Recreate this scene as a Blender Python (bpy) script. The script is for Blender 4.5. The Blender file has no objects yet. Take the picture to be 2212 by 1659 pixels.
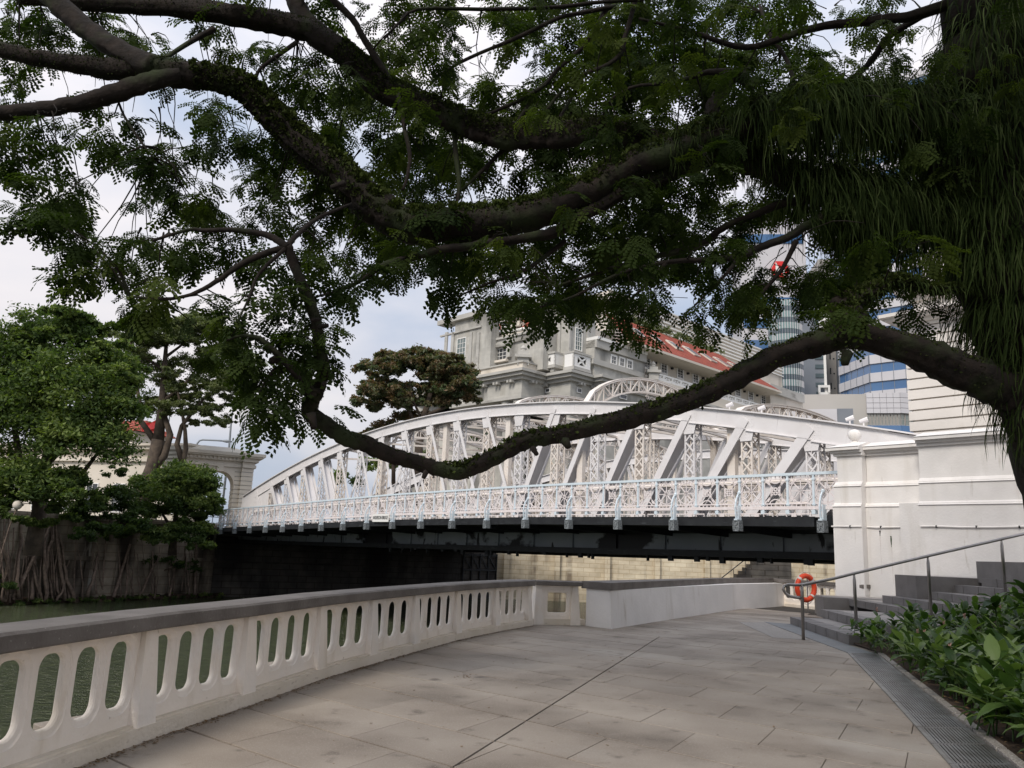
import bpy, math, random
import numpy as np
from mathutils import Vector, Matrix

random.seed(7); rng = np.random.default_rng(7)
sc = bpy.context.scene
col = sc.collection

# ------------------------------------------------------------------ camera
FPX = 1736.0                       # focal length in units of the 2212 px wide photograph
PITCH = math.radians(11.7); ROLL = math.radians(2.5); EYE = 1.3
_U0 = np.array([0, -math.sin(PITCH), math.cos(PITCH)])
FW = np.array([0, math.cos(PITCH), math.sin(PITCH)])
RT = np.array([1, 0, 0.]) * math.cos(ROLL) + _U0 * math.sin(ROLL)
UP = -np.array([1, 0, 0.]) * math.sin(ROLL) + _U0 * math.cos(ROLL)
CAM = np.array([0, 0, EYE])
cd = bpy.data.cameras.new("camera"); cam = bpy.data.objects.new("camera", cd); col.objects.link(cam)
cam.matrix_world = Matrix(((RT[0], UP[0], -FW[0], 0), (RT[1], UP[1], -FW[1], 0), (RT[2], UP[2], -FW[2], EYE), (0, 0, 0, 1)))
cd.sensor_width = 36; cd.lens = FPX * 36 / 2212; cd.clip_start = .05; cd.clip_end = 4000
sc.camera = cam

# ------------------------------------------------------------------ world and sun
SUN_EL, SUN_AZ = math.radians(44), math.radians(-150)      # azimuth from +Y towards +X
world = bpy.data.worlds.new("World"); sc.world = world; world.use_nodes = True
nt = world.node_tree; nt.nodes.clear()
def wn(t, **k):
    n = nt.nodes.new(t)
    for a, b in k.items(): setattr(n, a, b)
    return n
out = wn('ShaderNodeOutputWorld'); bg = wn('ShaderNodeBackground'); sky = wn('ShaderNodeTexSky')
sky.sky_type = 'NISHITA'; sky.sun_disc = False; sky.sun_elevation = SUN_EL; sky.sun_rotation = SUN_AZ
tc = wn('ShaderNodeTexCoord'); mp = wn('ShaderNodeMapping'); mp.inputs['Scale'].default_value = (1, 1, 2.6)
mp.inputs['Location'].default_value = (3.1, 1.7, .4)
n1 = wn('ShaderNodeTexNoise'); n1.inputs['Scale'].default_value = 1.7; n1.inputs['Detail'].default_value = 6; n1.inputs['Roughness'].default_value = .48
n1.inputs['Distortion'].default_value = .4
cr = wn('ShaderNodeValToRGB')
cr.color_ramp.elements[0].position = .40; cr.color_ramp.elements[0].color = (5.0, 5.8, 7.3, 1)
cr.color_ramp.elements[1].position = .62; cr.color_ramp.elements[1].color = (9.6, 9.1, 9.2, 1)
mx = wn('ShaderNodeMixRGB'); mx.inputs[0].default_value = .9
sx = wn('ShaderNodeSeparateXYZ'); ma = wn('ShaderNodeMath', operation='MULTIPLY_ADD'); ma.use_clamp = False
ma.inputs[1].default_value = .75; ma.inputs[2].default_value = .86
mm = wn('ShaderNodeMath', operation='MAXIMUM'); mm.inputs[1].default_value = 0
mul = wn('ShaderNodeVectorMath', operation='SCALE')
L = nt.links.new
L(tc.outputs['Generated'], mp.inputs[0]); L(mp.outputs[0], n1.inputs['Vector']); L(n1.outputs['Fac'], cr.inputs[0])
L(sky.outputs[0], mx.inputs[1]); L(cr.outputs[0], mx.inputs[2])
L(tc.outputs['Generated'], sx.inputs[0]); L(sx.outputs['Z'], mm.inputs[0]); L(mm.outputs[0], ma.inputs[0])
L(mx.outputs[0], mul.inputs[0]); L(ma.outputs[0], mul.inputs['Scale'])
L(mul.outputs[0], bg.inputs[0]); bg.inputs[1].default_value = .070; L(bg.outputs[0], out.inputs[0])

sd = bpy.data.lights.new("sun", 'SUN'); sd.energy = 2.0; sd.angle = math.radians(18); sd.color = (1, .93, .84)
so = bpy.data.objects.new("sun", sd); col.objects.link(so); so.location = (-20, -10, 40)
sv = Vector((math.sin(SUN_AZ) * math.cos(SUN_EL), math.cos(SUN_AZ) * math.cos(SUN_EL), math.sin(SUN_EL)))
so.rotation_euler = (-sv).to_track_quat('-Z', 'Y').to_euler()
sc.view_settings.view_transform = 'Standard'; sc.view_settings.look = 'None'
sc.view_settings.exposure = 0.5; sc.view_settings.gamma = 1; sc.view_settings.use_curve_mapping = False
sc.render.engine = 'CYCLES'

# ------------------------------------------------------------------ geometry helpers
def ray(x, y): return FW + (x - 1106) / FPX * RT - (y - 829.5) / FPX * UP
def at(x, y, Y):
    d = ray(x, y); return CAM + d * (Y / d[1])
def gnd(x, y, z=0):
    d = ray(x, y); return CAM + d * ((z - EYE) / d[2])
def onp(x, y, P, n):
    d = ray(x, y); n = np.array([n[0], n[1], 0.]); return CAM + d * (np.dot(np.array([P[0], P[1], 0]) - CAM, n) / np.dot(d, n))
V3 = lambda *a: np.array(a, float)
def unit(v): v = np.array(v, float); return v / (np.linalg.norm(v) + 1e-12)

class MB:
    def __init__(s): s.v = []; s.f = []
    def add(s, vs, fs):
        k = len(s.v); s.v += [tuple(map(float, p)) for p in vs]; s.f += [tuple(i + k for i in f) for f in fs]; return s
    def box(s, o, ax, ay, az):                         # corner o and three edge vectors
        o, ax, ay, az = map(lambda q: np.array(q, float), (o, ax, ay, az))
        if np.dot(np.cross(ax, ay), az) < 0: o = o + ax; ax = -ax
        P = [o, o + ax, o + ax + ay, o + ay]; P += [p + az for p in P]
        return s.add(P, [(3, 2, 1, 0), (4, 5, 6, 7), (0, 1, 5, 4), (1, 2, 6, 5), (2, 3, 7, 6), (3, 0, 4, 7)])
    def abox(s, x0, x1, y0, y1, z0, z1): return s.box((x0, y0, z0), (x1 - x0, 0, 0), (0, y1 - y0, 0), (0, 0, z1 - z0))
    def bar(s, p, q, w, h, side=None):                 # rectangular bar p-q, width w along `side`, h across
        p, q = np.array(p, float), np.array(q, float); d = unit(q - p)
        side = unit(side) if side is not None else unit(np.cross(d, (0, 0, 1)) if abs(d[2]) < .95 else (1, 0, 0))
        up = unit(np.cross(side, d)); side = np.cross(d, up)
        return s.box(p - side * w / 2 - up * h / 2, q - p, side * w, up * h)
    def tube(s, pts, rad, n=8, cap=True, jit=0.0, r=random):
        pts = [np.array(p, float) for p in pts]
        if not hasattr(rad, '__len__'): rad = [rad] * len(pts)
        base = len(s.v); X = None; ph = [1 + jit * r.uniform(-1, 1) for _ in range(n)]
        for i, p in enumerate(pts):
            t = unit(pts[min(i + 1, len(pts) - 1)] - pts[max(i - 1, 0)])
            if X is None: X = unit(np.cross(t, (0.13, .3, .94) if abs(t[2]) < .9 else (1, 0, 0)))
            else: X = unit(X - t * np.dot(X, t))
            Yv = np.cross(t, X)
            if jit: ph = [min(1.25, max(.8, a + jit * .6 * r.uniform(-1, 1))) for a in ph]
            for k in range(n):
                a = 2 * math.pi * k / n; s.v.append(tuple(p + (X * math.cos(a) + Yv * math.sin(a)) * rad[i] * ph[k]))
        for i in range(len(pts) - 1):
            for k in range(n):
                a = base + i * n + k; b = base + i * n + (k + 1) % n; s.f.append((a, b, b + n, a + n))
        if cap:
            s.f.append(tuple(base + k for k in reversed(range(n)))); e = base + (len(pts) - 1) * n; s.f.append(tuple(e + k for k in range(n)))
        return s
    def prism(s, poly, z0, z1):                        # xy polygon (ccw)
        n = len(poly); z = (lambda z, i: z[i] if hasattr(z, '__len__') else z)
        P = [(p[0], p[1], z(z0, i)) for i, p in enumerate(poly)] + [(p[0], p[1], z(z1, i)) for i, p in enumerate(poly)]
        A = sum(poly[i][0] * poly[(i + 1) % n][1] - poly[(i + 1) % n][0] * poly[i][1] for i in range(n))
        F = [tuple(reversed(range(n))), tuple(range(n, 2 * n))] + [(i, (i + 1) % n, (i + 1) % n + n, i + n) for i in range(n)]
        if A < 0: F = [tuple(reversed(f)) for f in F]
        return s.add(P, F)
    def lathe(s, c, prof, n=16):
        c = np.array(c, float); base = len(s.v)
        for (r_, z) in prof:
            for k in range(n): a = 2 * math.pi * k / n; s.v.append((c[0] + r_ * math.cos(a), c[1] + r_ * math.sin(a), c[2] + z))
        for i in range(len(prof) - 1):
            for k in range(n):
                a = base + i * n + k; b = base + i * n + (k + 1) % n; s.f.append((a, b, b + n, a + n))
        s.f.append(tuple(base + k for k in reversed(range(n)))); e = base + (len(prof) - 1) * n; s.f.append(tuple(e + k for k in range(n)))
        return s
    def mesh(s, name, m, smooth=False):
        me = bpy.data.meshes.new(name); me.from_pydata(s.v, [], s.f); me.update()
        if m: me.materials.append(m)
        if smooth: me.polygons.foreach_set('use_smooth', [True] * len(me.polygons))
        return me
    def build(s, name, m, parent=None, smooth=False, kind=None, label=None):
        o = link(name, s.mesh(name, m, smooth), parent)
        if kind: o['kind'] = kind
        if label: o['label'] = label
        return o

def link(name, me, parent=None, loc=None, rot=None, scale=None):
    o = bpy.data.objects.new(name, me); col.objects.link(o)
    if loc is not None: o.location = tuple(loc)
    if rot is not None: o.rotation_euler = rot
    if scale is not None: o.scale = scale
    if parent is not None:
        o.parent = parent
        if parent.type == 'EMPTY' and not parent.get('_local'): o.matrix_parent_inverse = Matrix.Translation(-Vector(parent.location))
    return o
def tag(o, label, cat, group=None):
    o['label'] = label; o['category'] = cat
    if group: o['group'] = group
    return o
def thing(name, loc, label, cat, group=None):
    o = bpy.data.objects.new(name, None); col.objects.link(o); o.location = tuple(map(float, loc)); o.empty_display_size = .3
    return tag(o, label, cat, group)
def struct(o): o['kind'] = 'structure'; return o
def np_mesh(name, Vv, Q, m, tint=None):
    """vertices (n,3), faces (m,k) all the same k"""
    me = bpy.data.meshes.new(name); n, k = len(Vv), Q.shape[1]
    me.vertices.add(n); me.vertices.foreach_set('co', np.ascontiguousarray(Vv, dtype=np.float32).ravel())
    me.loops.add(len(Q) * k); me.loops.foreach_set('vertex_index', np.ascontiguousarray(Q, dtype=np.int32).ravel())
    me.polygons.add(len(Q)); me.polygons.foreach_set('loop_start', np.arange(0, len(Q) * k, k, dtype=np.int32))
    try: me.polygons.foreach_set('loop_total', np.full(len(Q), k, dtype=np.int32))
    except Exception: pass
    if tint is not None:
        a = me.attributes.new('tint', 'FLOAT', 'POINT'); a.data.foreach_set('value', np.asarray(tint, dtype=np.float32))
    me.update(calc_edges=True); me.validate()
    if m: me.materials.append(m)
    return me

# ------------------------------------------------------------------ materials
def srgb(r, g, b): return tuple(((c / 255) / 12.92 if c / 255 <= .04045 else ((c / 255 + .055) / 1.055) ** 2.4) for c in (r, g, b)) + (1,)
def mat(name, c1, c2=None, scale=3., rough=.8, metal=0., bump=0., bscale=40., stretch=(1, 1, 1), stain=None, spec=.35, coord='P', speck=None):
    """stain = (colour, scale xyz, threshold lo, hi); speck = (colour, scale, lo, hi)"""
    m = bpy.data.materials.new(name); m.use_nodes = True; N = m.node_tree.nodes; K = m.node_tree.links.new
    b = N['Principled BSDF']; b.inputs['Roughness'].default_value = rough; b.inputs['Metallic'].default_value = metal
    b.inputs['Specular IOR Level'].default_value = spec
    c1 = tuple(c1) + (1,) * (4 - len(c1)); c2 = tuple(c2) + (1,) * (4 - len(c2)) if c2 else c1
    g = N.new('ShaderNodeNewGeometry'); src = g.outputs['Position']
    def noise(sc_, st=(1, 1, 1), det=5):
        q = N.new('ShaderNodeMapping'); q.inputs['Scale'].default_value = st; K(src, q.inputs[0])
        n = N.new('ShaderNodeTexNoise'); n.inputs['Scale'].default_value = sc_; n.inputs['Detail'].default_value = det; K(q.outputs[0], n.inputs['Vector']); return n
    n = noise(scale, stretch)
    r = N.new('ShaderNodeMapRange'); r.inputs[1].default_value = .35; r.inputs[2].default_value = .65; K(n.outputs['Fac'], r.inputs[0])
    x = N.new('ShaderNodeMixRGB'); x.inputs[1].default_value = c1; x.inputs[2].default_value = c2; K(r.outputs[0], x.inputs[0]); o = x.outputs[0]
    for st in ([stain] if stain and not isinstance(stain, list) else (stain or [])):
        n2 = noise(1, st[1], 6); r2 = N.new('ShaderNodeMapRange'); r2.inputs[1].default_value = st[2]; r2.inputs[2].default_value = st[3]; K(n2.outputs['Fac'], r2.inputs[0])
        x2 = N.new('ShaderNodeMixRGB'); K(r2.outputs[0], x2.inputs[0]); K(o, x2.inputs[1]); x2.inputs[2].default_value = tuple(st[0][:3]) + (1,); o = x2.outputs[0]
    if speck:
        n3 = noise(speck[1], (1, 1, 1), 2); r3 = N.new('ShaderNodeMapRange'); r3.inputs[1].default_value = speck[2]; r3.inputs[2].default_value = speck[3]; K(n3.outputs['Fac'], r3.inputs[0])
        x3 = N.new('ShaderNodeMixRGB'); K(r3.outputs[0], x3.inputs[0]); K(o, x3.inputs[1]); x3.inputs[2].default_value = tuple(speck[0][:3]) + (1,); o = x3.outputs[0]
    if coord == 'O':                                   # each copy slightly lighter or darker
        oi = N.new('ShaderNodeObjectInfo'); r4 = N.new('ShaderNodeMapRange'); r4.inputs[3].default_value = .92; r4.inputs[4].default_value = 1.08; K(oi.outputs['Random'], r4.inputs[0])
        vm = N.new('ShaderNodeVectorMath'); vm.operation = 'SCALE'; K(o, vm.inputs[0]); K(r4.outputs[0], vm.inputs['Scale']); o = vm.outputs[0]
    K(o, b.inputs['Base Color'])
    if bump:
        n4 = noise(bscale, stretch, 4); bp = N.new('ShaderNodeBump'); bp.inputs['Strength'].default_value = bump; bp.inputs['Distance'].default_value = .02
        K(n4.outputs['Fac'], bp.inputs['Height']); K(bp.outputs[0], b.inputs['Normal'])
    return m
def leafmat(name, cols, trans=.35, rough=.5, spec=.3):
    m = bpy.data.materials.new(name); m.use_nodes = True; N = m.node_tree.nodes; K = m.node_tree.links.new
    b = N['Principled BSDF']; b.inputs['Roughness'].default_value = rough; b.inputs['Specular IOR Level'].default_value = spec
    a = N.new('ShaderNodeAttribute'); a.attribute_name = 'tint'; r = N.new('ShaderNodeValToRGB')
    while len(r.color_ramp.elements) < len(cols): r.color_ramp.elements.new(.5)
    for i, c in enumerate(cols): r.color_ramp.elements[i].position = i / (len(cols) - 1); r.color_ramp.elements[i].color = tuple(c) + (1,)
    K(a.outputs['Fac'], r.inputs[0]); K(r.outputs[0], b.inputs['Base Color'])
    t = N.new('ShaderNodeBsdfTranslucent'); v = N.new('ShaderNodeVectorMath'); v.operation = 'MULTIPLY'; v.inputs[1].default_value = (1.5, 1.7, .6)
    K(r.outputs[0], v.inputs[0]); K(v.outputs[0], t.inputs[0]); x = N.new('ShaderNodeMixShader'); x.inputs[0].default_value = trans
    K(b.outputs[0], x.inputs[1]); K(t.outputs[0], x.inputs[2]); K(x.outputs[0], N['Material Output'].inputs[0]); return m
def blockmat(name, c1, c2, joint, w, h, stain=None, ax='Z', rot=0., jw=.02, bump=.5, rough=.85, scale=1.2):
    """masonry seen from far: brick texture on (distance along `rot` direction, height)"""
    m = mat(name, c1, c2, scale=scale, rough=rough, stain=stain); N = m.node_tree.nodes; K = m.node_tree.links.new; b = N['Principled BSDF']
    old = b.inputs['Base Color'].links[0].from_socket
    g = N.new('ShaderNodeNewGeometry'); mp = N.new('ShaderNodeMapping'); mp.inputs['Rotation'].default_value = (0, 0, rot); K(g.outputs['Position'], mp.inputs[0])
    s = N.new('ShaderNodeSeparateXYZ'); c = N.new('ShaderNodeCombineXYZ'); K(mp.outputs[0], s.inputs[0]); K(s.outputs['X'], c.inputs[0]); K(s.outputs[ax], c.inputs[1])
    t = N.new('ShaderNodeTexBrick'); t.inputs['Scale'].default_value = 1; t.inputs['Brick Width'].default_value = w; t.inputs['Row Height'].default_value = h
    t.inputs['Mortar Size'].default_value = jw; t.inputs['Color1'].default_value = (1, 1, 1, 1); t.inputs['Color2'].default_value = (.86, .86, .86, 1); t.inputs['Mortar'].default_value = tuple(joint) + (1,)
    K(c.outputs[0], t.inputs['Vector']); x = N.new('ShaderNodeMixRGB'); x.blend_type = 'MULTIPLY'; x.inputs[0].default_value = 1; K(old, x.inputs[1]); K(t.outputs['Color'], x.inputs[2])
    K(x.outputs[0], b.inputs['Base Color'])
    bp = N.new('ShaderNodeBump'); bp.inputs['Strength'].default_value = bump; bp.inputs['Distance'].default_value = .03; bp.invert = True; K(t.outputs['Fac'], bp.inputs['Height']); K(bp.outputs[0], b.inputs['Normal'])
    return m

M = {}
M['white'] = mat('white_painted_plaster', (.80, .77, .74), (.74, .71, .68), 2.2, .7, bump=.25, bscale=18, stain=[((.58, .54, .48), (2.5, 2.5, .35), .56, .80), ((.42, .37, .30), (7, 7, 1.2), .66, .82), ((.70, .68, .66), (.6, .6, .6), .5, .7)])
M['parapet'] = mat('parapet_paint', (.87, .79, .70), (.82, .74, .65), 1.6, .65, bump=.35, bscale=26, stain=[((.66, .57, .45), (5, 5, 1.0), .56, .82), ((.35, .27, .18), (14, 14, 14), .69, .8), ((.78, .74, .70), (1.5, 1.5, 1.5), .5, .75)])
M['kerb'] = mat('parapet_kerb', (.76, .68, .58), (.68, .60, .49), 2.5, .85, bump=.4, bscale=30, stain=((.30, .22, .14), (9, 9, 26), .62, .85))
M['cap'] = mat('parapet_cap', (.105, .092, .082), (.165, .148, .135), 3, .6, bump=.3, bscale=35, speck=((.33, .31, .29), 60, .66, .8))
M['tile'] = mat('granite_tile', (.235, .194, .156), (.345, .298, .248), .8, .62, bump=.12, bscale=220, coord='O', stain=[((.135, .108, .082), (.9, .9, .9), .50, .74), ((.40, .37, .33), (.5, .5, .5), .58, .8), ((.09, .07, .052), (3.6, 3.6, 3.6), .62, .76)], speck=((.42, .38, .33), 170, .58, .70))
M['joint'] = mat('paving_bed', (.045, .038, .032), (.07, .06, .05), 8, .9)
M['paving_far'] = mat('promenade_ground', (.27, .25, .23), (.31, .285, .26), 1.3, .8)
M['drain'] = mat('drain_metal', (.30, .30, .30), (.20, .19, .18), 5, .42, metal=.7, bump=.2)
M['dark'] = mat('drain_pit', (.03, .027, .024), None, 5, .9)
M['strip'] = mat('grey_strip', (.16, .17, .175), (.21, .215, .215), 3, .6, speck=((.3, .3, .3), 90, .6, .7))
M['pebble'] = mat('pebble_wash', (.33, .30, .27), (.25, .23, .21), 40, .8, bump=.7, bscale=60, speck=((.52, .49, .45), 60, .56, .62))
M['step'] = mat('step_granite', (.145, .135, .130), (.19, .178, .172), 3, .55, bump=.2, bscale=120, coord='O', speck=((.22, .21, .21), 130, .6, .7), stain=((.5, .49, .46), (6, 6, 1.2), .76, .84))
M['tread'] = mat('step_tread', (.25, .23, .215), (.31, .285, .265), 2, .6, speck=((.35, .33, .31), 110, .6, .7))
M['steel'] = mat('stainless_steel', (.42, .39, .37), (.34, .32, .30), 6, .32, metal=.9)
M['truss'] = mat('bridge_white_steel', (.74, .72, .72), (.69, .665, .66), 1.5, .5, stain=((.55, .46, .38), (2, 2, 5), .68, .86))
M['truss_in'] = mat('bridge_inner_steel', (.78, .72, .66), (.70, .63, .56), 1.5, .55, stain=((.5, .38, .27), (4, 4, 4), .64, .8))  # white steel again, warm tone of the shadowed inside put in its colour
M['panel'] = mat('railing_panel_paint', (.80, .74, .73), (.72, .65, .64), 6, .55)
M['blue'] = mat('railing_pale_blue', (.60, .69, .75), (.66, .74, .79), 6, .5)
M['boxgrey'] = mat('bracket_box_grey', (.10, .115, .125), (.26, .28, .29), 22, .6, bump=.6, bscale=30)
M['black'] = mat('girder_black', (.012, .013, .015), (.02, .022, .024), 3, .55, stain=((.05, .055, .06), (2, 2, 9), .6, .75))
M['web'] = mat('girder_web', (.20, .22, .24), (.25, .27, .285), .5, .5, stain=[((.010, .010, .012), (.30, .30, .5), .56, .59), ((.010, .010, .012), (2.4, 2.4, .8), .62, .66)])
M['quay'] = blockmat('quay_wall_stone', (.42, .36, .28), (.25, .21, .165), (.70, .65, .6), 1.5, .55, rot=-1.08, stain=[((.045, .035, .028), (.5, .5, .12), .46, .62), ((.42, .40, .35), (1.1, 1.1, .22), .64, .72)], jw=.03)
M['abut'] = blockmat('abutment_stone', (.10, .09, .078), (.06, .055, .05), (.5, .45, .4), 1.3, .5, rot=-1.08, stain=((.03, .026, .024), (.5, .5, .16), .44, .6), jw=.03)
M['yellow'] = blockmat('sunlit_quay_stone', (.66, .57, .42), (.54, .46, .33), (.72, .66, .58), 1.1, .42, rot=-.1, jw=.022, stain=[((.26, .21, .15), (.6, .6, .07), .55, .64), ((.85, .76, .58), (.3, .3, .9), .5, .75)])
M['stone'] = blockmat('hotel_granite', (.52, .505, .46), (.43, .42, .385), (.86, .85, .83), 2.4, .9, rot=-.79, stain=[((.20, .195, .18), (.35, .35, .12), .50, .66)], jw=.012, bump=.15)
M['stone2'] = mat('hotel_cornice', (.48, .465, .43), (.40, .39, .36), .4, .8, stain=((.19, .18, .16), (.3, .3, 1.2), .56, .72))
M['cream'] = mat('cream_render', (.68, .62, .54), (.60, .55, .47), .3, .8, stain=((.45, .40, .33), (.5, .5, .2), .6, .8))
M['rusticated'] = mat('rusticated_render', (.69, .65, .605), (.63, .595, .55), .8, .75, bump=.15, bscale=12, stain=((.47, .43, .38), (1.2, 1.2, .35), .62, .82))
M['roof'] = blockmat('red_roof_tiles', (.40, .095, .055), (.31, .07, .045), (.45, .4, .4), .45, .35, rot=-.79, ax='Z', jw=.05, bump=.6)
M['frame'] = mat('window_frame_white', (.8, .79, .76), None, 3, .5)
M['glassw'] = mat('window_glass', (.10, .13, .13), (.16, .20, .19), .6, .12, spec=.8)
M['glassd'] = mat('dark_window_glass', (.03, .035, .04), (.06, .065, .07), .6, .12, spec=.8)
M['blueglass'] = mat('blue_tower_glass', (.055, .13, .27), (.07, .16, .32), .12, .1, spec=.9)
M['teal'] = mat('teal_tower_glass', (.12, .19, .19), (.17, .26, .25), .1, .15, spec=.8)
M['tealdark'] = mat('teal_dark_glass', (.03, .055, .065), (.05, .08, .09), .1, .15, spec=.8)
M['panelw'] = mat('tower_cladding', (.56, .55, .57), (.52, .51, .53), .2, .55)
M['greyt'] = mat('grey_tower_cladding', (.17, .19, .22), (.21, .225, .25), .2, .45)
M['beige'] = mat('beige_tower', (.42, .40, .37), (.38, .36, .34), .2, .7)
M['red'] = mat('red_paint', (.65, .03, .03), None, 3, .5)
M['orange'] = mat('lifebuoy_orange', (.72, .075, .025), (.62, .06, .02), 9, .5)
M['rope'] = mat('lifebuoy_bands', (.6, .55, .5), None, 5, .7)
M['bark'] = mat('rain_tree_bark', (.024, .017, .013), (.012, .009, .007), 7, .95, bump=1.0, bscale=14, stretch=(1, 1, 1.), stain=((.028, .036, .014), (2.2, 2.2, 2.2), .52, .66))
M['bark2'] = mat('far_tree_bark', (.11, .085, .065), (.06, .047, .038), 3, .95)
M['root'] = mat('aerial_root_bark', (.24, .18, .14), (.13, .095, .075), 5, .9)
M['soil'] = mat('planting_bed_soil', (.045, .03, .022), (.09, .06, .04), 14, 1, bump=1, bscale=30)
M['earth'] = mat('far_bank_ground', (.12, .12, .08), (.2, .18, .15), .1, .95)
M['mud'] = mat('river_bed', (.05, .045, .03), None, 1, .9)
M['post'] = mat('lamp_post_grey', (.22, .24, .26), None, 3, .5)
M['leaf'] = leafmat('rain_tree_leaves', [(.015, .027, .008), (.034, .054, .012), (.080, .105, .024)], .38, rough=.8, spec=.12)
M['fern'] = leafmat('strap_fern', [(.012, .022, .006), (.040, .062, .016), (.11, .14, .055)], .2, rough=.85, spec=.1)
M['creep'] = leafmat('creeper_leaf', [(.014, .020, .007), (.032, .042, .012), (.075, .10, .025)], .1, rough=.85, spec=.1)
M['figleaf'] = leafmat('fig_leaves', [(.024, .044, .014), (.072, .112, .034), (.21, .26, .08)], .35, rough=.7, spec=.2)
M['olive'] = leafmat('olive_leaves', [(.05, .07, .03), (.10, .125, .05), (.17, .19, .085)], .3)
M['rust'] = leafmat('rusty_leaves', [(.045, .072, .036), (.090, .115, .055), (.17, .105, .060)], .25)
M['bedleaf'] = leafmat('bed_plant_leaf', [(.028, .060, .016), (.065, .120, .030), (.16, .23, .075)], .3, rough=.4, spec=.4)
M['water'] = None
# ================================================================== SETTING: river, banks
WATER_Z, FAR_Z = -3.2, 2.0
m = bpy.data.materials.new('river_water'); m.use_nodes = True; N = m.node_tree.nodes; K = m.node_tree.links.new; b = N['Principled BSDF']
b.inputs['Base Color'].default_value = (.045, .055, .016, 1); b.inputs['Roughness'].default_value = .06; b.inputs['IOR'].default_value = 1.42
g = N.new('ShaderNodeNewGeometry'); mp = N.new('ShaderNodeMapping'); mp.inputs['Rotation'].default_value = (0, 0, .5); mp.inputs['Scale'].default_value = (1, 2.3, 1); K(g.outputs['Position'], mp.inputs[0])
na = N.new('ShaderNodeTexNoise'); na.inputs['Scale'].default_value = 2.6; na.inputs['Detail'].default_value = 5; na.inputs['Roughness'].default_value = .6; K(mp.outputs[0], na.inputs['Vector'])
bp = N.new('ShaderNodeBump'); bp.inputs['Strength'].default_value = 1; bp.inputs['Distance'].default_value = .5; K(na.outputs['Fac'], bp.inputs['Height']); rw = N.new('ShaderNodeValToRGB'); rw.color_ramp.elements[0].position = .42; rw.color_ramp.elements[0].color = (.030, .042, .012, 1); rw.color_ramp.elements[1].position = .66; rw.color_ramp.elements[1].color = (.085, .10, .04, 1); K(na.outputs['Fac'], rw.inputs[0]); K(rw.outputs[0], b.inputs['Base Color']); K(bp.outputs[0], b.inputs['Normal'])  # lighter crest colour stands in for glints on the ripples
M['water'] = m
o = MB().add([(-900, -300, WATER_Z), (900, -300, WATER_Z), (900, 1500, WATER_Z), (-900, 1500, WATER_Z)], [(0, 1, 2, 3)]).build('river_water', m); struct(o)
o = MB().add([(-2500, -2500, WATER_Z - 2.5), (2500, -2500, WATER_Z - 2.5), (2500, 2500, WATER_Z - 2.5), (-2500, 2500, WATER_Z - 2.5)], [(0, 1, 2, 3)]).build('river_bed_ground', M['mud']); struct(o)

# line of the left parapet on the ground, from pixels of its foot
PAR = [gnd(*q)[:2] for q in [(310, 1603), (535, 1526), (694, 1468), (807, 1434), (900, 1408), (991, 1383), (1075, 1365.5), (1148, 1352.5)]]
v0 = unit(PAR[0] - PAR[1]); c_, s_ = math.cos(-.05), math.sin(-.05)
ext = []; p_ = PAR[0]
pe = gnd(0, 1369, .80)[:2] + np.array([-.045, 0]); ve = unit(pe - np.array([-2.34, 4.88]))
p_ = p_ + unit(pe - p_) * 1.40; ext.append(p_); v0 = unit(unit(pe - PAR[0]) + np.array([.12, 0])); p_ = p_ + v0 * 1.4; ext.append(p_); v0 = unit(v0 + np.array([.12, 0])); p_ = p_ + v0 * 1.4; ext.append(p_)
PAR = ext[::-1] + PAR
CORN = gnd(1154, 1351)[:2]; W1 = gnd(1265, 1353)[:2]
SOL = [gnd(*q)[:2] for q in [(1321, 1360), (1437.6, 1340.6), (1515, 1329), (1593, 1317), (1698, 1308.8)]]

# bridge frame
B0 = at(516, 1097, 57.8); B16 = at(1598, 1030, 26.2)
bd = unit((B16 - B0)[:2]); bn = np.array([-bd[1], bd[0]]); bn = bn if bn[1] > 0 else -bn
BAY = np.linalg.norm((B16 - B0)[:2]) / 16
def BP(t, o, z): return np.array([B0[0] + bd[0] * t + bn[0] * o, B0[1] + bd[1] * t + bn[1] * o, z])
def BT(x, y, o=0):                                    # pixel -> (t, z) on the vertical plane at offset o
    P = onp(x, y, BP(0, o, 0)[:2], bn); return float(np.dot((P - B0)[:2], bd)), float(P[2])
TP = BT(1812, 1015, -.3)[0]                           # where the pier starts

# near bank: promenade slab (paving bed) with its river wall
p_end = BP(TP, -.3, 0)[:2]
near = [p - unit(np.array([1, .15])) * .06 for p in PAR[:1]] + PAR[1:] + [CORN, W1] + SOL + [np.array([9.6, 26.6]), p_end + bn * 1.5, p_end + bn * 60, np.array([140., 60]), np.array([140., -60]), np.array([-2., -60])]
o = MB().prism(near, WATER_Z - 2.4, -.004).build('promenade_ground', M['joint']); struct(o)

q0 = gnd(0, 1305, WATER_Z)[:2]; q1 = gnd(406, 1290, WATER_Z)[:2]; qd = unit(q1 - q0)
def qxcol(x, P, D):                                   # point along P+D*t whose column is x (at eye level)
    r_ = ray(x, 1190)[:2]; A = np.array([D, -r_]).T; return P + D * np.linalg.solve(A, -P)[0]
q2 = at(1067, 1190, 78.5)[:2]; y1 = np.array([62., 81.]); qd2 = unit(q2 - (q1 + qd * 2)); nq2 = np.array([qd2[1], -qd2[0]])
far = [np.array([-600., -300.]), q0 - qd * 75, q0, q1, q1 + qd * 2, q2, q2 + np.array([.6, .1]), y1, np.array([220., q2[1] + 10]), np.array([900., 200.]), np.array([900., 1500.]), np.array([-900., 1500.])]
far[0] = np.array([-900., (q0 - qd * 75)[1]])
o = MB().prism(far, WATER_Z - 2.4, FAR_Z).build('far_bank_ground', M['earth']); struct(o)

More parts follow.
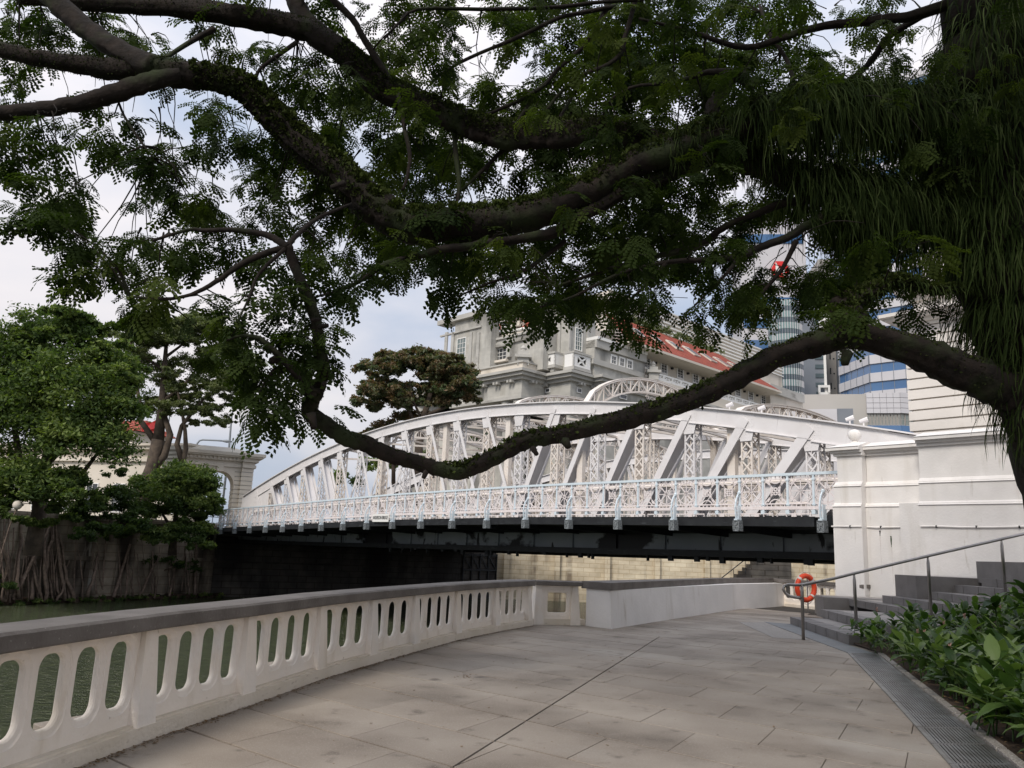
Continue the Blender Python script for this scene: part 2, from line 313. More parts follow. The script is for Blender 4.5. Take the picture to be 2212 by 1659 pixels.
def wall_strip(name, mm, pts, z0, z1, th, label, cat='wall'):
    mb = MB()
    for a, b_ in zip(pts[:-1], pts[1:]):
        a = np.array(a); b_ = np.array(b_); nn = np.array([(b_ - a)[1], -(b_ - a)[0]]); nn = unit(nn); nn = nn if np.dot(nn, -a) > 0 else -nn
        mb.box((a[0], a[1], z0), (*(b_ - a), 0), (*(nn * th), 0), (0, 0, z1 - z0))
    o = mb.build(name, mm); tag(o, label, cat); return o
qs = [q0 - qd * 40, q1 + qd * 2]
w = wall_strip('quay_wall', M['quay'], qs, WATER_Z - 1, FAR_Z + .1, .35, 'stained stone quay wall under the hanging roots on the far left bank')
nq = np.array([qd[1], -qd[0]])
def Q(s, out_, z): p = q0 + qd * s + nq * out_; return np.array([p[0], p[1], z])
mb = MB().box(Q(-40, 0, -.55), (*(qd * (40 + np.linalg.norm(q1 - q0) + 1.9)), 0), (*(nq * .5), 0), (0, 0, .28)); mb.build('ledge', M['quay'], w)
mb = MB().box(Q(-40, -.3, FAR_Z + .1), (*(qd * (40 + np.linalg.norm(q1 - q0) + 1.9)), 0), (*(nq * .9), 0), (0, 0, .3)); mb.build('coping', M['quay'], w)
mb = MB()
for k in range(9): mb.box(Q(-2 + k * 2.3, .35, WATER_Z), (*(qd * .35), 0), (*(nq * .14), 0), (0, 0, 2.6))
mb.build('wall_pier', M['quay'], w)
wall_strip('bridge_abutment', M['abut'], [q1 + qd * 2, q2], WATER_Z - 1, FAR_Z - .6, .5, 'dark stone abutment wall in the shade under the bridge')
ab = bpy.data.objects['bridge_abutment']
mb = MB()
for k in range(2): mb.box(np.array([*(q1 + qd * 2 + nq2 * (.5)), WATER_Z + 2.6 + k * 1.3]), (*(qd2 * 17), 0), (*(nq2 * .35), 0), (0, 0, .18))
mb.build('ledge', M['abut'], ab)
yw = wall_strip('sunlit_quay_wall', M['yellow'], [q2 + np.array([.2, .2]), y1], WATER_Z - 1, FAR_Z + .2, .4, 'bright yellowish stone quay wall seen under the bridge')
wd = unit(y1 - q2); wo = np.array([wd[1], -wd[0]])
mb = MB()
for k in range(12):
    p = q2 + wd * (1 + k * 4.8) + wo * .4; mb.box((p[0], p[1], WATER_Z - .5), (*(wd * .5), 0), (*(wo * .25), 0), (0, 0, 5.2))
mb.build('buttress', M['yellow'], yw)
# stair down the far quay
sx0 = qxcol(1520, q2, wd); t = thing('quay_stairs', (*sx0, WATER_Z), 'dark sloping landing stairs against the bright far quay wall', 'stairs')
mb = MB(); L_ = 5.6
for k in range(14):
    p = sx0 + wd * (k * L_ / 14) + wo * .4; mb.box((p[0], p[1], WATER_Z + .5), (*(wd * (L_ / 14)), 0), (*(wo * 1.6), 0), (0, 0, .4 + k * .33))
mb.build('flight', M['abut'], t)
mb = MB(); e_ = sx0 + wd * L_ + wo * .4; mb.box((e_[0], e_[1], WATER_Z), (*(wd * 2.2), 0), (*(wo * 1.6), 0), (0, 0, 5.2)); mb.build('landing_block', M['abut'], t)
mb = MB(); a_ = sx0 + wo * 2.1; z_ = lambda k: WATER_Z + 1.8 + k * 4.6
mb.tube([(*(a_ - wd * .2), z_(0)), (*(a_ + wd * L_), z_(1))], .05, 6)
for k in range(6): p = a_ + wd * L_ * k / 5; mb.tube([(*p, z_(k / 5) - 1.2), (*p, z_(k / 5))], .035, 5)
mb.build('stair_rail', M['black'], t)
# scaffold-like frame where the abutment ends
c0 = q2 + nq2 * .6; t = thing('timber_fender', (c0[0], c0[1], WATER_Z), 'dark braced timber frame at the end of the shaded abutment', 'fender')
mb = MB()
for k in range(5):
    p = c0 - qd2 * (k * .9); mb.tube([(p[0], p[1], WATER_Z - .5), (p[0], p[1], .9)], .07, 6)
for z in (-.6, .75): mb.bar((*c0, z), (*(c0 - qd2 * 3.6), z), .08, .14)
for k in range(4):
    a, b_ = c0 - qd2 * (k * .9), c0 - qd2 * ((k + 1) * .9); mb.bar((*a, -.6), (*b_, .75), .05, .08)
mb.build('frame', M['black'], t)

# ================================================================== PAVING
ta = unit((.76, -.65)); tb = unit((.47, .88)); TA, TBL, G = .98, .72, .007
def inside(p, poly):
    c = False; n = len(poly)
    for i in range(n):
        a, b_ = poly[i], poly[(i + 1) % n]
        if (a[1] > p[1]) != (b_[1] > p[1]) and p[0] < (b_[0] - a[0]) * (p[1] - a[1]) / (b_[1] - a[1]) + a[0]: c = not c
    return c
DL = [gnd(*q)[:2] for q in [(1651, 1344.7), (1833.7, 1412.8), (1920, 1504), (1977.7, 1568), (2057.7, 1659)]]
DR = [gnd(*q)[:2] for q in [(1706.8, 1349.4), (1814.5, 1388.9), (1891.4, 1414.4), (2003.4, 1507), (2182.5, 1659)]]
DL.append(DL[-1] + unit(DL[-1] - DL[-2]) * 3.2); DR.append(DR[-1] + unit(DR[-1] - DR[-2]) * 3.2)
area = [PAR[0] + np.array([0, -.6]), *PAR, CORN, W1, *SOL, np.array([8.2, 25.0]), np.array([6.6, 18.6]), DR[0], DL[0], *DL[1:], np.array([DL[-1][0], PAR[0][1] - .6])]
pave = MB().add([(-3, 1, -.003), (3, 1, -.003), (3, 1.01, -.003), (-3, 1.01, -.003)], [(0, 1, 2, 3)])
pav = struct(MB().add([(p[0], p[1], .0) for p in [np.array([-1.5, -3.]), np.array([3.2, -3.]), np.array([3.2, 1.2]), np.array([-1.5, 1.2])]], [(0, 1, 2, 3)]).build('pavement', M['paving_far']))
tilemeshes = {}
def tile_mesh(w, h):
    k = (round(w, 3), round(h, 3))
    if k not in tilemeshes:
        c = .003; P = []
        for (dx, z) in ((0, -.03), (0, .004), (c, .008)):
            for (sx_, sy_) in ((0, 0), (1, 0), (1, 1), (0, 1)):
                q = ta * ((w - dx) if sx_ else dx) + tb * ((h - dx) if sy_ else dx); P.append((q[0], q[1], z))
        F = [(8, 9, 10, 11)] + [(a, (a + 1) % 4, (a + 1) % 4 + 4, a + 4) for a in range(4)] + [(a + 4, (a + 1) % 4 + 4, (a + 1) % 4 + 8, a + 8) for a in range(4)]
        F = [tuple(reversed(f)) for f in F] if np.cross(ta, tb) < 0 else F
        tilemeshes[k] = MB().add(P, F).mesh('tile', M['tile'])
    return tilemeshes[k]
org = np.array([-.25, 5.23]); jd = unit(gnd(1427, 1375)[:2] - org)      # expansion joint runs through org along jd
def clip(poly, side):                                   # clip convex polygon by the expansion joint (2 cm gap)
    nn = np.array([-jd[1], jd[0]]) * side; res = []
    for i in range(len(poly)):
        a, b_ = poly[i], poly[(i + 1) % len(poly)]; da, db = np.dot(a - org, nn) - .009, np.dot(b_ - org, nn) - .009
        if da >= 0: res.append(a)
        if (da >= 0) != (db >= 0): res.append(a + (b_ - a) * da / (da - db))
    return res
# extend the area a little under walls
cnt = 0
for j in range(-14, 26):
    for i in range(-16, 26):
        o_ = org + ta * (i * TA + (TA * .5 if j % 2 else 0)) + tb * (j * TBL)
        cor = [o_, o_ + ta * (TA - .0045), o_ + ta * (TA - .0045) + tb * (TBL - .022), o_ + tb * (TBL - .022)]
        ce = sum(cor) / 4
        if ce[1] > 27 or ce[1] < -1: continue
        ins = [inside(c, area) for c in cor]
        if not any(ins) and not inside(ce, area): continue
        sgn = [np.dot(c - org, np.array([-jd[1], jd[0]])) for c in cor]
        far_end = np.dot(ce - org, jd) > 9.3
        if min(sgn) < 0 < max(sgn) and not far_end:
            for s_ in (1, -1):
                pl = clip(cor, s_)
                if len(pl) >= 3: MB().prism(pl, -.03, .008).build('tile', M['tile'], pav); cnt += 1
        else:
            ob = link('tile', tile_mesh(TA - .0045, TBL - .022), pav, (o_[0], o_[1], rng.uniform(-.0015, .0015))); cnt += 1
# pebble-wash patch, grey strip, drain, kerb, bed
def sheet(name, pts, z, mm, kind='structure'):
    o = MB().prism(pts, z - .03, z).build(name, mm)
    o['kind'] = kind; return o
PB = [gnd(*q)[:2] for q in [(1597, 1345.5), (1651, 1344.7), (1749.7, 1384), (1670, 1379)]]
sheet('pebble_strip', PB, .013, M['pebble'])
sheet('stair_foot_strip', [DL[0], DL[1], DR[2], DR[1], DR[0]], .017, M['strip'])
t = thing('drain_channel', (*DL[2], 0), 'long bar grating over the drain between paving and planting bed', 'drain grate')
pts = DL[1:] + DR[2:][::-1]
MB().prism(pts, -.05, .0095).build('channel', M['dark'], t)
for k in range(1, len(DL) - 1):
    a0, a1, b0, b1 = DL[k], DL[k + 1], DR[k + 1] if k + 1 < len(DR) else DR[-1], DR[k + 2] if k + 2 < len(DR) else None
pl, pr = DL[1:], DR[2:]                                # 5 left points, 4 right points
def along(P, u):
    seg = [np.linalg.norm(P[i + 1] - P[i]) for i in range(len(P) - 1)]; s = u * sum(seg)
    for i, l in enumerate(seg):
        if s <= l or i == len(seg) - 1: return P[i] + (P[i + 1] - P[i]) * (s / l)
        s -= l
NG = 16
for k in range(NG):
    mb = MB(); u0, u1 = k / NG + .001, (k + 1) / NG - .001
    A0, A1, C0, C1 = along(pl, u0), along(pl, u1), along(pr, u0), along(pr, u1)
    nb = 15
    for q in range(nb + 1):
        f = q / nb; p, r_ = A0 + (C0 - A0) * f, A1 + (C1 - A1) * f
        mb.bar((*p, .016), (*r_, .016), .016 if 0 < q < nb else .03, .014, side=(*(C0 - A0), 0))
    for (p, r_) in ((A0, C0), (A1, C1)): mb.bar((*p, .015), (*r_, .015), .022, .012)
    mb.build('grate', M['drain'], t)
kn = [np.array([1., .25])] * 6
ko = [p + unit(np.array([(pr[min(i + 1, 3)] - pr[max(i - 1, 0)])[1] * -1, (pr[min(i + 1, 3)] - pr[max(i - 1, 0)])[0]])) * .03 for i, p in enumerate(pr)]
t = thing('bed_kerb', (*pr[1], 0), 'narrow pale stone kerb edging the planting bed beside the drain', 'kerb')
for k in range(14):
    a, b_ = along(pr, k / 14 + .002), along(pr, (k + 1) / 14 - .002); d_ = unit(b_ - a); n_ = np.array([-d_[1], d_[0]]); n_ = n_ if n_[0] > 0 else -n_
    MB().box((*(a + n_ * .03), -.02), (*(b_ - a), 0), (*(n_ * .075), 0), (0, 0, .055)).build('kerbstone', M['pebble'], t)
# planting bed soil
def soil_z(x, y): return .03 + max(0, .205 * (x - 5.85 - .12 * (12 - y) * 0)) * min(1, max(0, (y - 3) / 7) * .8 + .2)
bed = [DR[1] + np.array([.02, -.25]), DR[2] + .05, *[p + np.array([.11, 0]) for p in pr[1:]], np.array([16, DR[-1][1]]), np.array([16, 14.3]), np.array([6.2, 14.3])]
gx = np.linspace(2.0, 16, 40); gy = np.linspace(DR[-1][1], 14.2, 30); vv, ff, idx = [], [], {}
for j, y in enumerate(gy):
    for i, x in enumerate(gx): vv.append((x, y, soil_z(x, y) + rng.uniform(-.02, .02)))
def bed_left(y):
    P = [DR[1]] + pr
    for a, b_ in zip(P[:-1], P[1:]):
        if b_[1] <= y <= a[1]: return a[0] + (b_[0] - a[0]) * (y - a[1]) / (b_[1] - a[1]) + .1
    return (P[0][0] if y > P[0][1] else P[-1][0]) + .1
vv = []
for j, y in enumerate(gy):
    x0 = bed_left(y)
    for i in range(40): x = x0 + (16 - x0) * (i / 39) ** 1.5; vv.append((x, y, soil_z(x, y) + (rng.uniform(-.02, .02) if i else 0)))
ff = [(j * 40 + i, j * 40 + i + 1, (j + 1) * 40 + i + 1, (j + 1) * 40 + i) for j in range(29) for i in range(39)]
o = MB().add(vv, ff).build('planting_bed', M['soil'], smooth=True); struct(o)

# ================================================================== PARAPET
def up3(p, z): return np.array([p[0], p[1], z])
def slot_panel(A, B, n, z0, z1, s0, s1, th, front, splay=True):
    """wall panel from A to B (xy) pierced by n rounded slots; front = +1/-1 side of the visible face"""
    L_ = np.linalg.norm(B - A); d = unit(B - A); nn = np.array([-d[1], d[0]]) * front; cw = L_ / n; mb = MB(); NP = 32
    def rr(cx, cz, hw, hh, r):
        P = []
        for k in range(NP):
            a = 2 * math.pi * (k + .5) / NP; ca, sa = math.cos(a), math.sin(a)
            # superellipse-like rounded rectangle by corner centres
            qx = (hw - r) * (1 if ca > 0 else -1); qz = (hh - r) * (1 if sa > 0 else -1)
            P.append((cx + qx + r * ca, cz + qz + r * sa))
        return P
    def rect(cx, x0, x1, y0, y1, cz):
        P = []
        per = NP // 4
        # counter-clockwise starting on the +x side to match angles
        for k in range(NP):
            a = 2 * math.pi * (k + .5) / NP; ca, sa = math.cos(a), math.sin(a)
            u = max(abs(ca), abs(sa)); P.append((cx + (x1 - x0) / 2 * ca / u, cz + ((y1 - cz) if sa > 0 else (cz - y0)) * sa / u))
        # snap corners
        for kq, (X_, Z_) in ((3, (x1, y1)), (4, (x1, y1)), (11, (x0, y1)), (12, (x0, y1)), (19, (x0, y0)), (20, (x0, y0)), (27, (x1, y0)), (28, (x1, y0))): P[kq] = (X_, Z_)
        return P
    for i in range(n):
        cx, cz = (i + .5) * cw, (s0 + s1) / 2; hw = cw * (.33 if n > 1 else .30); hh = (s1 - s0) / 2; r = hw * (.80 if n > 1 else .22)
        loops = [(rect(cx, i * cw, (i + 1) * cw, z0, z1, cz), 0), (rr(cx, cz, hw + .035, hh + .045, min(r + .035, hw + .034)), 0), (rr(cx, cz, hw + .028, hh + .036, min(r + .028, hw + .027)), .009),
                 (rr(cx, cz, hw + .006, hh + .008, r + .004), .016), (rr(cx, cz, hw, hh, r), .026), (rr(cx, cz, hw - .002, hh - .002, r - .001), th - .015), (rr(cx, cz, hw + .01, hh + .01, r), th), (rect(cx, i * cw, (i + 1) * cw, z0, z1, cz), th)]
        base = len(mb.v)
        for (P, dep) in loops:
            for (x, z) in P: q = A + d * x - nn * dep; mb.v.append((q[0], q[1], z))
        for l in range(len(loops) - 1):
            for k in range(NP):
                a = base + l * NP + k; b_ = base + l * NP + (k + 1) % NP; f = (a, b_, b_ + NP, a + NP)
                mb.f.append(f if front > 0 else tuple(reversed(f)))
    # ends / top / bottom are covered by pilasters, kerb and cap
    return mb
ZC0, ZC1 = .70, .80
par = thing('river_parapet', (*PAR[4], 0), 'long curving white balustrade wall with rows of rounded slots and a dark grey coping', 'parapet')
ns = [4, 4, 4, 4, 4, 3, 3, 4, 4, 4]
for k in range(len(PAR) - 1):
    a, b_ = PAR[k], PAR[k + 1]; d = unit(b_ - a); nin = np.array([d[1], -d[0]])     # toward the promenade
    off = -nin * .07
    slot_panel(a + off + d * .07, b_ + off - d * .07, ns[k], .10, ZC0, .235, .635, .06, -1).build('slotted_panel', M['parapet'], par)
    MB().box(up3(a - nin * .20, -.05), (*(b_ - a), 0), (*(nin * .175), 0), (0, 0, .165)).box(up3(a - nin * .03, -.05), (*(b_ - a), 0), (*(nin * .045), 0), (0, 0, .15)).build('kerb', M['kerb'], par)
    if k < len(PAR) - 1:
        pass
for k in range(1, len(PAR)):
    p = PAR[k]; d = unit(PAR[min(k + 1, len(PAR) - 1)] - PAR[k - 1]); nin = np.array([d[1], -d[0]]); mb = MB()
    wb, wt = .105, .065
    q = [p - d * wb + nin * .012, p + d * wb + nin * .012, p + d * wb - nin * .15, p - d * wb - nin * .15]; qq = [p - d * wt - nin * .035, p + d * wt - nin * .035, p + d * wt - nin * .145, p - d * wt - nin * .145]
    if k == len(PAR) - 1: q = [x - d * .06 for x in q]; qq = [x - d * .06 for x in qq]
    mb.add([up3(x, .0) for x in q] + [up3(x, ZC0 + .004) for x in qq], [(3, 2, 1, 0), (4, 5, 6, 7), (0, 1, 5, 4), (1, 2, 6, 5), (2, 3, 7, 6), (3, 0, 4, 7)])
    mb.build('pilaster', M['parapet'], par)
def cap_sweep(P, inn, outw, z0, z1, parent, name='coping'):
    N_ = len(P); nor = []
    for i in range(N_):
        d = unit(P[min(i + 1, N_ - 1)] - P[max(i - 1, 0)]); nor.append(np.array([d[1], -d[0]]))
    for i in range(N_ - 1):
        mb = MB(); L0 = []
        for j in (i, i + 1):
            p, nn = P[j], nor[j]
            for (oo, z) in ((inn, z0 + .01), (inn - .008, z0), (-outw, z0), (-outw, z1 - .012), (-outw + .02, z1), (inn - .02, z1), (inn, z1 - .015)): q = p + nn * oo; L0.append((q[0], q[1], z))
        F = [(k, (k + 1) % 7, (k + 1) % 7 + 7, k + 7) for k in range(7)] + [tuple(reversed(range(7))), tuple(range(7, 14))]
        mb.add(L0, F).build(name, M['cap'], parent)
capP = [PAR[k] for k in range(len(PAR))]; capP[-1] = capP[-1] + unit(capP[-1] - capP[-2]) * .0
cap_sweep(capP, .045, .30, ZC0, ZC1, par)
# corner gap, short panel with the square opening
sp = thing('corner_parapet', (*CORN, 0), 'short white parapet bay with one square rounded opening at the corner of the walk', 'parapet')
cp = [CORN + np.array([.02, .06]), W1 + np.array([0, .08])]; d = unit(cp[1] - cp[0]); nin = np.array([d[1], -d[0]])
Lc = np.linalg.norm(cp[1] - cp[0])
slot_panel(cp[0] - nin * .06 + d * .13, cp[1] - nin * .06 - d * .22, 1, .10, ZC0, .22, .575, .075, -1).build('pierced_panel', M['parapet'], sp)
MB().box(up3(cp[0] - nin * .26 - d * .3, -.05), (*(d * (Lc + .3)), 0), (*(nin * .26), 0), (0, 0, .16)).build('kerb', M['kerb'], sp)
MB().box(up3(cp[0] - nin * .24 - d * .25, .1), (*(d * .4), 0), (*(nin * .12), 0), (0, 0, .12)).build('sill', M['parapet'], sp)
for (s, sl) in ((.06, 1), (Lc - .20, 1)):
    p = cp[0] + d * s; wb, wt = .10, .055
    q = [p - d * wb + nin * .02, p + d * wb + nin * .02, p + d * wb - nin * .24, p - d * wb - nin * .24]; qq = [p - d * wt - nin * .03, p + d * wt - nin * .03, p + d * wt - nin * .22, p - d * wt - nin * .22]
    MB().add([up3(x, .0) for x in q] + [up3(x, ZC0 + .004) for x in qq], [(3, 2, 1, 0), (4, 5, 6, 7), (0, 1, 5, 4), (1, 2, 6, 5), (2, 3, 7, 6), (3, 0, 4, 7)]).build('pilaster', M['parapet'], sp)
cap_sweep([cp[0] - d * .02, cp[1] - d * .02], .05, .30, ZC0 + .006, ZC1 - .01, sp)
# solid low wall
sw = thing('solid_wall', (*SOL[0], 0), 'low solid white wall with grey coping curving towards the bridge', 'wall')
back = [W1 + np.array([-.02, .02])] + [p + np.array([-.42, .28]) for p in SOL[1:]]
for i in range(len(SOL) - 1):
    a, b_ = SOL[i], SOL[i + 1]; a2, b2 = (W1 if i == 0 else back[i]), back[i + 1]
    # battered front
    sh = lambda p, q_: p + unit(q_ - p) * .05
    P = [up3(a, -.03), up3(b_, -.03), up3(b2, -.03), up3(a2, -.03), up3(sh(a, a2), .67), up3(sh(b_, b2), .67), up3(b2, .67), up3(a2, .67)]
    MB().add(P, [(3, 2, 1, 0), (4, 5, 6, 7), (0, 1, 5, 4), (1, 2, 6, 5), (2, 3, 7, 6), (3, 0, 4, 7)]).build('wall_section', M['white'], sw)
    set_ = [.02, .14, .24, .34, .40]
    c1, c2 = a + unit(a2 - a) * set_[i] * .9, b_ + unit(b2 - b_) * set_[i + 1] * .9; e1, e2 = a2 - unit(a - a2) * .10, b2 - unit(b_ - b2) * .10
    if i == 0: c1 = c1 - unit(SOL[1] - SOL[0]) * .04; e1 = e1 - unit(SOL[1] - SOL[0]) * .04
    P = [up3(x, .673) for x in (c1, c2, e2, e1)] + [up3(x, .805) for x in (c1, c2, e2, e1)]
    MB().add(P, [(3, 2, 1, 0), (4, 5, 6, 7), (0, 1, 5, 4), (1, 2, 6, 5), (2, 3, 7, 6), (3, 0, 4, 7)]).build('coping', M['cap'], sw)
# parapet beyond it, up to the pier
fp = thing('far_parapet', (*SOL[-1], 0), 'white slotted parapet behind the orange lifebuoy, ending at the pier', 'parapet')
fa = SOL[-1] + np.array([-.25, .30]); fb = np.array(at(1868, 1262, 22.6)[:2]); fm = (fa + fb) / 2
FPts = [fa, fm, fb]
for i in range(2):
    a, b_ = FPts[i], FPts[i + 1]; d = unit(b_ - a); nin = np.array([d[1], -d[0]])
    slot_panel(a + d * .05, b_ - d * .05, 5, .08, ZC0, .24, .62, .075, -1).build('slotted_panel', M['parapet'], fp)
    MB().box(up3(a - nin * .2, -.05), (*(b_ - a), 0), (*(nin * .26), 0), (0, 0, .13)).build('kerb', M['kerb'], fp)
    MB().box(up3(a - nin * .2 - d * .06, 0), (*(d * .12), 0), (*(nin * .23), 0), (0, 0, ZC0)).build('pilaster', M['parapet'], fp)
cap_sweep([fa, fm, fb], .07, .28, ZC0, ZC1, fp)

# ================================================================== STEPS
st = thing('granite_steps', (*gnd(1706.8, 1349.4)[:2], 0), 'wide dark granite steps rising to the right beside the white pier', 'steps')
RS = .165; ax_ = unit(np.array([-.10, -1.])); asc = np.array([-ax_[1], ax_[0]]); asc = asc if asc[0] > 0 else -asc
sb = [gnd(1706.8, 1349.4)[:2], gnd(1771.5, 1332.4, RS)[:2], gnd(1764, 1331, 0)[:2] + np.array([.55, -.6]), gnd(1906, 1301.6, 3 * RS)[:2], at(1970, 1270, 18.6)[:2], at(1996, 1262, 19.2)[:2], at(2108, 1240, 17.2)[:2] + np.array([.1, 0]), at(2125, 1240, 17.6)[:2] + np.array([.5, 0])]
blockm = MB().abox(0, 1, 0, 1, 0, 1).mesh('stone_block', M['step'])
YF = 13.9
for i, p in enumerate(sb):
    z0, z1 = i * RS, (i + 1) * RS; Ls = (p[1] - YF) / -ax_[1]; nblk = max(1, int(Ls / .62)); bl = Ls / nblk
    for k in range(nblk):
        a = p + ax_ * (k * bl + .014)
        P = [a, a + ax_ * (bl - .028), a + ax_ * (bl - .028) + asc * .34, a + asc * .34]
        MB().prism(P, z0 - (.02 if i == 0 else 0), z1 - rng.uniform(0, .003)).build('stone_block', M['step'], st)
    wdt = 9.0
    P = [p + asc * .345, p + ax_ * Ls + asc * .345, p + ax_ * Ls + asc * wdt, p + asc * wdt]
    MB().prism(P, z0, z1 - .004).build('tread', M['tread'], st)
def cheek(p, L_, W_, z0, z1):
    P = [p, p + ax_ * L_, p + ax_ * L_ + asc * W_, p + asc * W_]
    MB().prism(P, z0, z1).build('end_block', M['step'], st)
cheek(gnd(1764, 1331, 0)[:2], .65, 2.4, 0, 3 * RS + .006)
cheek(at(1935, 1285, 18.9)[:2], 1.2, 6, 4 * RS - .2, 6 * RS + .15)
cheek(at(2110, 1238, 17.6)[:2], 4, 6, 7 * RS - .1, 1.50)
# big landing fill behind the steps up to the pier wall
MB().prism([gnd(1764, 1331, 0)[:2] + asc * .4, gnd(1764, 1331, 0)[:2] + asc * .4 + np.array([0, 1.2]), BP(TP + 1.2, -.4, 0)[:2], BP(TP + 10, -.4, 0)[:2], np.array([15., 15.])], 0, 3 * RS - .01).build('landing', M['tread'], st)
MB().prism([at(1960, 1280, 19.8)[:2], BP(TP + 2.6, -.8, 0)[:2], BP(TP + 10, -1.0, 0)[:2], np.array([15., 18.5])], 3 * RS - .02, 6 * RS + .14).build('landing', M['tread'], st)

# handrail
YR = 14.43
hr = thing('handrail', (*gnd(1732, 1383)[:2], 0), 'tubular stainless steel handrail climbing beside the granite steps', 'handrail')
tops = [(1732, 1263.6), (1845, 1238.6), (2004, 1201), (2163, 1164.5), (2330, 1126)]
bots = [1383, 1359, 1329, 1290, 1250]
for i, ((x, y), yb) in enumerate(zip(tops, bots)):
    a = at(x, y, YR); b_ = np.array([a[0], a[1], at(x + (3 if i else 0), yb, YR)[2]])
    MB().tube([b_, a - np.array([0, 0, .12]), a], [.028, .028, .010 if i else .028], 10).build('post', M['steel'], hr, smooth=True)
P = [at(1732, 1291, YR), at(1718, 1290.5, YR), at(1706, 1288, YR), at(1697, 1282, YR), at(1692, 1273, YR), at(1694, 1266, YR), at(1703, 1263, YR), at(1715, 1263.5, YR), at(1732, 1263.6, YR), at(1760, 1258, YR), at(1800, 1250, YR)] + [at(x, y, YR) for x, y in tops[1:]]
MB().tube(P, .026, 10).build('rail', M['steel'], hr, smooth=True)

# lifebuoy hanging on the parapet behind the rail
lb = thing('lifebuoy', at(1740.5, 1300, 22.2), 'orange ring lifebuoy hanging at the far white parapet', 'lifebuoy')
c = at(1740.5, 1270, 22.2); nrm = unit((-.62, -.78, 0)); e1 = unit(np.cross(nrm, (0, 0, 1))); e2 = np.array([0, 0, 1.]); Rr, rr_ = .315, .068
nrm = unit((.45, -.89, 0)); e1 = unit(np.cross(nrm, (0, 0, 1)))
ringP = lambda a, b_, R_=Rr, r_=rr_: c + (e1 * math.cos(a) + e2 * math.sin(a)) * (R_ + r_ * math.cos(b_)) + nrm * r_ * math.sin(b_)
def torus(a0, a1, na_, R_, r_):
    mb = MB(); n_ = 10
    for i in range(na_ + 1):
        for k in range(n_): mb.v.append(tuple(ringP(a0 + (a1 - a0) * i / na_, 2 * math.pi * k / n_, R_, r_)))
    for i in range(na_):
        for k in range(n_): a = i * n_ + k; b_ = i * n_ + (k + 1) % n_; mb.f.append((a, b_, b_ + n_, a + n_))
    return mb
torus(0, 2 * math.pi, 40, Rr, rr_).build('ring', M['orange'], lb, smooth=True)
for k in range(4): torus(math.pi * (.25 + .5 * k) - .09, math.pi * (.25 + .5 * k) + .09, 4, Rr, rr_ + .006).build('band', M['rope'], lb, smooth=True)
mb = MB()
for k in range(4):
    a0, a1 = math.pi * (.25 + .5 * k), math.pi * (.75 + .5 * k)
    mb.tube([c + (e1 * math.cos(a0 + (a1 - a0) * u) + e2 * math.sin(a0 + (a1 - a0) * u)) * (Rr + rr_ + .01 + .03 * math.sin(u * math.pi)) for u in np.linspace(0, 1, 9)], .008, 5)
mb.build('grab_line', M['rope'], lb)
MB().tube([c + np.array([0, 0, Rr + .03]), c + np.array([.1, .3, Rr + .08])], .012, 6).build('hook', M['steel'], lb)
bpn = at(1748, 1296, 22.6); MB().tube([(c[0] + .09, c[1] + .12, 0), (c[0] + .09, c[1] + .12, .95)], .02, 8).build('stand_post', M['steel'], lb)
# ================================================================== BRIDGE
def zrail(t):                                         # top of the railing along the arch-cambered deck
    xs = [-6, 0, 20.4, 30.8, 41.3, 46]; zs = [3.25, 3.44, 3.93, 4.04, 4.02, 4.0]
    return float(np.interp(t, xs, zs))
HR = 1.16
def zdeck(t): return zrail(t) - HR - .02
BR3 = lambda t, o, z: BP(t, o, z)
bridge = thing('steel_bridge', BP(20, 12, WATER_Z), 'white steel arch truss bridge with pale blue footway railing and black underside', 'bridge')
dv = np.array([bd[0], bd[1], 0.]); nv = np.array([bn[0], bn[1], 0.])
T0, T1 = -4.0, TP + 1.0
# deck
mb = MB(); NT = 14; ts = np.linspace(T0 - 4, T1 + 10, NT + 1)
for a, b_ in zip(ts[:-1], ts[1:]):
    P = [BP(a, .12, zdeck(a) - .16), BP(b_, .12, zdeck(b_) - .16), BP(b_, 25, zdeck(b_) - .16), BP(a, 25, zdeck(a) - .16)]
    mb.add([p - (0, 0, .28) for p in P] + P, [(3, 2, 1, 0), (4, 5, 6, 7), (0, 1, 5, 4), (2, 3, 7, 6)])
deck = mb.build('deck', M['black'], bridge)
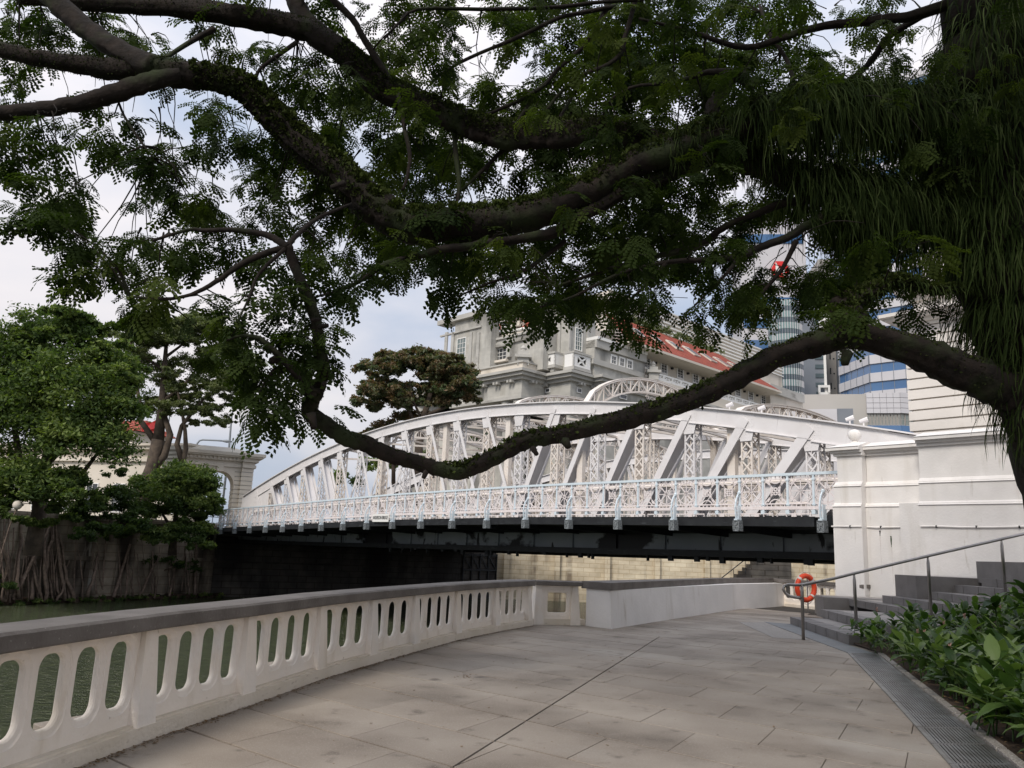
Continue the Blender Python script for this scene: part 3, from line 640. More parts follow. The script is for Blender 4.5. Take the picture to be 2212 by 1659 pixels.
# fascia under the rail
for k in range(-1, 17):
    a, b_ = k * BAY, (k + 1) * BAY
    MB().bar(BP(a + .02, .02, zdeck(a) - .30), BP(min(b_ - .02, T1), .02, zdeck(b_) - .30), .10, .30, side=nv).build('fascia_plate', M['black'], deck)
    mb = MB()
    for q in range(2):
        u0, u1 = (q + .06) / 2, (q + .94) / 2; ta_, tb_ = a + BAY * u0, min(a + BAY * u1, T1)
        mb.bar(BP(ta_, -.05, zdeck(ta_) - .07), BP(tb_, -.05, zdeck(tb_) - .07), .04, .035, side=nv)
        for u in (.0, .28, .5, .72, 1.):
            t_ = ta_ + (tb_ - ta_) * u; w_ = .16 if u == .5 else .02
            mb.box(BP(t_ - w_ / 2, -.075, zdeck(t_) - .16), dv * w_, nv * .04, (0, 0, .11))
    mb.build('edge_trim', M['panel'], deck)
    g_ = MB(); t_ = a                                   # tapering cantilever floor beams
    g_.add([BP(t_ - .05, .1, zdeck(t_) - .45), BP(t_ - .05, 3.0, zdeck(t_) - .45), BP(t_ - .05, 3.0, zdeck(t_) - .72), BP(t_ - .05, .1, zdeck(t_) - .62)] + [BP(t_ + .05, .1, zdeck(t_) - .45), BP(t_ + .05, 3.0, zdeck(t_) - .45), BP(t_ + .05, 3.0, zdeck(t_) - .72), BP(t_ + .05, .1, zdeck(t_) - .62)],
           [(3, 2, 1, 0), (4, 5, 6, 7), (0, 1, 5, 4), (1, 2, 6, 5), (2, 3, 7, 6), (3, 0, 4, 7)])
    g_.build('cantilever_beam', M['black'], deck)
# main girders
def zgb(t): return float(np.interp(t, [-8, 7, 25, 32, 37, 43, 52], [1.05, 1.13, 1.33, 1.39, 1.45, 1.52, 1.6]))
def zgt(t): return float(np.interp(t, [-8, 7, 32, 43, 52], [1.95, 2.03, 2.19, 2.3, 2.3]))
for gi, oo in enumerate((3.0, 13.0, 23.0)):
    mb = MB(); tt = np.linspace(T0 - 3, T1 + (-.1 if gi == 0 else 6), 13)
    for a, b_ in zip(tt[:-1], tt[1:]):
        w0, w1, tp = zgb(a), zgb(b_), (zgt(a), zgt(b_))
        mb.add([BP(a, oo, w0), BP(b_, oo, w1), BP(b_, oo, tp[1]), BP(a, oo, tp[0]), BP(a, oo + .4, w0), BP(b_, oo + .4, w1), BP(b_, oo + .4, tp[1]), BP(a, oo + .4, tp[0])], [(0, 1, 2, 3), (7, 6, 5, 4), (0, 4, 5, 1), (3, 2, 6, 7)])
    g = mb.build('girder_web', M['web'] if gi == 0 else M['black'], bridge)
    mb = MB()
    for a, b_ in zip(tt[:-1], tt[1:]):
        mb.bar(BP(a, oo + .2, zgb(a) + .05), BP(b_, oo + .2, zgb(b_) + .05), .75, .24, side=nv)
        mb.bar(BP(a, oo + .3, zgt(a) + .32), BP(b_, oo + .3, zgt(b_) + .32), .7, .6, side=nv)
    mb.build('flange', M['black'], g)
    if gi == 0:
        for k in range(-2, 20):
            t_ = k * BAY - .3
            if t_ < T1 - .5: MB().box(BP(t_ - .03, oo - .09, zgb(t_) + .16), dv * .06, nv * .085, (0, 0, zgt(t_) - zgb(t_) - .12)).build('stiffener', M['web'], g)
        r_ = random.Random(3)
        for k in range(34):
            t_ = r_.uniform(15, TP - .6); w_ = r_.choice([.05, .08, .12, .2, .26]); h_ = r_.uniform(.08, .26)
            MB().box(BP(t_, oo - .1, zgb(t_) - .06 - h_), dv * w_, nv * .12, (0, 0, h_)).build('hanging_lug', M['black'], g)
for k in range(0, 18):                                # cross beams under the deck
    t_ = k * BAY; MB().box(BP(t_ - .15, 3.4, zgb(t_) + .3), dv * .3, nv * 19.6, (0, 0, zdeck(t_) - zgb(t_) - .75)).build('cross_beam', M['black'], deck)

# railing
rail = MB()
tr = np.linspace(T0, TP + .2, 40)
for a, b_ in zip(tr[:-1], tr[1:]): rail.bar(BP(a, 0, zrail(a) - .04), BP(b_, 0, zrail(b_) - .04), .10, .085, side=nv)
railing = rail.build('top_rail', M['blue'], bridge)
mb = MB()
for a, b_ in zip(tr[:-1], tr[1:]):
    mb.bar(BP(a, 0, zrail(a) - HR + .09), BP(b_, 0, zrail(b_) - HR + .09), .11, .10, side=nv)
mb.build('bottom_rail', M['panel'], railing)
mb = MB()
for a, b_ in zip(tr[:-1], tr[1:]):
    mb.bar(BP(a, 0, zrail(a) - HR + .22), BP(b_, 0, zrail(b_) - HR + .22), .035, .035, side=nv)
    mb.bar(BP(a, 0, zrail(a) - .185), BP(b_, 0, zrail(b_) - .185), .03, .03, side=nv)
mb.build('rail_strip', M['panel'], railing)
def arcpts(t0, c, r, a0, a1, n): return [(c[0] + r * math.cos(a0 + (a1 - a0) * i / n), c[1] + r * math.sin(a0 + (a1 - a0) * i / n)) for i in range(n + 1)]
def infill(kind, w, lean):
    """local mesh in (t, o, z), z=0 at the lower strip"""
    mb = MB(); h = HR - .39; cx, cz = w / 2, h / 2
    def seg(p, q, ww=.034): mb.bar((p[0], 0, p[1]), (q[0], 0, q[1]), .02, ww, side=(0, 1, 0))
    def arc(c, r, a0, a1, n, ww=.034):
        P = arcpts(0, c, r, a0, a1, n)
        for p, q in zip(P[:-1], P[1:]): seg(p, q, ww)
    for f in (.12, .31, .5, .69, .88): seg((w * f, h + .0), (w * f, h + .17), .022); seg((w * f, -.12), (w * f, 0), .022)
    for f in (.02, .98): seg((w * f, 0), (w * f, h), .024)
    if kind == 0:
        R_ = min(w, h) * .46; arc((cx, cz), R_, 0, 2 * math.pi, 16, .03); arc((cx, cz), .06, 0, 2 * math.pi, 6, .03)
        for k in range(8): a = math.pi * k / 4; seg((cx + .05 * math.cos(a), cz + .05 * math.sin(a)), (cx + R_ * math.cos(a), cz + R_ * math.sin(a)), .028)
        for (x, z) in ((0, 0), (w, 0), (0, h), (w, h)): arc((x, z), w * .22, math.atan2(cz - z, cx - x) - .8, math.atan2(cz - z, cx - x) + .8, 4)
    else:
        seg((0, 0), (w, h)); seg((0, h), (w, 0))
        arc((-.28 * w, cz), w * .60, -.75, .75, 7); arc((1.28 * w, cz), w * .60, math.pi - .75, math.pi + .75, 7)
        arc((cx, cz), .11, 0, 2 * math.pi, 8)
        arc((cx, -.1), w * .3, .3, math.pi - .3, 5); arc((cx, h + .1), w * .3, math.pi + .3, 2 * math.pi - .3, 5)
    return mb
BW = BAY / 3
inf = [infill(k, BW - .06, 0).mesh('infill', M['panel']) for k in (0, 1)]
ang = math.atan2(bd[1], bd[0])
flip = np.dot(np.array([-math.sin(ang), math.cos(ang)]), bn)
nb0 = -4
for k in range(nb0, int(TP / BW) + 1):
    t_ = k * BW; w_ = BW - .06
    if t_ + BW > TP + .5: continue
    p = BP(t_ + .03, 0, zrail(t_ + BW / 2) - HR + .225); o = link('railing_infill', inf[0 if k % 3 == 0 or (k % 6 == 2) else 1], railing, p, (0, math.atan2(zrail(t_) - zrail(t_ + BW), BW), ang))
postm = MB().box((-.032, -.04, 0), (.064, 0, 0), (0, .08, 0), (0, 0, HR - .06)).box((-.055, -.055, .17), (.11, 0, 0), (0, .11, 0), (0, 0, .05)).box((-.055, -.055, HR - .24), (.11, 0, 0), (0, .11, 0), (0, 0, .05)).box((-.06, -.075, -.1), (.12, 0, 0), (0, .15, 0), (0, 0, .12)).mesh('post', M['blue'])
for k in range(nb0, int(TP / BW) + 1):
    t_ = k * BW
    if t_ < TP: link('post', postm, railing, BP(t_, 0, zrail(t_) - HR), (0, 0, ang))
# curved brackets and boxes
def bracket():
    mb = MB(); P = [(-.05, .46), (-.11, .42), (-.18, .32), (-.24, .16), (-.27, .0), (-.25, -.22), (-.22, -.36)]
    for a, b_ in zip(P[:-1], P[1:]): mb.bar((0, a[0], a[1]), (0, b_[0], b_[1]), .045, .05, side=(1, 0, 0))
    mb.box((-.06, -.27, -.40), (.12, 0, 0), (0, .27, 0), (0, 0, .05)); mb.box((-.035, -.2, -.12), (.07, 0, 0), (0, .2, 0), (0, 0, .05)); mb.box((.03, -.2, -.38), (.035, 0, 0), (0, .2, 0), (0, 0, .45))
    mb.lathe((0, -.05, .47), [(.02, -.04), (.055, -.02), (.06, .03), (.02, .07)], 8)
    return mb
bm_ = bracket()
if flip < 0: bm_.v = [(x, -y, z) for x, y, z in bm_.v]
bm_ = bm_.mesh('bracket', M['blue'])
def boxend():
    mb = MB().box((-.11, -.24 if flip > 0 else .02, -.74), (.22, 0, 0), (0, .22, 0), (0, 0, .34)); y = -.25 if flip > 0 else .25
    for (p, q) in (((-.09, y, -.72), (.09, y, -.42)), ((.09, y, -.72), (-.09, y, -.42)), ((-.11, y, -.73), (.11, y, -.73)), ((-.11, y, -.41), (.11, y, -.41)), ((-.10, y, -.73), (-.10, y, -.41)), ((.10, y, -.73), (.10, y, -.41))): mb.bar(p, q, .025, .03, side=(0, 1, 0))
    return mb.mesh('beam_end_box', M['boxgrey'])
bx_ = boxend()
for k in range(-1, 18):
    t_ = k * BAY if k < 17 else TP - .65
    if t_ > TP - .3 or t_ > T1: continue
    p = BP(t_, 0, zrail(t_) - HR + .1); link('bracket', bm_, railing, p, (0, 0, ang)); link('beam_end_box', bx_, deck, p, (0, 0, ang))
# name board
ts0, zs0 = BT(804.5, 1126, -.16); ts1, zs1 = BT(840, 1112.5, -.16)
sign = thing('bridge_name_sign', BP((ts0 + ts1) / 2, -.16, zs0), 'small white name board with dark lettering hung on the bridge railing', 'sign')
zc = (zs0 + zs1) / 2 + .02; hh = .42
MB().box(BP(ts0, -.17, zc - hh / 2), dv * (ts1 - ts0), nv * .04, (0, 0, hh)).build('board', M['frame'], sign)
cu = bpy.data.curves.new('lettering', 'FONT'); cu.body = 'ANDERSON BRIDGE'; cu.size = .25; cu.align_x = 'CENTER'; cu.align_y = 'CENTER'; cu.extrude = .004
tx = bpy.data.objects.new('lettering', cu); col.objects.link(tx); X = dv if np.dot(dv[:2], (1, 0)) > 0 else -dv; Nf = -nv
tx.matrix_world = Matrix(((X[0], 0, Nf[0], 0), (X[1], 0, Nf[1], 0), (0, 1, 0, 0), (0, 0, 0, 1)))
dg = bpy.context.evaluated_depsgraph_get(); me = bpy.data.meshes.new_from_object(tx.evaluated_get(dg)); me.materials.clear(); me.materials.append(M['black'])
xs_ = [v.co.x for v in me.vertices]; fx = (ts1 - ts0) * .92 / (max(xs_) - min(xs_)); pc = BP((ts0 + ts1) / 2, -.178, zc)
for v in me.vertices: q = pc + X * v.co.x * fx + np.array([0, 0, 1]) * v.co.y + Nf * v.co.z; v.co = q
bpy.data.objects.remove(tx); link('lettering', me, sign)

# ---- trusses
prof = [(-9.5, 3.2), (-7.11, 4.38), (-3.96, 5.43), (-.88, 6.13), (4.0, 6.99), (8.4, 7.68), (11.7, 8.11), (15.56, 8.54), (19.57, 8.73), (24.38, 8.58), (28.98, 8.25), (33.85, 7.73), (37.3, 7.14), (38.84, 6.87), (40.72, 6.51), (43.59, 5.87), (45.75, 5.41), (48.5, 4.6), (51.5, 3.3)]
PX, PZ = zip(*prof)
pc_ = np.polyfit(PX[1:-2], PZ[1:-2], 4)
def ztop(t): return float(np.polyval(pc_, t)) if -7.2 < t < 47 else float(np.interp(t, PX, PZ))
PB_ = BAY; K0, K1 = -2, 17; TC = 19.6
SH = .35 * BAY
def make_truss(oo, name_mat, idx, detail=True):
    hch = .52; tm = M['truss']; ti = M['truss_in']
    nodes = [k * PB_ + SH for k in range(K0, K1 + 1)]
    mb = MB(); fine = np.linspace(nodes[0] - PB_ * .9, nodes[-1] + PB_ * 1.1, 46)
    for a, b_ in zip(fine[:-1], fine[1:]):                         # top flange plate
        mb.bar(BP(a, oo, ztop(a) - .02), BP(b_, oo, ztop(b_) - .02), .78, .05, side=nv)
    tr_ = mb.build('truss_top_flange', tm, bridge)
    for i in range(len(nodes) - 1):                               # two web plates per panel
        a, b_ = nodes[i], nodes[i + 1]; mb = MB(); hh_ = .52 + max(0, (abs((a + b_) / 2 - TC) - 14)) * .022
        for sgn in (-1, 1):
            for q in range(2):
                u, v_ = a + (b_ - a) * q / 2 + .005, a + (b_ - a) * (q + 1) / 2 - (.005 if q else 0)
                mb.bar(BP(u, oo + sgn * .26, ztop(u) - .045 - hh_ / 2), BP(v_, oo + sgn * .26, ztop(v_) - .045 - hh_ / 2), .035, hh_, side=nv)
                if sgn == -1: mb.bar(BP(u, oo - .29, ztop(u) - .05 - hh_), BP(v_, oo - .29, ztop(v_) - .05 - hh_), .09, .03, side=nv)
        mb.build('chord_plate', tm, tr_)
    for i, t_ in enumerate(nodes):
        zt_, zb_ = ztop(t_) - .55, zdeck(t_) - .1
        if zt_ - zb_ < .7: continue
        mb = MB(); hw = .21                                       # lattice column: four angles, laced on both faces
        for sgn in (-1, 1):
            for s2 in (-1, 1): mb.box(BP(t_ + s2 * hw - .03, oo + sgn * .22 - .03, zb_), dv * .06, nv * .06, (0, 0, zt_ - zb_ + .1))
            n_ = max(2, int((zt_ - zb_) / .42)); dz = (zt_ - zb_) / n_
            for q in range(n_):
                s2 = 1 if q % 2 else -1
                mb.bar(BP(t_ - s2 * hw, oo + sgn * .24, zb_ + q * dz), BP(t_ + s2 * hw, oo + sgn * .24, zb_ + (q + 1) * dz), .02, .055, side=nv); mb.bar(BP(t_ + s2 * hw, oo + sgn * .225, zb_ + q * dz), BP(t_ - s2 * hw, oo + sgn * .225, zb_ + (q + 1) * dz), .018, .05, side=nv)
        for s2 in (-1, 1):
            for q in range(n_):
                s3 = 1 if q % 2 else -1
                mb.bar(BP(t_ + s2 * hw, oo - s3 * .2, zb_ + q * dz), BP(t_ + s2 * hw, oo + s3 * .2, zb_ + (q + 1) * dz), .02, .055, side=dv)
        mb.build('lattice_column', ti if i % 2 or idx else tm, tr_)
        if detail:                                                # gusset plate on the near face
            s_ = .42; mb = MB(); o_ = oo - .285
            pts = [(t_ - .36, ztop(t_ - .36) - .12), (t_ + .36, ztop(t_ + .36) - .12), (t_ + .34, ztop(t_) - .72), (t_ + .24, ztop(t_) - 1.12), (t_ - .24, ztop(t_) - 1.12), (t_ - .34, ztop(t_) - .72)]
            mb.add([BP(a, o_, z) for a, z in pts] + [BP(a, o_ + .02, z) for a, z in pts], [tuple(range(6)), tuple(reversed(range(6, 12)))] + [(k, k + 6, (k + 1) % 6 + 6, (k + 1) % 6) for k in range(6)])
            mb.build('gusset_plate', tm, tr_)
    for i in range(len(nodes) - 1):
        a, b_ = nodes[i], nodes[i + 1]; left = (a + b_) / 2 < TC
        opts = [left] if ((a + b_) / 2 < TC - 11 or (a + b_) / 2 > TC + 7) else [True, False]
        for L2 in opts:
            p, q = ((a, ztop(a) - .3), (b_, zdeck(b_) - .1)) if L2 else ((b_, ztop(b_) - .3), (a, zdeck(a) - .1))
            wd_ = .26 if len(opts) == 1 else .17; wd_ += max(0, abs((a + b_) / 2 - TC) - 12) * .012
            if p[1] - q[1] < .4: continue
            for sgn in ((-1, 1) if len(opts) == 1 else ((-1,) if L2 else (1,))):
                MB().bar(BP(p[0], oo + sgn * .32, p[1]), BP(q[0], oo + sgn * .32, q[1]), .03, wd_, side=nv).build('diagonal', tm, tr_)
            if len(opts) == 1 and detail:
                MB().bar(BP(p[0], oo, p[1] - .35), BP(q[0], oo, q[1] + .25), .5, .02, side=nv).build('diagonal_web', tm, tr_)
    mb = MB()
    for sgn in (-1, 1): mb.tube([BP(t_, oo + sgn * .42, zdeck(t_) + 1.22) for t_ in nodes], .07, 7)
    mb.build('service_pipe', ti, tr_)
    mb = MB()                                                     # end plates
    for (ta_, tb_) in ((nodes[0] - PB_, nodes[1] - .2), (nodes[-1] - .3, nodes[-1] + PB_ * 1.1)):
        P = [(ta_, zdeck(ta_) - .2), (tb_, zdeck(tb_) - .2), (tb_, ztop(tb_) - .06), (ta_, max(ztop(ta_) - .06, zdeck(ta_)))]
        mb.add([BP(a, oo - .27, z) for a, z in P] + [BP(a, oo + .27, z) for a, z in P], [(0, 1, 2, 3), (7, 6, 5, 4), (0, 4, 5, 1), (1, 5, 6, 2), (2, 6, 7, 3), (3, 7, 4, 0)])
    mb.build('end_plate', tm, tr_)
    if detail:                                                    # rivets
        mb = MB()
        def rivet(t_, z_, o_, s_=.016):
            k = len(mb.v); P = [BP(t_ + s_, o_, z_), BP(t_, o_, z_ + s_), BP(t_ - s_, o_, z_), BP(t_, o_, z_ - s_), BP(t_, o_ - .014, z_)]
            mb.v += [tuple(p) for p in P]; mb.f += [(k, k + 1, k + 4), (k + 1, k + 2, k + 4), (k + 2, k + 3, k + 4), (k + 3, k, k + 4)]
        for t_ in np.arange(8, 47, .16):
            rivet(t_, ztop(t_) - .10, oo - .279); rivet(t_, ztop(t_) - .05 - (.50 + max(0, (abs(t_ - TC) - 14)) * .022), oo - .279)
        for t_ in nodes[6:]:
            for c_ in np.arange(-.28, .29, .14):
                for z_ in np.arange(.2, 1.05, .13):
                    if abs(c_) < .25 or z_ < .7: rivet(t_ + c_, ztop(t_) - z_, oo - .287)
        o = mb.build('rivets', tm, tr_); o['kind'] = 'stuff'
    return tr_
for i, oo in enumerate((3.2, 13.2, 23.2)): make_truss(oo, None, i, detail=(i == 0))

# ---- arched portal braces between trusses
def portal(t_, rise, o0, o1):
    n_ = 16; mb = MB(); top, bot = [], []
    for i in range(n_ + 1):
        u = i / n_; o_ = o0 + (o1 - o0) * u; sh = 1 - (2 * u - 1) ** 2
        zt = ztop(t_) - .25 + rise * sh ** .62; top.append(BP(t_, o_, zt)); bot.append(BP(t_, o_, zt - .62 - .25 * (1 - sh)))
    for s2 in (-.12, .12):
        for a, b_ in zip(top[:-1], top[1:]): mb.bar(a + dv * s2, b_ + dv * s2, .07, .08, side=dv)
        for a, b_ in zip(bot[:-1], bot[1:]): mb.bar(a + dv * s2, b_ + dv * s2, .06, .07, side=dv)
        for i in range(1, n_):
            q = i + 1 if i % 2 else i - 1
            mb.bar(bot[i] + dv * s2, top[i] + dv * s2, .035, .05, side=dv)
            mb.bar((bot[i] if i % 2 else top[i]) + dv * s2, (top[i + 1] if i % 2 else bot[i + 1]) + dv * s2, .035, .055, side=dv)
    for a, b_ in zip(top[:-1], top[1:]): mb.bar(a + (0, 0, .06), b_ + (0, 0, .06), .34, .03, side=dv)
    o = mb.build('portal_arch', M['truss_in'], bridge)
    leg = MB()
    for o_ in (o0, o1):
        leg.bar(BP(t_, o_, zdeck(t_)), BP(t_, o_, ztop(t_) - .3), .34, .22, side=dv)
    leg.build('portal_leg', M['truss_in'], o)
    sc_ = MB(); c = (bot[n_ // 2] + bot[n_ // 2 + 1]) / 2 - np.array([0, 0, .42])   # scroll ornament hanging at the crown
    for sgn in (-1, 1):
        for (cx, cz, r_) in ((.42, .08, .2), (.22, -.16, .14), (.78, .2, .13), (.12, .16, .12)):
            P = [c + nv * sgn * (cx + r_ * (1 - q / 22) * math.cos(q * .6)) + np.array([0, 0, cz + r_ * (1 - q / 22) * math.sin(q * .6)]) for q in range(18)]
            sc_.tube(P, .022, 4, cap=False)
    sc_.tube([c + (0, 0, .4), c - (0, 0, .3)], .03, 5)
    sc_.build('scroll_ornament', M['truss_in'], o)
for (t_, r_) in ((SH + 5 * PB_, .7), (SH + 7.5 * PB_, .7), (SH + 9.6 * PB_, 1.3), (SH + 11.6 * PB_, 2.05), (SH + 14.7 * PB_, .95)):
    portal(t_, r_, 3.2, 13.2); portal(t_, r_, 13.2, 23.2)
# far side railing and bracing seen through the trusses
mb = MB()
for t_ in np.arange(-4, 46, .9): mb.bar(BP(t_, 26, zdeck(t_)), BP(t_, 26, zdeck(t_) + 1.1), .05, .05)
mb.bar(BP(-4, 26, zdeck(-4) + 1.1), BP(20, 26, zdeck(20) + 1.1), .06, .08); mb.bar(BP(20, 26, zdeck(20) + 1.1), BP(46, 26, zdeck(46) + 1.1), .06, .08); mb.build('far_railing', M['blue'], bridge)
for k in range(2, 16, 1):
    t_ = SH + k * PB_; u = t_ + PB_
    MB().bar(BP(t_, 3.5, ztop(t_) - .4), BP(u, 12.9, ztop(u) - .4), .12, .12).build('sway_brace', M['truss_in'], bridge)
    MB().bar(BP(u, 3.5, ztop(u) - .4), BP(t_, 12.9, ztop(t_) - .4), .12, .12).build('sway_brace', M['truss_in'], bridge)

# birds / lamps on the chord
for k, (x, y) in enumerate([(1836, 912), (1866, 918), (1576, 876), (1645, 884)]):
    t_, z_ = BT(x, y, 3.2); z_ = ztop(t_) + .02
    t = thing('bridge_spotlight', BP(t_, 3.2, z_), ['small white spotlight on the right part of the top chord, nearer the ball finial', 'small white spotlight on the top chord just left of the striped tower base', 'small white spotlight on the chord under the dark branch', 'small white spotlight on the chord below the glass tower'][k], 'spotlight', 'spotlights on the bridge chord')
    MB().box(BP(t_ - .02, 3.18, z_), dv * .04, nv * .04, (0, 0, .14)).build('stem', M['truss'], t)
    MB().tube([BP(t_ - .12, 3.15, z_ + .14), BP(t_ + .12, 3.25, z_ + .22)], [.06, .09], 8).build('head', M['truss'], t)

# ================================================================== PIER (right, near bank)
pier = thing('bridge_pier', BP(TP, -.3, 0), 'massive white plastered bridge pier with mouldings and a rust stained recess', 'pier')
zA = lambda y, x=1838, o=-.35: BT(x, y, o)[1]
tA0 = TP; tA1 = BT(1869, 1120, -.35)[0]; tB1 = BT(1958, 1120, -.35)[0]; tC1 = 62.; tCu = BT(1993, 1050, -.45)[0]
Zs = dict(base=-1, rope=zA(1138), step2=zA(1091), step1=zA(1047.5), neck=zA(985), cap=zA(968))
def pb(t0, t1, o0, z0, z1, name, mm=None, par_=None, o1=2.2): return MB().box(BP(t0, o0, z0), dv * (t1 - t0), nv * (o1 - o0), (0, 0, z1 - z0)).build(name, mm or M['white'], par_ or pier)
for nm, t0, t1, oo in (('A', tA0, tA1, -.55), ('B', tA1 + .004, tB1, -.30), ('C', tB1 + .004, tC1, -.75)):
    e0 = .0 if nm != 'A' else 1.
    bz = pb(t0 - .10 * e0, t1, oo, -1, Zs['step2'], 'base_block')
    if nm == 'B': t1 = tCu
    if nm == 'C': t0 = tCu + .004
    pb(t0 - .07 * e0, t1 - .003, oo + .06, Zs['step2'] + .002, Zs['step1'] , 'middle_block')
    pb(t0, t1 - .006, oo + .16, Zs['step1'] + .002, Zs['neck'] + (.10 if nm == 'C' else 0), 'upper_block')
    for z_, dd in ((Zs['step2'], 0), (Zs['step1'], .06)):        # weathered slopes
        P = [BP(t0 - (.10 - dd * .4) * e0 - .012, oo + dd - .03, z_ - .05), BP(t1 - .001, oo + dd - .03, z_ - .05), BP(t1 - .001, oo + dd + .10, z_ + .09), BP(t0 - .05 * e0 - .01, oo + dd + .10, z_ + .09)]
        P += [BP(t0 - (.10 - dd * .4) * e0 - .012, oo + dd + .2, z_ - .06), BP(t1 - .001, oo + dd + .2, z_ - .06)]
        MB().add(P, [(0, 1, 2, 3), (4, 5, 1, 0), (0, 3, 4), (1, 5, 2)]).build('sloped_moulding', M['white'], bz)
    zz = Zs['neck'] + (.10 if nm == 'C' else 0)
    for q, (o_, h0, h1) in enumerate(((.10, 0, .08), (.03, .083, .15), (-.06, .153, .24))):
        pb(t0 - (.16 - o_) * e0 - .02, t1 + .03 * (nm == 'A') - .002 * q, oo + o_, zz + h0, zz + h1, 'cornice')
    P = [BP(t0 - .22 * e0 - .02, oo - .08, zz + .242), BP(t1 + .02, oo - .08, zz + .242), BP(t1 + .02, oo + .5, zz + .42), BP(t0 + .15 * e0, oo + .5, zz + .42), BP(t0 - .22 * e0 - .02, 2.2, zz + .242), BP(t1 + .02, 2.2, zz + .242)]
    MB().add(P, [(0, 1, 2, 3), (0, 3, 4), (1, 5, 2), (3, 2, 5, 4)]).build('weathering', M['white'], pier)
    rp = [BP(t0 - .13 * e0 + .02, oo - .02, Zs['rope'])] + [BP(t, oo - .025, Zs['rope'] + .015 * math.sin(t * 2.3)) for t in np.arange(t0 + .3, t1 - .1, .7)] + [BP(t1 - .01, oo - .02, Zs['rope'])]
    if e0: rp = [BP(t0 - .12, oo + 1, Zs['rope'])] + [BP(t0 - .13, oo - .03, Zs['rope'])] + rp[1:]
    MB().tube(rp, .022, 6).build('cable', M['white'], pier)
    for t in np.arange(t0 + .4, t1, .95): MB().box(BP(t, oo - .055, Zs['rope'] - .03), dv * .03, nv * .06, (0, 0, .06)).build('clamp', M['black'], pier)
zz = Zs['neck'] + .42; tb_ = BT(1843, 950, .0)[0]
ball = MB().lathe(BP(tb_, .1, zz - .12), [(.34, 0), (.33, .03), (.16, .12), (.08, .17), (.075, .20), (.12, .22), (.17, .28), (.19, .36), (.17, .44), (.11, .51), (.02, .54)], 20)
bo = ball.build('ball_finial', M['white'], pier, smooth=True)
for (x, y0, y1, w_, mm) in ((1900.6, 1146, 1157, .05, 'black'), (1900.8, 1157, 1240, .018, 'stain'), (1924.5, 1158, 1182, .045, 'rust'), (1926, 1180, 1262, .016, 'stain')):
    if mm not in M: M[mm] = mat(mm + '_mark', (.45, .25, .11) if mm == 'rust' else (.60, .55, .52), (.62, .45, .3) if mm == 'rust' else None, 14, .8)
    t0, z1 = BT(x, y0, -.302); _, z0 = BT(x, y1, -.302)
    o_ = -.302; n_ = 8; P = [BP(t0 - w_ / 2 * (1 - i / n_ * .6) + rng.uniform(-.006, .006), o_, z1 + (z0 - z1) * i / n_) for i in range(n_ + 1)]; R_ = [BP(t0 + w_ / 2 * (1 - i / n_ * .6) + rng.uniform(-.006, .006), o_, z1 + (z0 - z1) * i / n_) for i in range(n_ + 1)]
    MB().add(P + R_, [(i, i + 1, i + n_ + 2, i + n_ + 1) for i in range(n_)]).build('drip_stain', M[mm], pier)

# ================================================================== RIGHT RUSTICATED BUILDING
RO = 5.0
tR, zR0 = BT(1966, 940, RO)
rb = thing('rusticated_building', BP(tR, RO, 0), 'tall cream building with deep horizontal joints and a heavy cornice behind the pier', 'building')
zf = lambda y, x=2080: BT(x, y, RO)[1]
zg = [zf((700 + c / 3.687) / 1.1302, (1700 + 2100 / 3.687) / 1.1302) for c in (1295, 1200, 1105, 1010, 910, 810)]
dz = (zg[-1] - zg[0]) / 5
z_c = BT(1966, (700 + 370 / 3.687) / 1.1302, RO)[1]; z_ct = BT(1940, (700 + 262 / 3.687) / 1.1302, RO - .7)[1]
n_up = int(round((z_c - zg[0]) / dz)); dz = (z_c - zg[0]) / n_up
for k in range(-4, n_up):
    z0 = zg[0] + k * dz; MB().box(BP(tR, RO, z0 + .03), dv * 40, nv * 8, (0, 0, dz - .055)).build('stone_course', M['rusticated'], rb)
MB().box(BP(tR + .12, RO + .12, -1), dv * 39.8, nv * 7.8, (0, 0, z_c + 1)).build('wall_core', M['rusticated'], rb)
for (a, h0, h1) in ((.08, 0, .12), (.22, .122, .24), (.45, .242, .34), (.62, .342, .46)):
    MB().box(BP(tR - a, RO - a, z_c + h0), dv * 41, nv * 9, (0, 0, h1 - h0)).build('cornice', M['rusticated'], rb)
z2 = z_c + .46; zup = BT(1960, (700 + 130 / 3.687) / 1.1302, RO)[1]
MB().box(BP(tR + .25, RO + .25, z2), dv * 40, nv * 8, (0, 0, zup - z2 + .2)).build('frieze', M['rusticated'], rb)
for (a, h0, h1) in ((.05, 0, .12), (.42, .30, .42), (.55, .422, .6)):
    MB().box(BP(tR + .2 - a, RO + .2 - a, zup + h0), dv * 41, nv * 9, (0, 0, h1 - h0)).build('cornice', M['rusticated'], rb)
MB().box(BP(tR + .15, RO + .15, zup + .12), dv * 40, nv * 8, (0, 0, .18)).build('frieze', M['rusticated'], rb)
for k in range(40): MB().box(BP(tR + .1 + k * .62, RO - .15, zup + .13), dv * .22, nv * .3, (0, 0, .165)).build('modillion', M['rusticated'], rb)
MB().box(BP(tR + .5, RO + .5, zup + .6), dv * 40, nv * 8, (0, 0, 3.5)).build('attic', M['rusticated'], rb)
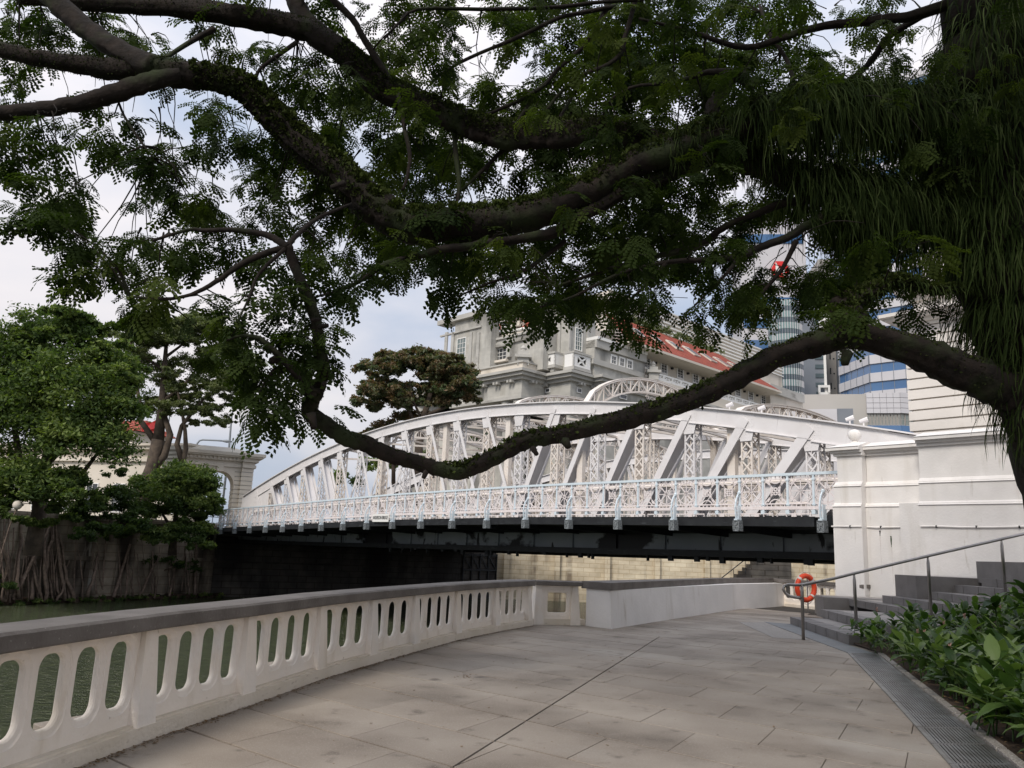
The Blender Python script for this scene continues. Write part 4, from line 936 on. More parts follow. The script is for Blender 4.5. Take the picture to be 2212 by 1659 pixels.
# ================================================================== STONE HOTEL BEHIND THE BRIDGE
def c4(cx, cy): return ((1000 + cx / 3.16) / 1.1302, (700 + cy / 3.16) / 1.1302)
def c5(cx, cy): return ((1250 + cx / 5.53) / 1.1302, (750 + cy / 5.53) / 1.1302)
def c6(cx, cy): return ((1700 + cx / 3.687) / 1.1302, (700 + cy / 3.687) / 1.1302)
def c1(cx, cy): return ((cx / 3.16) / 1.1302, (700 + cy / 3.16) / 1.1302)
class Face:
    def __init__(s, P, d):
        s.P = np.array(P[:2], float); s.d = unit(d[:2]); s.n = np.array([s.d[1], -s.d[0]])
        if np.dot(s.n, -s.P) < 0: s.n = -s.n
    def sz(s, x, y):
        P = onp(x, y, s.P, s.n); return float(np.dot(P[:2] - s.P, s.d)), float(P[2])
    def pt(s, a, o, z): p = s.P + s.d * a + s.n * o; return np.array([p[0], p[1], z])
    def box(s, mb, a0, a1, o0, o1, z0, z1): return mb.box(s.pt(a0, o0, z0), (*(s.d * (a1 - a0)), 0), (*(s.n * (o1 - o0)), 0), (0, 0, z1 - z0))
    def px(s, x0, y0, x1, y1):                         # pixel box -> a0,a1,z0,z1
        a0, _ = s.sz(x0, (y0 + y1) / 2); a1, _ = s.sz(x1, (y0 + y1) / 2); xm = (x0 + x1) / 2
        _, z1 = s.sz(xm, y0); _, z0 = s.sz(xm, y1); return min(a0, a1), max(a0, a1), z0, z1
def window(F, a0, a1, z0, z1, parent, o=0., nv_=2, nh=2, glass='glassd', fw=.09, frame='frame', depth=.25):
    """recess box look: proud surround, glass behind bars"""
    mb = MB(); F.box(mb, a0 - fw, a0, o, o + .08, z0 - fw, z1 + fw); F.box(mb, a1, a1 + fw, o, o + .08, z0 - fw, z1 + fw); F.box(mb, a0, a1, o, o + .078, z1, z1 + fw); F.box(mb, a0, a1, o, o + .10, z0 - fw, z0)
    w = .045
    for i in range(1, nv_): x = a0 + (a1 - a0) * i / nv_; F.box(mb, x - w / 2, x + w / 2, o + .02, o + .05, z0, z1)
    for i in range(1, nh): z = z0 + (z1 - z0) * i / nh; F.box(mb, a0, a1, o + .022, o + .048, z - w / 2, z + w / 2)
    ob = mb.build('window', M[frame], parent)
    mb = MB(); F.box(mb, a0, a1, o + .004, o + .015, z0, z1); mb.build('pane', M[glass], ob); return ob
hu, hv = unit((.72, .69)), unit((-.69, .72))
xA, yA = c4(870, 640)
A = at(xA, yA, 85.)[:2]  # corner of the portico
def walk(P, D, x): return qxcol(x, P, D)
VL = walk(A, hv, c4(250, 400)[0]); P1 = walk(A, hu, c4(1005, 0)[0]); P2 = walk(P1, -hv, c4(1205, 0)[0]); P3 = walk(P2, hu, c4(1385, 0)[0]); P4 = walk(P3, -hv, c4(1450, 0)[0]); P5 = walk(P4, hu, 1734)
hotel = thing('stone_hotel', (*A, FAR_Z), 'large grey granite classical building with red tiled roofs rising behind the bridge', 'building')
FL, FA, FB, FC, FD, FE = Face(A, hv), Face(A, hu), Face(P1, -hv), Face(P2, hu), Face(P3, -hv), Face(P4, hu)
front = [VL, A, P1, P2, P3, P4, P5]
def offset(poly, o):
    res = []; n = len(poly)
    for i in range(n):
        dirs = []
        if i > 0: dirs.append(unit(poly[i] - poly[i - 1]))
        if i < n - 1: dirs.append(unit(poly[i + 1] - poly[i]))
        nn = [np.array([d[1], -d[0]]) for d in dirs]; nn = [k if np.dot(k, np.array([0, -1]) * 1.0 + np.array([.001, 0])) > -9 else k for k in nn]
        if len(nn) == 2 and abs(np.dot(nn[0], nn[1])) < .99: res.append(poly[i] + (nn[0] + nn[1]) * o)
        else: res.append(poly[i] + nn[0] * o)
    return res
sgn_ = 1 if np.dot(np.array([unit(A - VL)[1], -unit(A - VL)[0]]), -A) > 0 else -1
def band(name, z0, z1, o, mm, pts=None, parent=None):
    pts = front if pts is None else pts
    P = offset(pts, o * sgn_); back = [pts[-1] + hv * 24, pts[0] + hu * 24]
    return MB().prism(P + back, z0, z1).build(name, M[mm], parent or hotel)
zz = lambda cx, cy, F: F.sz(*c4(cx, cy))[1]
zc1 = zz(870, 642, FL); zc0 = zz(870, 712, FL); zfz = zz(870, 835, FL); zar = zz(870, 858, FL); zpar = zz(870, 580, FL)
band('lower_wall', FAR_Z, zar - 3.2, -.02, 'stone', [P1, P2, P3, P4, P5]); 
band('wall', zar - 3.2, zc0, 0, 'stone', [P1 - hu * .2, P1, P2, P3, P4, P5])
band('entablature', zar, zc0, 0, 'stone', [VL, A, P1 + hu * .4])
band('fascia_band', zfz - .35, zfz, .18, 'stone2'); band('fascia_band', zar, zar + .3, .10, 'stone2', [VL, A, P1])
band('cornice', zc0, zc0 + (zc1 - zc0) * .35, .35, 'stone2'); band('cornice', zc0 + (zc1 - zc0) * .352, zc0 + (zc1 - zc0) * .7, .75, 'stone2'); band('cornice', zc0 + (zc1 - zc0) * .702, zc1, 1.05, 'stone2')
for F, n_ in ((FL, 7), (FA, 2), (FC, 2)):
    for k in range(n_):
        for q in (0, 1): mb = MB(); F.box(mb, 1.0 + k * 2.2 + q * .5, 1.3 + k * 2.2 + q * .5, .02, .62, zc0 - .28, zc0 - .003); mb.build('mutule', M['stone2'], hotel)
band('parapet_wall', zc1, zpar, -.05, 'cream', [VL + hv * -2, A, P1 + hu * .2])
mb = MB(); FL.box(mb, -.25, .0, -.1, .3, zpar, zpar + .01); 
band('parapet_coping', zpar, zpar + .15, .12, 'stone2', [VL + hv * -2, A, P1 + hu * .2])
# portico columns
for cx in (725, 820, 905):
    a, _ = FL.sz(*c4(cx, 860)) if cx < 870 else FA.sz(*c4(cx, 860)); F = FL if cx < 870 else FA
    p = F.pt(a, -.9, FAR_Z); MB().lathe(p, [(.75, 0), (.70, .2), (.66, 2), (.62, zar - FAR_Z - .75), (.70, zar - FAR_Z - .7), (.85, zar - FAR_Z - .4), (.88, zar - FAR_Z - .38), (.88, zar - FAR_Z)], 18).build('column', M['stone2'], hotel, smooth=False)
band('inner_wall', FAR_Z, zar, -3.2, 'stone', [VL - hv * 0, A, P1])
# upper front wall behind the parapet with its framed window
FU = Face(A - FL.n * 2.2, hv)
def fb(F, x0, y0, x1, y1, o0, o1, name, mm, cc=c4, parent=None):
    a0, a1, z0, z1 = F.px(*cc(x0, y0), *cc(x1, y1)); mb = MB(); F.box(mb, a0, a1, o0, o1, z0, z1); return mb.build(name, M[mm], parent or hotel)
def band2(pts, z0, z1, o, mm, name): return band(name, z0, z1, o, mm, pts)
AU = A - FL.n * 2.2
AU2 = walk(AU, -hv, c4(978, 0)[0]); VLU = walk(AU, hv, c4(492, 0)[0])
zu1 = FU.sz(*c4(700, 400))[1]; zu0 = FU.sz(*c4(700, 455))[1]
AUr = AU2
MB().prism([VLU, AU2, AU2 + hu * 10, VLU + hu * 10], zpar - .5, zu0).build('upper_wall', M['stone'], hotel)
q_ = -FL.n * -1
MB().prism([VLU + FL.n * .25 - hv * 0, AU2 + FL.n * .25, AU2 + hu * 6, VLU + hu * 6], zu0, zu1 - .25).build('attic_band', M['stone2'], hotel)
MB().prism([VLU + FL.n * .45, AU2 + FL.n * .45, AU2 + hu * 6, VLU + hu * 6], zu1 - .25, zu1).build('attic_coping', M['stone2'], hotel)
fb(FU, 622, 450, 655, 590, .0, .35, 'window_jamb', 'stone2'); fb(FU, 762, 437, 790, 545, .0, .35, 'window_jamb', 'stone2'); fb(FU, 622, 440, 795, 470, .0, .45, 'window_lintel', 'stone2'); fb(FU, 640, 572, 765, 588, .0, .5, 'window_sill', 'cream')
window(FU, *FU.px(*c4(668, 480), *c4(748, 565)), hotel, .01, 3, 3)
# urn on the parapet
def urn(F, cx, cy0, cy1, o=-.3, s=1.):
    a, z0 = F.sz(*c4(cx, cy1)); _, z1 = F.sz(*c4(cx, cy0)); h = z1 - z0; p = F.pt(a, o, z0)
    mb = MB().abox(p[0] - .8 * s, p[0] + .8 * s, p[1] - .8 * s, p[1] + .8 * s, z0 - .4, z0 + h * .22).abox(p[0] - 1.15 * s, p[0] + 1.15 * s, p[1] - 1.15 * s, p[1] + 1.15 * s, z0 + h * .222, z0 + h * .38).abox(p[0] - .7 * s, p[0] + .7 * s, p[1] - .7 * s, p[1] + .7 * s, z0 + h * .382, z0 + h * .6)
    mb.lathe(p + np.array([0, 0, h * .6]), [(.42 * s, 0), (.5 * s, h * .05), (.36 * s, h * .1), (.48 * s, h * .2), (.3 * s, h * .3), (.04, h * .4)], 12); mb.build('urn', M['stone2'], hotel)
urn(FL, 835, 440, 575, -.8, .8); urn(FE, 1862, 575, 700, .3, .7)
# slanted red roof over the front with dormer
FR = Face(A - FL.n * 3.0, hv)
def roof_quad(F, pts, name, mm, th=.15, cc=c4, parent=None):
    """pts: (cx, cy, setback) -> polygon on inclined plane with thickness"""
    P = []
    for (x, y, sb_) in pts:
        F2 = Face(F.P - F.n * sb_, F.d); a, z = F2.sz(*cc(x, y)); P.append(F2.pt(a, 0, z))
    n_ = unit(np.cross(P[1] - P[0], P[2] - P[0])); n_ = n_ if n_[2] > 0 else -n_
    k = len(P); fs = [tuple(range(k)), tuple(reversed(range(k, 2 * k)))] + [(i, (i + 1) % k, (i + 1) % k + k, i + k) for i in range(k)]
    return MB().add([p for p in P] + [p - n_ * th for p in P], fs).build(name, M[mm], parent or hotel)
fb(FR, 545, 366, 960, 425, -.6, .1, 'roof_base', 'cream')
rq = roof_quad(FR, [(552, 362, 0), (962, 308, 0), (940, 150, 3.6), (672, 170, 3.6)], 'roof', 'roof')
roof_quad(FR, [(545, 368, -.3), (968, 312, -.3), (968, 300, .1), (545, 356, .1)], 'eaves', 'frame', .2)
fb(FR, 722, 283, 860, 318, -1.6, .35, 'dormer', 'cream'); window(FR, *FR.px(*c4(736, 290), *c4(760, 314)), hotel, .36, 1, 1); window(FR, *FR.px(*c4(772, 288), *c4(800, 312)), hotel, .36, 1, 1)
# left upper block with tall window
FX = Face(FL.P - FL.n * 1.0, hv)
XL = walk(FX.P, hv, c4(250, 0)[0]); XR = walk(FX.P, hv, c4(548, 0)[0]); zt = FX.sz(*c4(400, 255))[1]; 
MB().prism([XL, XR, XR + hu * 1.2, XL + hu * 1.2], zc1 - 1, zt).build('corner_block', M['stone'], hotel)
fb(FX, 240, 228, 560, 262, -1.2, .5, 'block_cornice', 'stone2'); fb(FX, 245, 340, 555, 352, -.1, .2, 'string_course', 'stone2')
for cx in (272, 322, 462, 520): fb(FX, cx, 355, cx + 20, 640, 0, .16, 'pilaster', 'stone2')
window(FX, *FX.px(*c4(370, 402), *c4(432, 545)), hotel, .01, 3, 4, 'glassw')

# corner tower on P1-P2-P3
TW = [P1 - FB.n * .6 + hv * 1.5, P2 - (FB.n + FC.n) * .6, P3 - FC.n * .6 + hu * .3]
F1, F2 = Face(TW[1], hv), Face(TW[1], hu)
zt = F2.sz(*c4(1260, 150))[1]
MB().prism([walk(TW[1], hv, c4(955, 0)[0]), TW[1], walk(TW[1], hu, c4(1395, 0)[0]), TW[1] + hu * 14 + hv * 12, TW[1] + hv * 14], zc1 - .6, zt).build('tower_wall', M['stone'], hotel)
for q, (o_, h_) in enumerate(((.3, .4), (.7, .5), (1.0, .4))):
    z0 = zt + sum((.4, .5, .4)[:q]); T_ = TW[1] + (F1.n + F2.n) * o_
    MB().prism([walk(T_, hv, c4(948, 0)[0]), T_, walk(T_, hu, c4(1402, 0)[0]), TW[1] + hu * 14 + hv * 12, TW[1] + hv * 14], z0 + .002, z0 + h_).build('tower_cornice', M['stone2'], hotel)
for (F, x0, x1, xw0, xw1, bx0, bx1, by0, by1) in ((F1, 1000, 1170, 1052, 1104, 975, 1125, 512, 610), (F2, 1225, 1380, 1278, 1326, 1262, 1398, 512, 628)):
    window(F, *F.px(*c4(xw0, 325), *c4(xw1, 490)), hotel, .01, 3, 5, 'glassw')
    for cx in (x0, x1 - 18): fb(F, cx, 260, cx + 14, 620, 0, .15, 'pilaster', 'stone2')
    a0, a1, z0, z1 = F.px(*c4(bx0, by0), *c4(bx1, by1)); D_ = 1.3
    a0, a1, z0, z1 = Face(F.P + F.n * D_, F.d).px(*c4(bx0, by0), *c4(bx1, by1))
    mb = MB(); F.box(mb, a0, a1, .0, D_ + .1, z0 - .35, z0)
    F.box(mb, a0, a1, .0, D_ + .12, z1 - .22, z1); bal = mb.build('balcony', M['stone2'], hotel)
    mb = MB(); F.box(mb, a0 + .05, a0 + .25, 0, D_, z0, z1 - .22); F.box(mb, a1 - .25, a1 - .05, 0, D_, z0, z1 - .22); F.box(mb, a0 + .05, a0 + (a1 - a0) * .25, D_ - .15, D_, z0, z1 - .22); F.box(mb, a1 - (a1 - a0) * .25, a1 - .05, D_ - .149, D_ - .001, z0, z1 - .22)
    F.box(mb, a0 + .1, a1 - .1, D_ - .148, D_ - .002, z0, z0 + .25); F.box(mb, a0 + .1, a1 - .1, D_ - .148, D_ - .002, z1 - .45, z1 - .22)
    p, q = a0 + (a1 - a0) * .25, a1 - (a1 - a0) * .25
    for (s0, s1) in ((z0 + .2, z1 - .4), (z1 - .4, z0 + .2)): mb.bar(F.pt(p, D_ - .07, s0), F.pt(q, D_ - .07, s1), .12, .2, side=(*F.n, 0))
    mb.build('balcony_front', M['frame'], bal)
    mb = MB(); F.box(mb, p, q, .05, .1, z0, z1); mb.build('balcony_shade', M['glassd'], bal)
    for f in (.2, .75): mb = MB(); F.box(mb, a0 + (a1 - a0) * f - .25, a0 + (a1 - a0) * f + .25, 0, D_ * .9, z0 - .75, z0 - .352); mb.build('corbel', M['stone2'], bal)
for (F, x0, x1, y0, y1) in ((F1, 1046, 1080, 668, 688), (F2, 1296, 1326, 668, 690), (FB, 1052, 1082, 790, 812), (FC, 1292, 1322, 788, 815), (FE, 1620, 1670, 835, 862)):
    window(F, *F.px(*c4(x0, y0), *c4(x1, y1)), hotel, .01, 1, 1)
# right wing upper wall with three square windows
FG = Face(P4 - FE.n * .5, hu)
GL = walk(FG.P, hu, c4(1392, 0)[0]); GR = walk(FG.P, hu, c4(1800, 0)[0]); zg1 = FG.sz(*c4(1600, 462))[1]
MB().prism([GL, GR, GR + hv * 14, GL + hv * 14], zc1 - .5, zg1).build('wing_wall', M['stone'], hotel)
MB().prism([GL + FG.n * .3, GR + FG.n * .3, GR + hv * 12, GL + hv * 12], zg1 - .9, zg1 - .002).build('wing_band', M['stone2'], hotel)
MB().prism([GL + FG.n * .45, GR + FG.n * .45, GR + hv * 12, GL + hv * 12], zg1, zg1 + .35).build('wing_coping', M['frame'], hotel)
fb(FG, 1400, 610, 1795, 650, -.1, .3, 'string_course', 'stone2')
for (x0, x1, y0, y1) in ((1552, 1594, 533, 600), (1616, 1656, 550, 618), (1676, 1716, 568, 634)): window(FG, *FG.px(*c4(x0 + 5, y0 + 6), *c4(x1 - 5, y1 - 6)), hotel, .01, 2, 2, fw=.2)
# loggia/balcony of the top floor and its railing
fb(FG, 1450, 330, 1700, 425, -6, -1.5, 'loggia_wall', 'cream')
mb = MB()
for k in range(14): a_, z_ = FG.sz(*c4(1480 + k * 8, 395)); FG.box(mb, a_, a_ + .05, -.1, -.05, zg1 + .35, zg1 + 1.3)
mb.build('loggia_railing', M['black'], hotel)
# long cream facade with red roof
FH = Face(FG.P - FG.n * 1.2, hu); H0 = walk(FH.P, hu, c4(1790, 0)[0]); H1 = walk(FH.P, hu, c6(640, 0)[0])
zh = FH.sz(*c4(2100, 560))[1]
MB().prism([H0, H1, H1 + hv * 12, H0 + hv * 12], zc1 - .6, zh).build('long_facade', M['cream'], hotel)
FR2 = Face(FH.P + FH.n * 2.6, hu)
def roof2(x0y0, x1y1, x2y2, x3y3): pass
E0, E1 = c4(1800, 440), c6(760, 882)
a0, ze0 = FR2.sz(*c4(2000, 512)); aL, _ = FR2.sz(*c4(1700, 370)); aR, _ = FR2.sz(*E1)
FBk = Face(FH.P - FH.n * 3.5, hu); ab0, zb0 = FBk.sz(*c4(1980, 375))
P = [FR2.pt(aL, 0, ze0), FR2.pt(aR, 0, ze0), FBk.pt(aR - 6, 0, zb0), FBk.pt(aL + 3, 0, zb0)]
MB().add(P + [p - (0, 0, .25) for p in P], [(0, 1, 2, 3), (7, 6, 5, 4), (0, 4, 5, 1), (1, 5, 6, 2), (2, 6, 7, 3), (3, 7, 4, 0)]).build('roof', M['roof'], hotel)
P = [FR2.pt(aL, .1, ze0 - .3), FR2.pt(aR + .1, .1, ze0 - .3), FH.pt(aR, 0, ze0 - .5), FH.pt(aL, 0, ze0 - .5)]
MB().add(P + [p + (0, 0, .28) for p in P], [(3, 2, 1, 0), (4, 5, 6, 7), (0, 1, 5, 4), (1, 2, 6, 5), (2, 3, 7, 6), (3, 0, 4, 7)]).build('eaves', M['cream'], hotel)
nr = unit(np.cross(FR2.pt(aR, 0, ze0) - FR2.pt(aL, 0, ze0), FBk.pt(aL, 0, zb0) - FR2.pt(aL, 0, ze0))); nr = nr if nr[2] > 0 else -nr
for k in range(7):                                     # roof lights set in the tiles
    f = (k + .8) / 8; e = FR2.pt(aL + (aR - aL) * f, 0, ze0); g_ = FBk.pt(aL + 3 + (aR - 9 - aL) * f, 0, zb0); up = g_ - e; ud = np.array([*hu, 0])
    MB().box(e + up * .35 + nr * .02, ud * 1.5, up * .28, nr * .18).build('roof_light', M['cream'], hotel)
    MB().box(e + up * .37 + nr * .2 + ud * .15, ud * 1.2, up * .22, nr * .03).build('roof_light_pane', M['glassd'], hotel)
# french doors, wall lamps, balustrade
nd = 9; aS, aE = FH.sz(*c4(1830, 600))[0], FH.sz(*c6(600, 1000))[0]; zd0 = FH.sz(*c4(1985, 672))[1]; zd1 = FH.sz(*c4(1985, 592))[1]
for k in range(nd):
    a = aS + (aE - aS) * k / (nd - 1); window(FH, a - .55, a + .55, zd0, zd1, hotel, .01, 2, 4, fw=.22)
    mb = MB(); FH.box(mb, a + 1.5, a + 1.75, 0, .3, zd1 - .6, zd1 - .35); mb.build('wall_lamp', M['black'], hotel)
FBL = Face(FH.P + FH.n * 1.6, hu); b0_, zb_1 = FBL.sz(*c4(1990, 690)); _, zb_0 = FBL.sz(*c4(1990, 745)); bS, bE = FBL.sz(*c4(1880, 700))[0], FBL.sz(*c6(700, 1050))[0]
nB = 16
for k in range(nB):
    a0, a1 = bS + (bE - bS) * k / nB, bS + (bE - bS) * (k + 1) / nB; mb = MB(); FBL.box(mb, a0, a1 - .02, -.12, .12, zb_1 - .2, zb_1); FBL.box(mb, a0, a1 - .02, -.1, .1, zb_0, zb_0 + .3); FBL.box(mb, a0, a0 + .3, -.13, .13, zb_0, zb_1)
    for (s0, s1) in ((zb_0 + .3, zb_1 - .2), (zb_1 - .2, zb_0 + .3)): mb.bar(FBL.pt(a0 + .3, 0, s0), FBL.pt(a1, 0, s1), .1, .13, side=(*FBL.n, 0))
    mb.build('balustrade', M['frame'], hotel)
MB().prism([FBL.pt(bS, -3, 0)[:2], FBL.pt(bS, .2, 0)[:2], FBL.pt(bE, .2, 0)[:2], FBL.pt(bE, -3, 0)[:2]], zc1 - .6, zb_0).build('balcony_slab', M['cream'], hotel)
for k in range(10):                                    # paired windows below
    a = bS + 2 + (bE - bS - 3) * k / 10; 
    for q in (0, 1.1): window(FE, a + q, a + q + .7, zc1 - 3.6, zc1 - 2.2, hotel, .01, 1, 2, fw=.1)
# end pavilion of the facade
pv = walk(FH.P, hu, c6(650, 0)[0]); pv2 = walk(pv, hu, c6(950, 0)[0]); FP = Face(pv + FH.n * .8, hu)
zp1 = FP.sz(*c6(830, 1000))[1]; MB().prism([pv + FH.n * .8, pv2 + FH.n * .8, pv2 + hv * 10, pv + hv * 10], FAR_Z, zp1).build('end_pavilion', M['cream'], hotel)
fb(FP, 640, 925, 945, 1000, -.2, .5, 'pavilion_cornice', 'stone2', cc=c6)
for (x0, x1) in ((830, 850), (870, 893)): window(FP, *FP.px(*c6(x0, 1085), *c6(x1, 1140)), hotel, .01, 1, 2)
# tall cream set-back floors
FT = Face(FH.P - FH.n * 9, hu); tl, tr2 = walk(FT.P, hu, c4(1500, 0)[0]), walk(FT.P, hu, c6(815, 0)[0])
zt0 = FT.sz(*c4(2000, 380))[1]; zt2 = FT.sz(*c4(1900, 170))[1]; 
MB().prism([tl, tr2, tr2 + hv * 14, tl + hv * 14], FAR_Z, zt2).build('set_back_floors', M['cream'], hotel)
for k in range(7):
    z_ = zt0 + (zt2 - zt0) * k / 6; MB().prism([tl + FT.n * .25, tr2 + FT.n * .25, tr2, tl], z_, z_ + .18).build('string_course', M['frame'], hotel)
aa0 = np.dot(tl - FT.P, FT.d); aa1 = np.dot(tr2 - FT.P, FT.d)
for lv in range(3):
    for k in range(14):
        a = aa0 + 2 + (aa1 - aa0 - 3) * k / 14; z_ = zt0 + .4 + lv * (zt2 - zt0) / 3; window(FT, a, a + 1., z_ + .4, z_ + (zt2 - zt0) / 3 - 1.0, hotel, .01, 2, 2, fw=.12)
TL = 9

# ================================================================== DISTANT TOWERS
def tower_face(F, a0, a1, z0, z1, bands, mats, parent, nm, mull=None, mw=.12, depth=.25):
    """alternating spandrel/glass bands, every band a part"""
    z = z0; k = 0
    while z < z1:
        h = bands[k % len(bands)]; mm = mats[k % len(mats)]; gl = 'glass' in mm or 'teal' in mm
        mb = MB(); F.box(mb, a0, a1, -.3, 0 if gl else depth, z, min(z + h, z1) - .02)
        b_ = mb.build('window_band' if gl else 'cladding_band', M[mm], parent)
        if mull:
            mb = MB(); n_ = max(1, int((a1 - a0) / mull))
            for i in range(n_ + 1):
                x = a0 + (a1 - a0) * i / n_; F.box(mb, x - mw / 2, x + mw / 2, 0 if gl else depth, (0 if gl else depth) + .05, z, min(z + h, z1) - .025)
            mb.build('mullion', M['greyt'], b_)
        z += h; k += 1
# (a) blue and white banded tower, right
x0, x1, x2 = c6(1300, 0)[0], c6(1565, 0)[0], c6(1985, 0)[0]
pm = at(x1, 800, 150.)[:2]; dl, dr = unit((-.80, .60)), unit((.985, -.17))
dl = unit((-.93, -.36)) * -1; 
FL1 = Face(pm, unit((-.14, .99))); FL1.n = -FL1.n if FL1.n[0] > 0 else FL1.n; FR1 = Face(pm, unit((.73, -.68)))
tw = thing('banded_tower', (*pm, FAR_Z), 'tall office tower with alternating blue glass and pale grey bands', 'office tower')
zA_, zB_ = FR1.sz(*c6(1700, 930))[1], FR1.sz(*c6(1700, 765))[1]; per = zB_ - zA_      # underside of bands one storey apart
aL1 = FL1.sz(x0, 860)[0]; aR1 = FR1.sz(c6(1960, 0)[0], 860)[0]; aR2 = aR1 + 14
zt_base = FR1.sz(*c6(1700, 930))[1]
nfl = 22; zb0_ = zt_base - per * 4
for F, a1_ in ((FL1, aL1), (FR1, aR2)): tower_face(F, min(0, a1_), max(0, a1_), zb0_, zb0_ + per * nfl, (per * .50, per * .50), ('blueglass', 'panelw'), tw, 't', mull=2.0, mw=.10)
bk = [pm, FR1.pt(aR2, 0, 0)[:2], FR1.pt(aR2, -20, 0)[:2], FL1.pt(aL1, -20, 0)[:2], FL1.pt(aL1, 0, 0)[:2]]
bk = [p + np.array([.5, .6]) for p in bk]
MB().prism(bk, FAR_Z, zb0_ + per * nfl).build('tower_core', M['greyt'], tw)
# (b) low panelled annex
FA2 = Face(at(c6(1865, 0)[0], 1000, 120.)[:2], unit((-.97, .26))); FA3 = Face(FA2.P, unit((.98, .15)))
an = thing('annex_block', (*FA2.P, FAR_Z), 'low windowless annex clad in pale panels in front of the banded tower', 'building')
for F, xa, ya0, ya1 in ((FA2, 1533, 955, 1200), (FA3, 2080, 955, 1145)):
    a_, _ = F.sz(*c6(xa, 1100)); z0 = F.sz(*c6(1865, 1140))[1]; z1 = F.sz(*c6(1865, 952))[1]; lo, hi = min(0, a_), max(0, a_)
    for r_ in range(4):
        for q in range(5 if F is FA2 else 3):
            n_ = 5 if F is FA2 else 3; mb = MB(); w_ = (hi - lo) / n_; h_ = (z1 - z0) / 4; F.box(mb, lo + q * w_ + .02, lo + (q + 1) * w_ - .02, -.3, .1, z0 + r_ * h_ + .03, z0 + (r_ + 1) * h_ - .03); mb.build('wall_panel', M['panelw'], an)
    h_ = (z1 - z0) * .55
    for q in range(10 if F is FA2 else 6):
        n_ = 10 if F is FA2 else 6; w_ = (hi - lo) / n_; window(F, lo + q * w_ + .15, lo + (q + 1) * w_ - .15, z0 - h_, z0 - .15, an, -.2, 2, 2, 'glassw', fw=.06, frame='beige')
    mb = MB(); F.box(mb, lo, hi, -.3, .1, z0 - h_ - 1.2, z0 - h_ - .1); mb.build('blue_band', M['blueglass'], an)
    mb = MB(); F.box(mb, lo, hi, -.3, .1, FAR_Z, z0 - h_ - 1.22); mb.build('base_wall', M['panelw'], an)
MB().prism([FA2.P + np.array([0, .35]), FA3.pt(14, -.35, 0)[:2], FA3.pt(14, -8, 0)[:2], FA2.pt(14, -8, 0)[:2], FA2.pt(14, -.35, 0)[:2]], FAR_Z, FA2.sz(*c6(1865, 960))[1]).build('core', M['beige'], an)
# (c) grey low roof block
P_ = at(c6(1285, 0)[0], 1000, 115.)[:2]; F = Face(P_, unit((-.95, .3))); t = thing('roof_block', (*P_, FAR_Z), 'plain grey low block between the teal glass tower and the banded tower', 'building')
a_, z1 = F.sz(*c6(1285, 1100)); mb = MB(); F.box(mb, 0, 14, -10, 0, FAR_Z, z1); mb.build('wall', M['panelw'], t); mb = MB(); F.box(mb, -2.2, -.02, -8, -.3, FAR_Z, z1 + .1); mb.build('end_wall', M['greyt'], t)
# (d) beige slab
def slab(name, x0, x1, ytop, Y, mm, label, wins=()):
    P_ = at(x0, 900, Y)[:2]; F = Face(P_, unit((1., -.12))); a1, _ = F.sz(x1, 900); z1 = F.sz(x0, ytop)[1]
    t = thing(name, (*P_, FAR_Z), label, 'office tower'); mb = MB(); F.box(mb, 0, a1, -12, 0, FAR_Z, z1); mb.build('wall', M[mm], t); return t, F, a1, z1
sl, F, a1, z1 = slab('beige_slab_tower', c6(1150, 0)[0], c6(1288, 0)[0], 560, 175., 'beige', 'narrow beige slab tower squeezed between the dark grey tower and banded tower')
for k in range(22):
    z_ = F.sz(*c6(1200, 985))[1] - 12 + k * 3.4
    if z_ > z1 - 3: break
    for (f, w_, h_) in ((.12, .17, .5), (.50, .08, 1.6), (.72, .1, .35)): mb = MB(); F.box(mb, a1 * f, a1 * (f + w_), 0, .06, z_, z_ + h_ * .9); mb.build('window', M['glassd'], sl)
mb = MB(); F.box(mb, a1 * .93, a1 * 1.06, -3, .5, FAR_Z, z1); mb.build('dark_shaft', M['greyt'], sl)
# (e) grey-blue tower with dark bands and white frames
P_ = at(c6(1040, 0)[0] - 14, 900, 165.)[:2]; Fg = Face(P_, unit((.98, -.2)))
gt = thing('grey_banded_tower', (*P_, FAR_Z), 'slate grey tower with short dark bands and white open frames on its edge', 'office tower')
w1 = Fg.sz(c6(1085, 0)[0], 900)[0]; w2 = Fg.sz(c6(1178, 0)[0], 900)[0]; zt = Fg.sz(1760, 640)[1]
mb = MB(); Fg.box(mb, 0, w2, -14, 0, FAR_Z, zt); mb.build('wall', M['greyt'], gt)
ph = (Fg.sz(*c6(1130, 800))[1] - Fg.sz(*c6(1130, 900))[1]) * .82
z_ = Fg.sz(*c6(1130, 1150))[1]; k = 0
while z_ < zt:
    mb = MB(); Fg.box(mb, w1, w2 - .2, 0, .15, z_, z_ + ph * .45); mb.build('window_band', M['tealdark'], gt); z_ += ph; k += 1
for (ya, yb) in ((915, 1110), (180, 385)):
    a0_, a1_, z0, z1 = Fg.px(*c6(1095, ya), *c6(1200, yb)); mb = MB(); F = Fg
    for q in range(3): z = z0 + (z1 - z0) * q / 3; F.box(mb, a0_, a1_, .4, 1.0, z, z + .5); F.box(mb, a0_, a0_ + .4, .41, 1.0, z, z + (z1 - z0) / 3); F.box(mb, a1_ - .4, a1_, .41, 1.0, z, z + (z1 - z0) / 3)
    F.box(mb, a0_, a1_, .4, 1.0, z1, z1 + .5); mb.build('open_frame', M['frame'], gt)
mb = MB(); Fg.box(mb, w2 - .35, w2 + .15, 0, .3, FAR_Z, zt); mb.build('white_edge', M['frame'], gt)
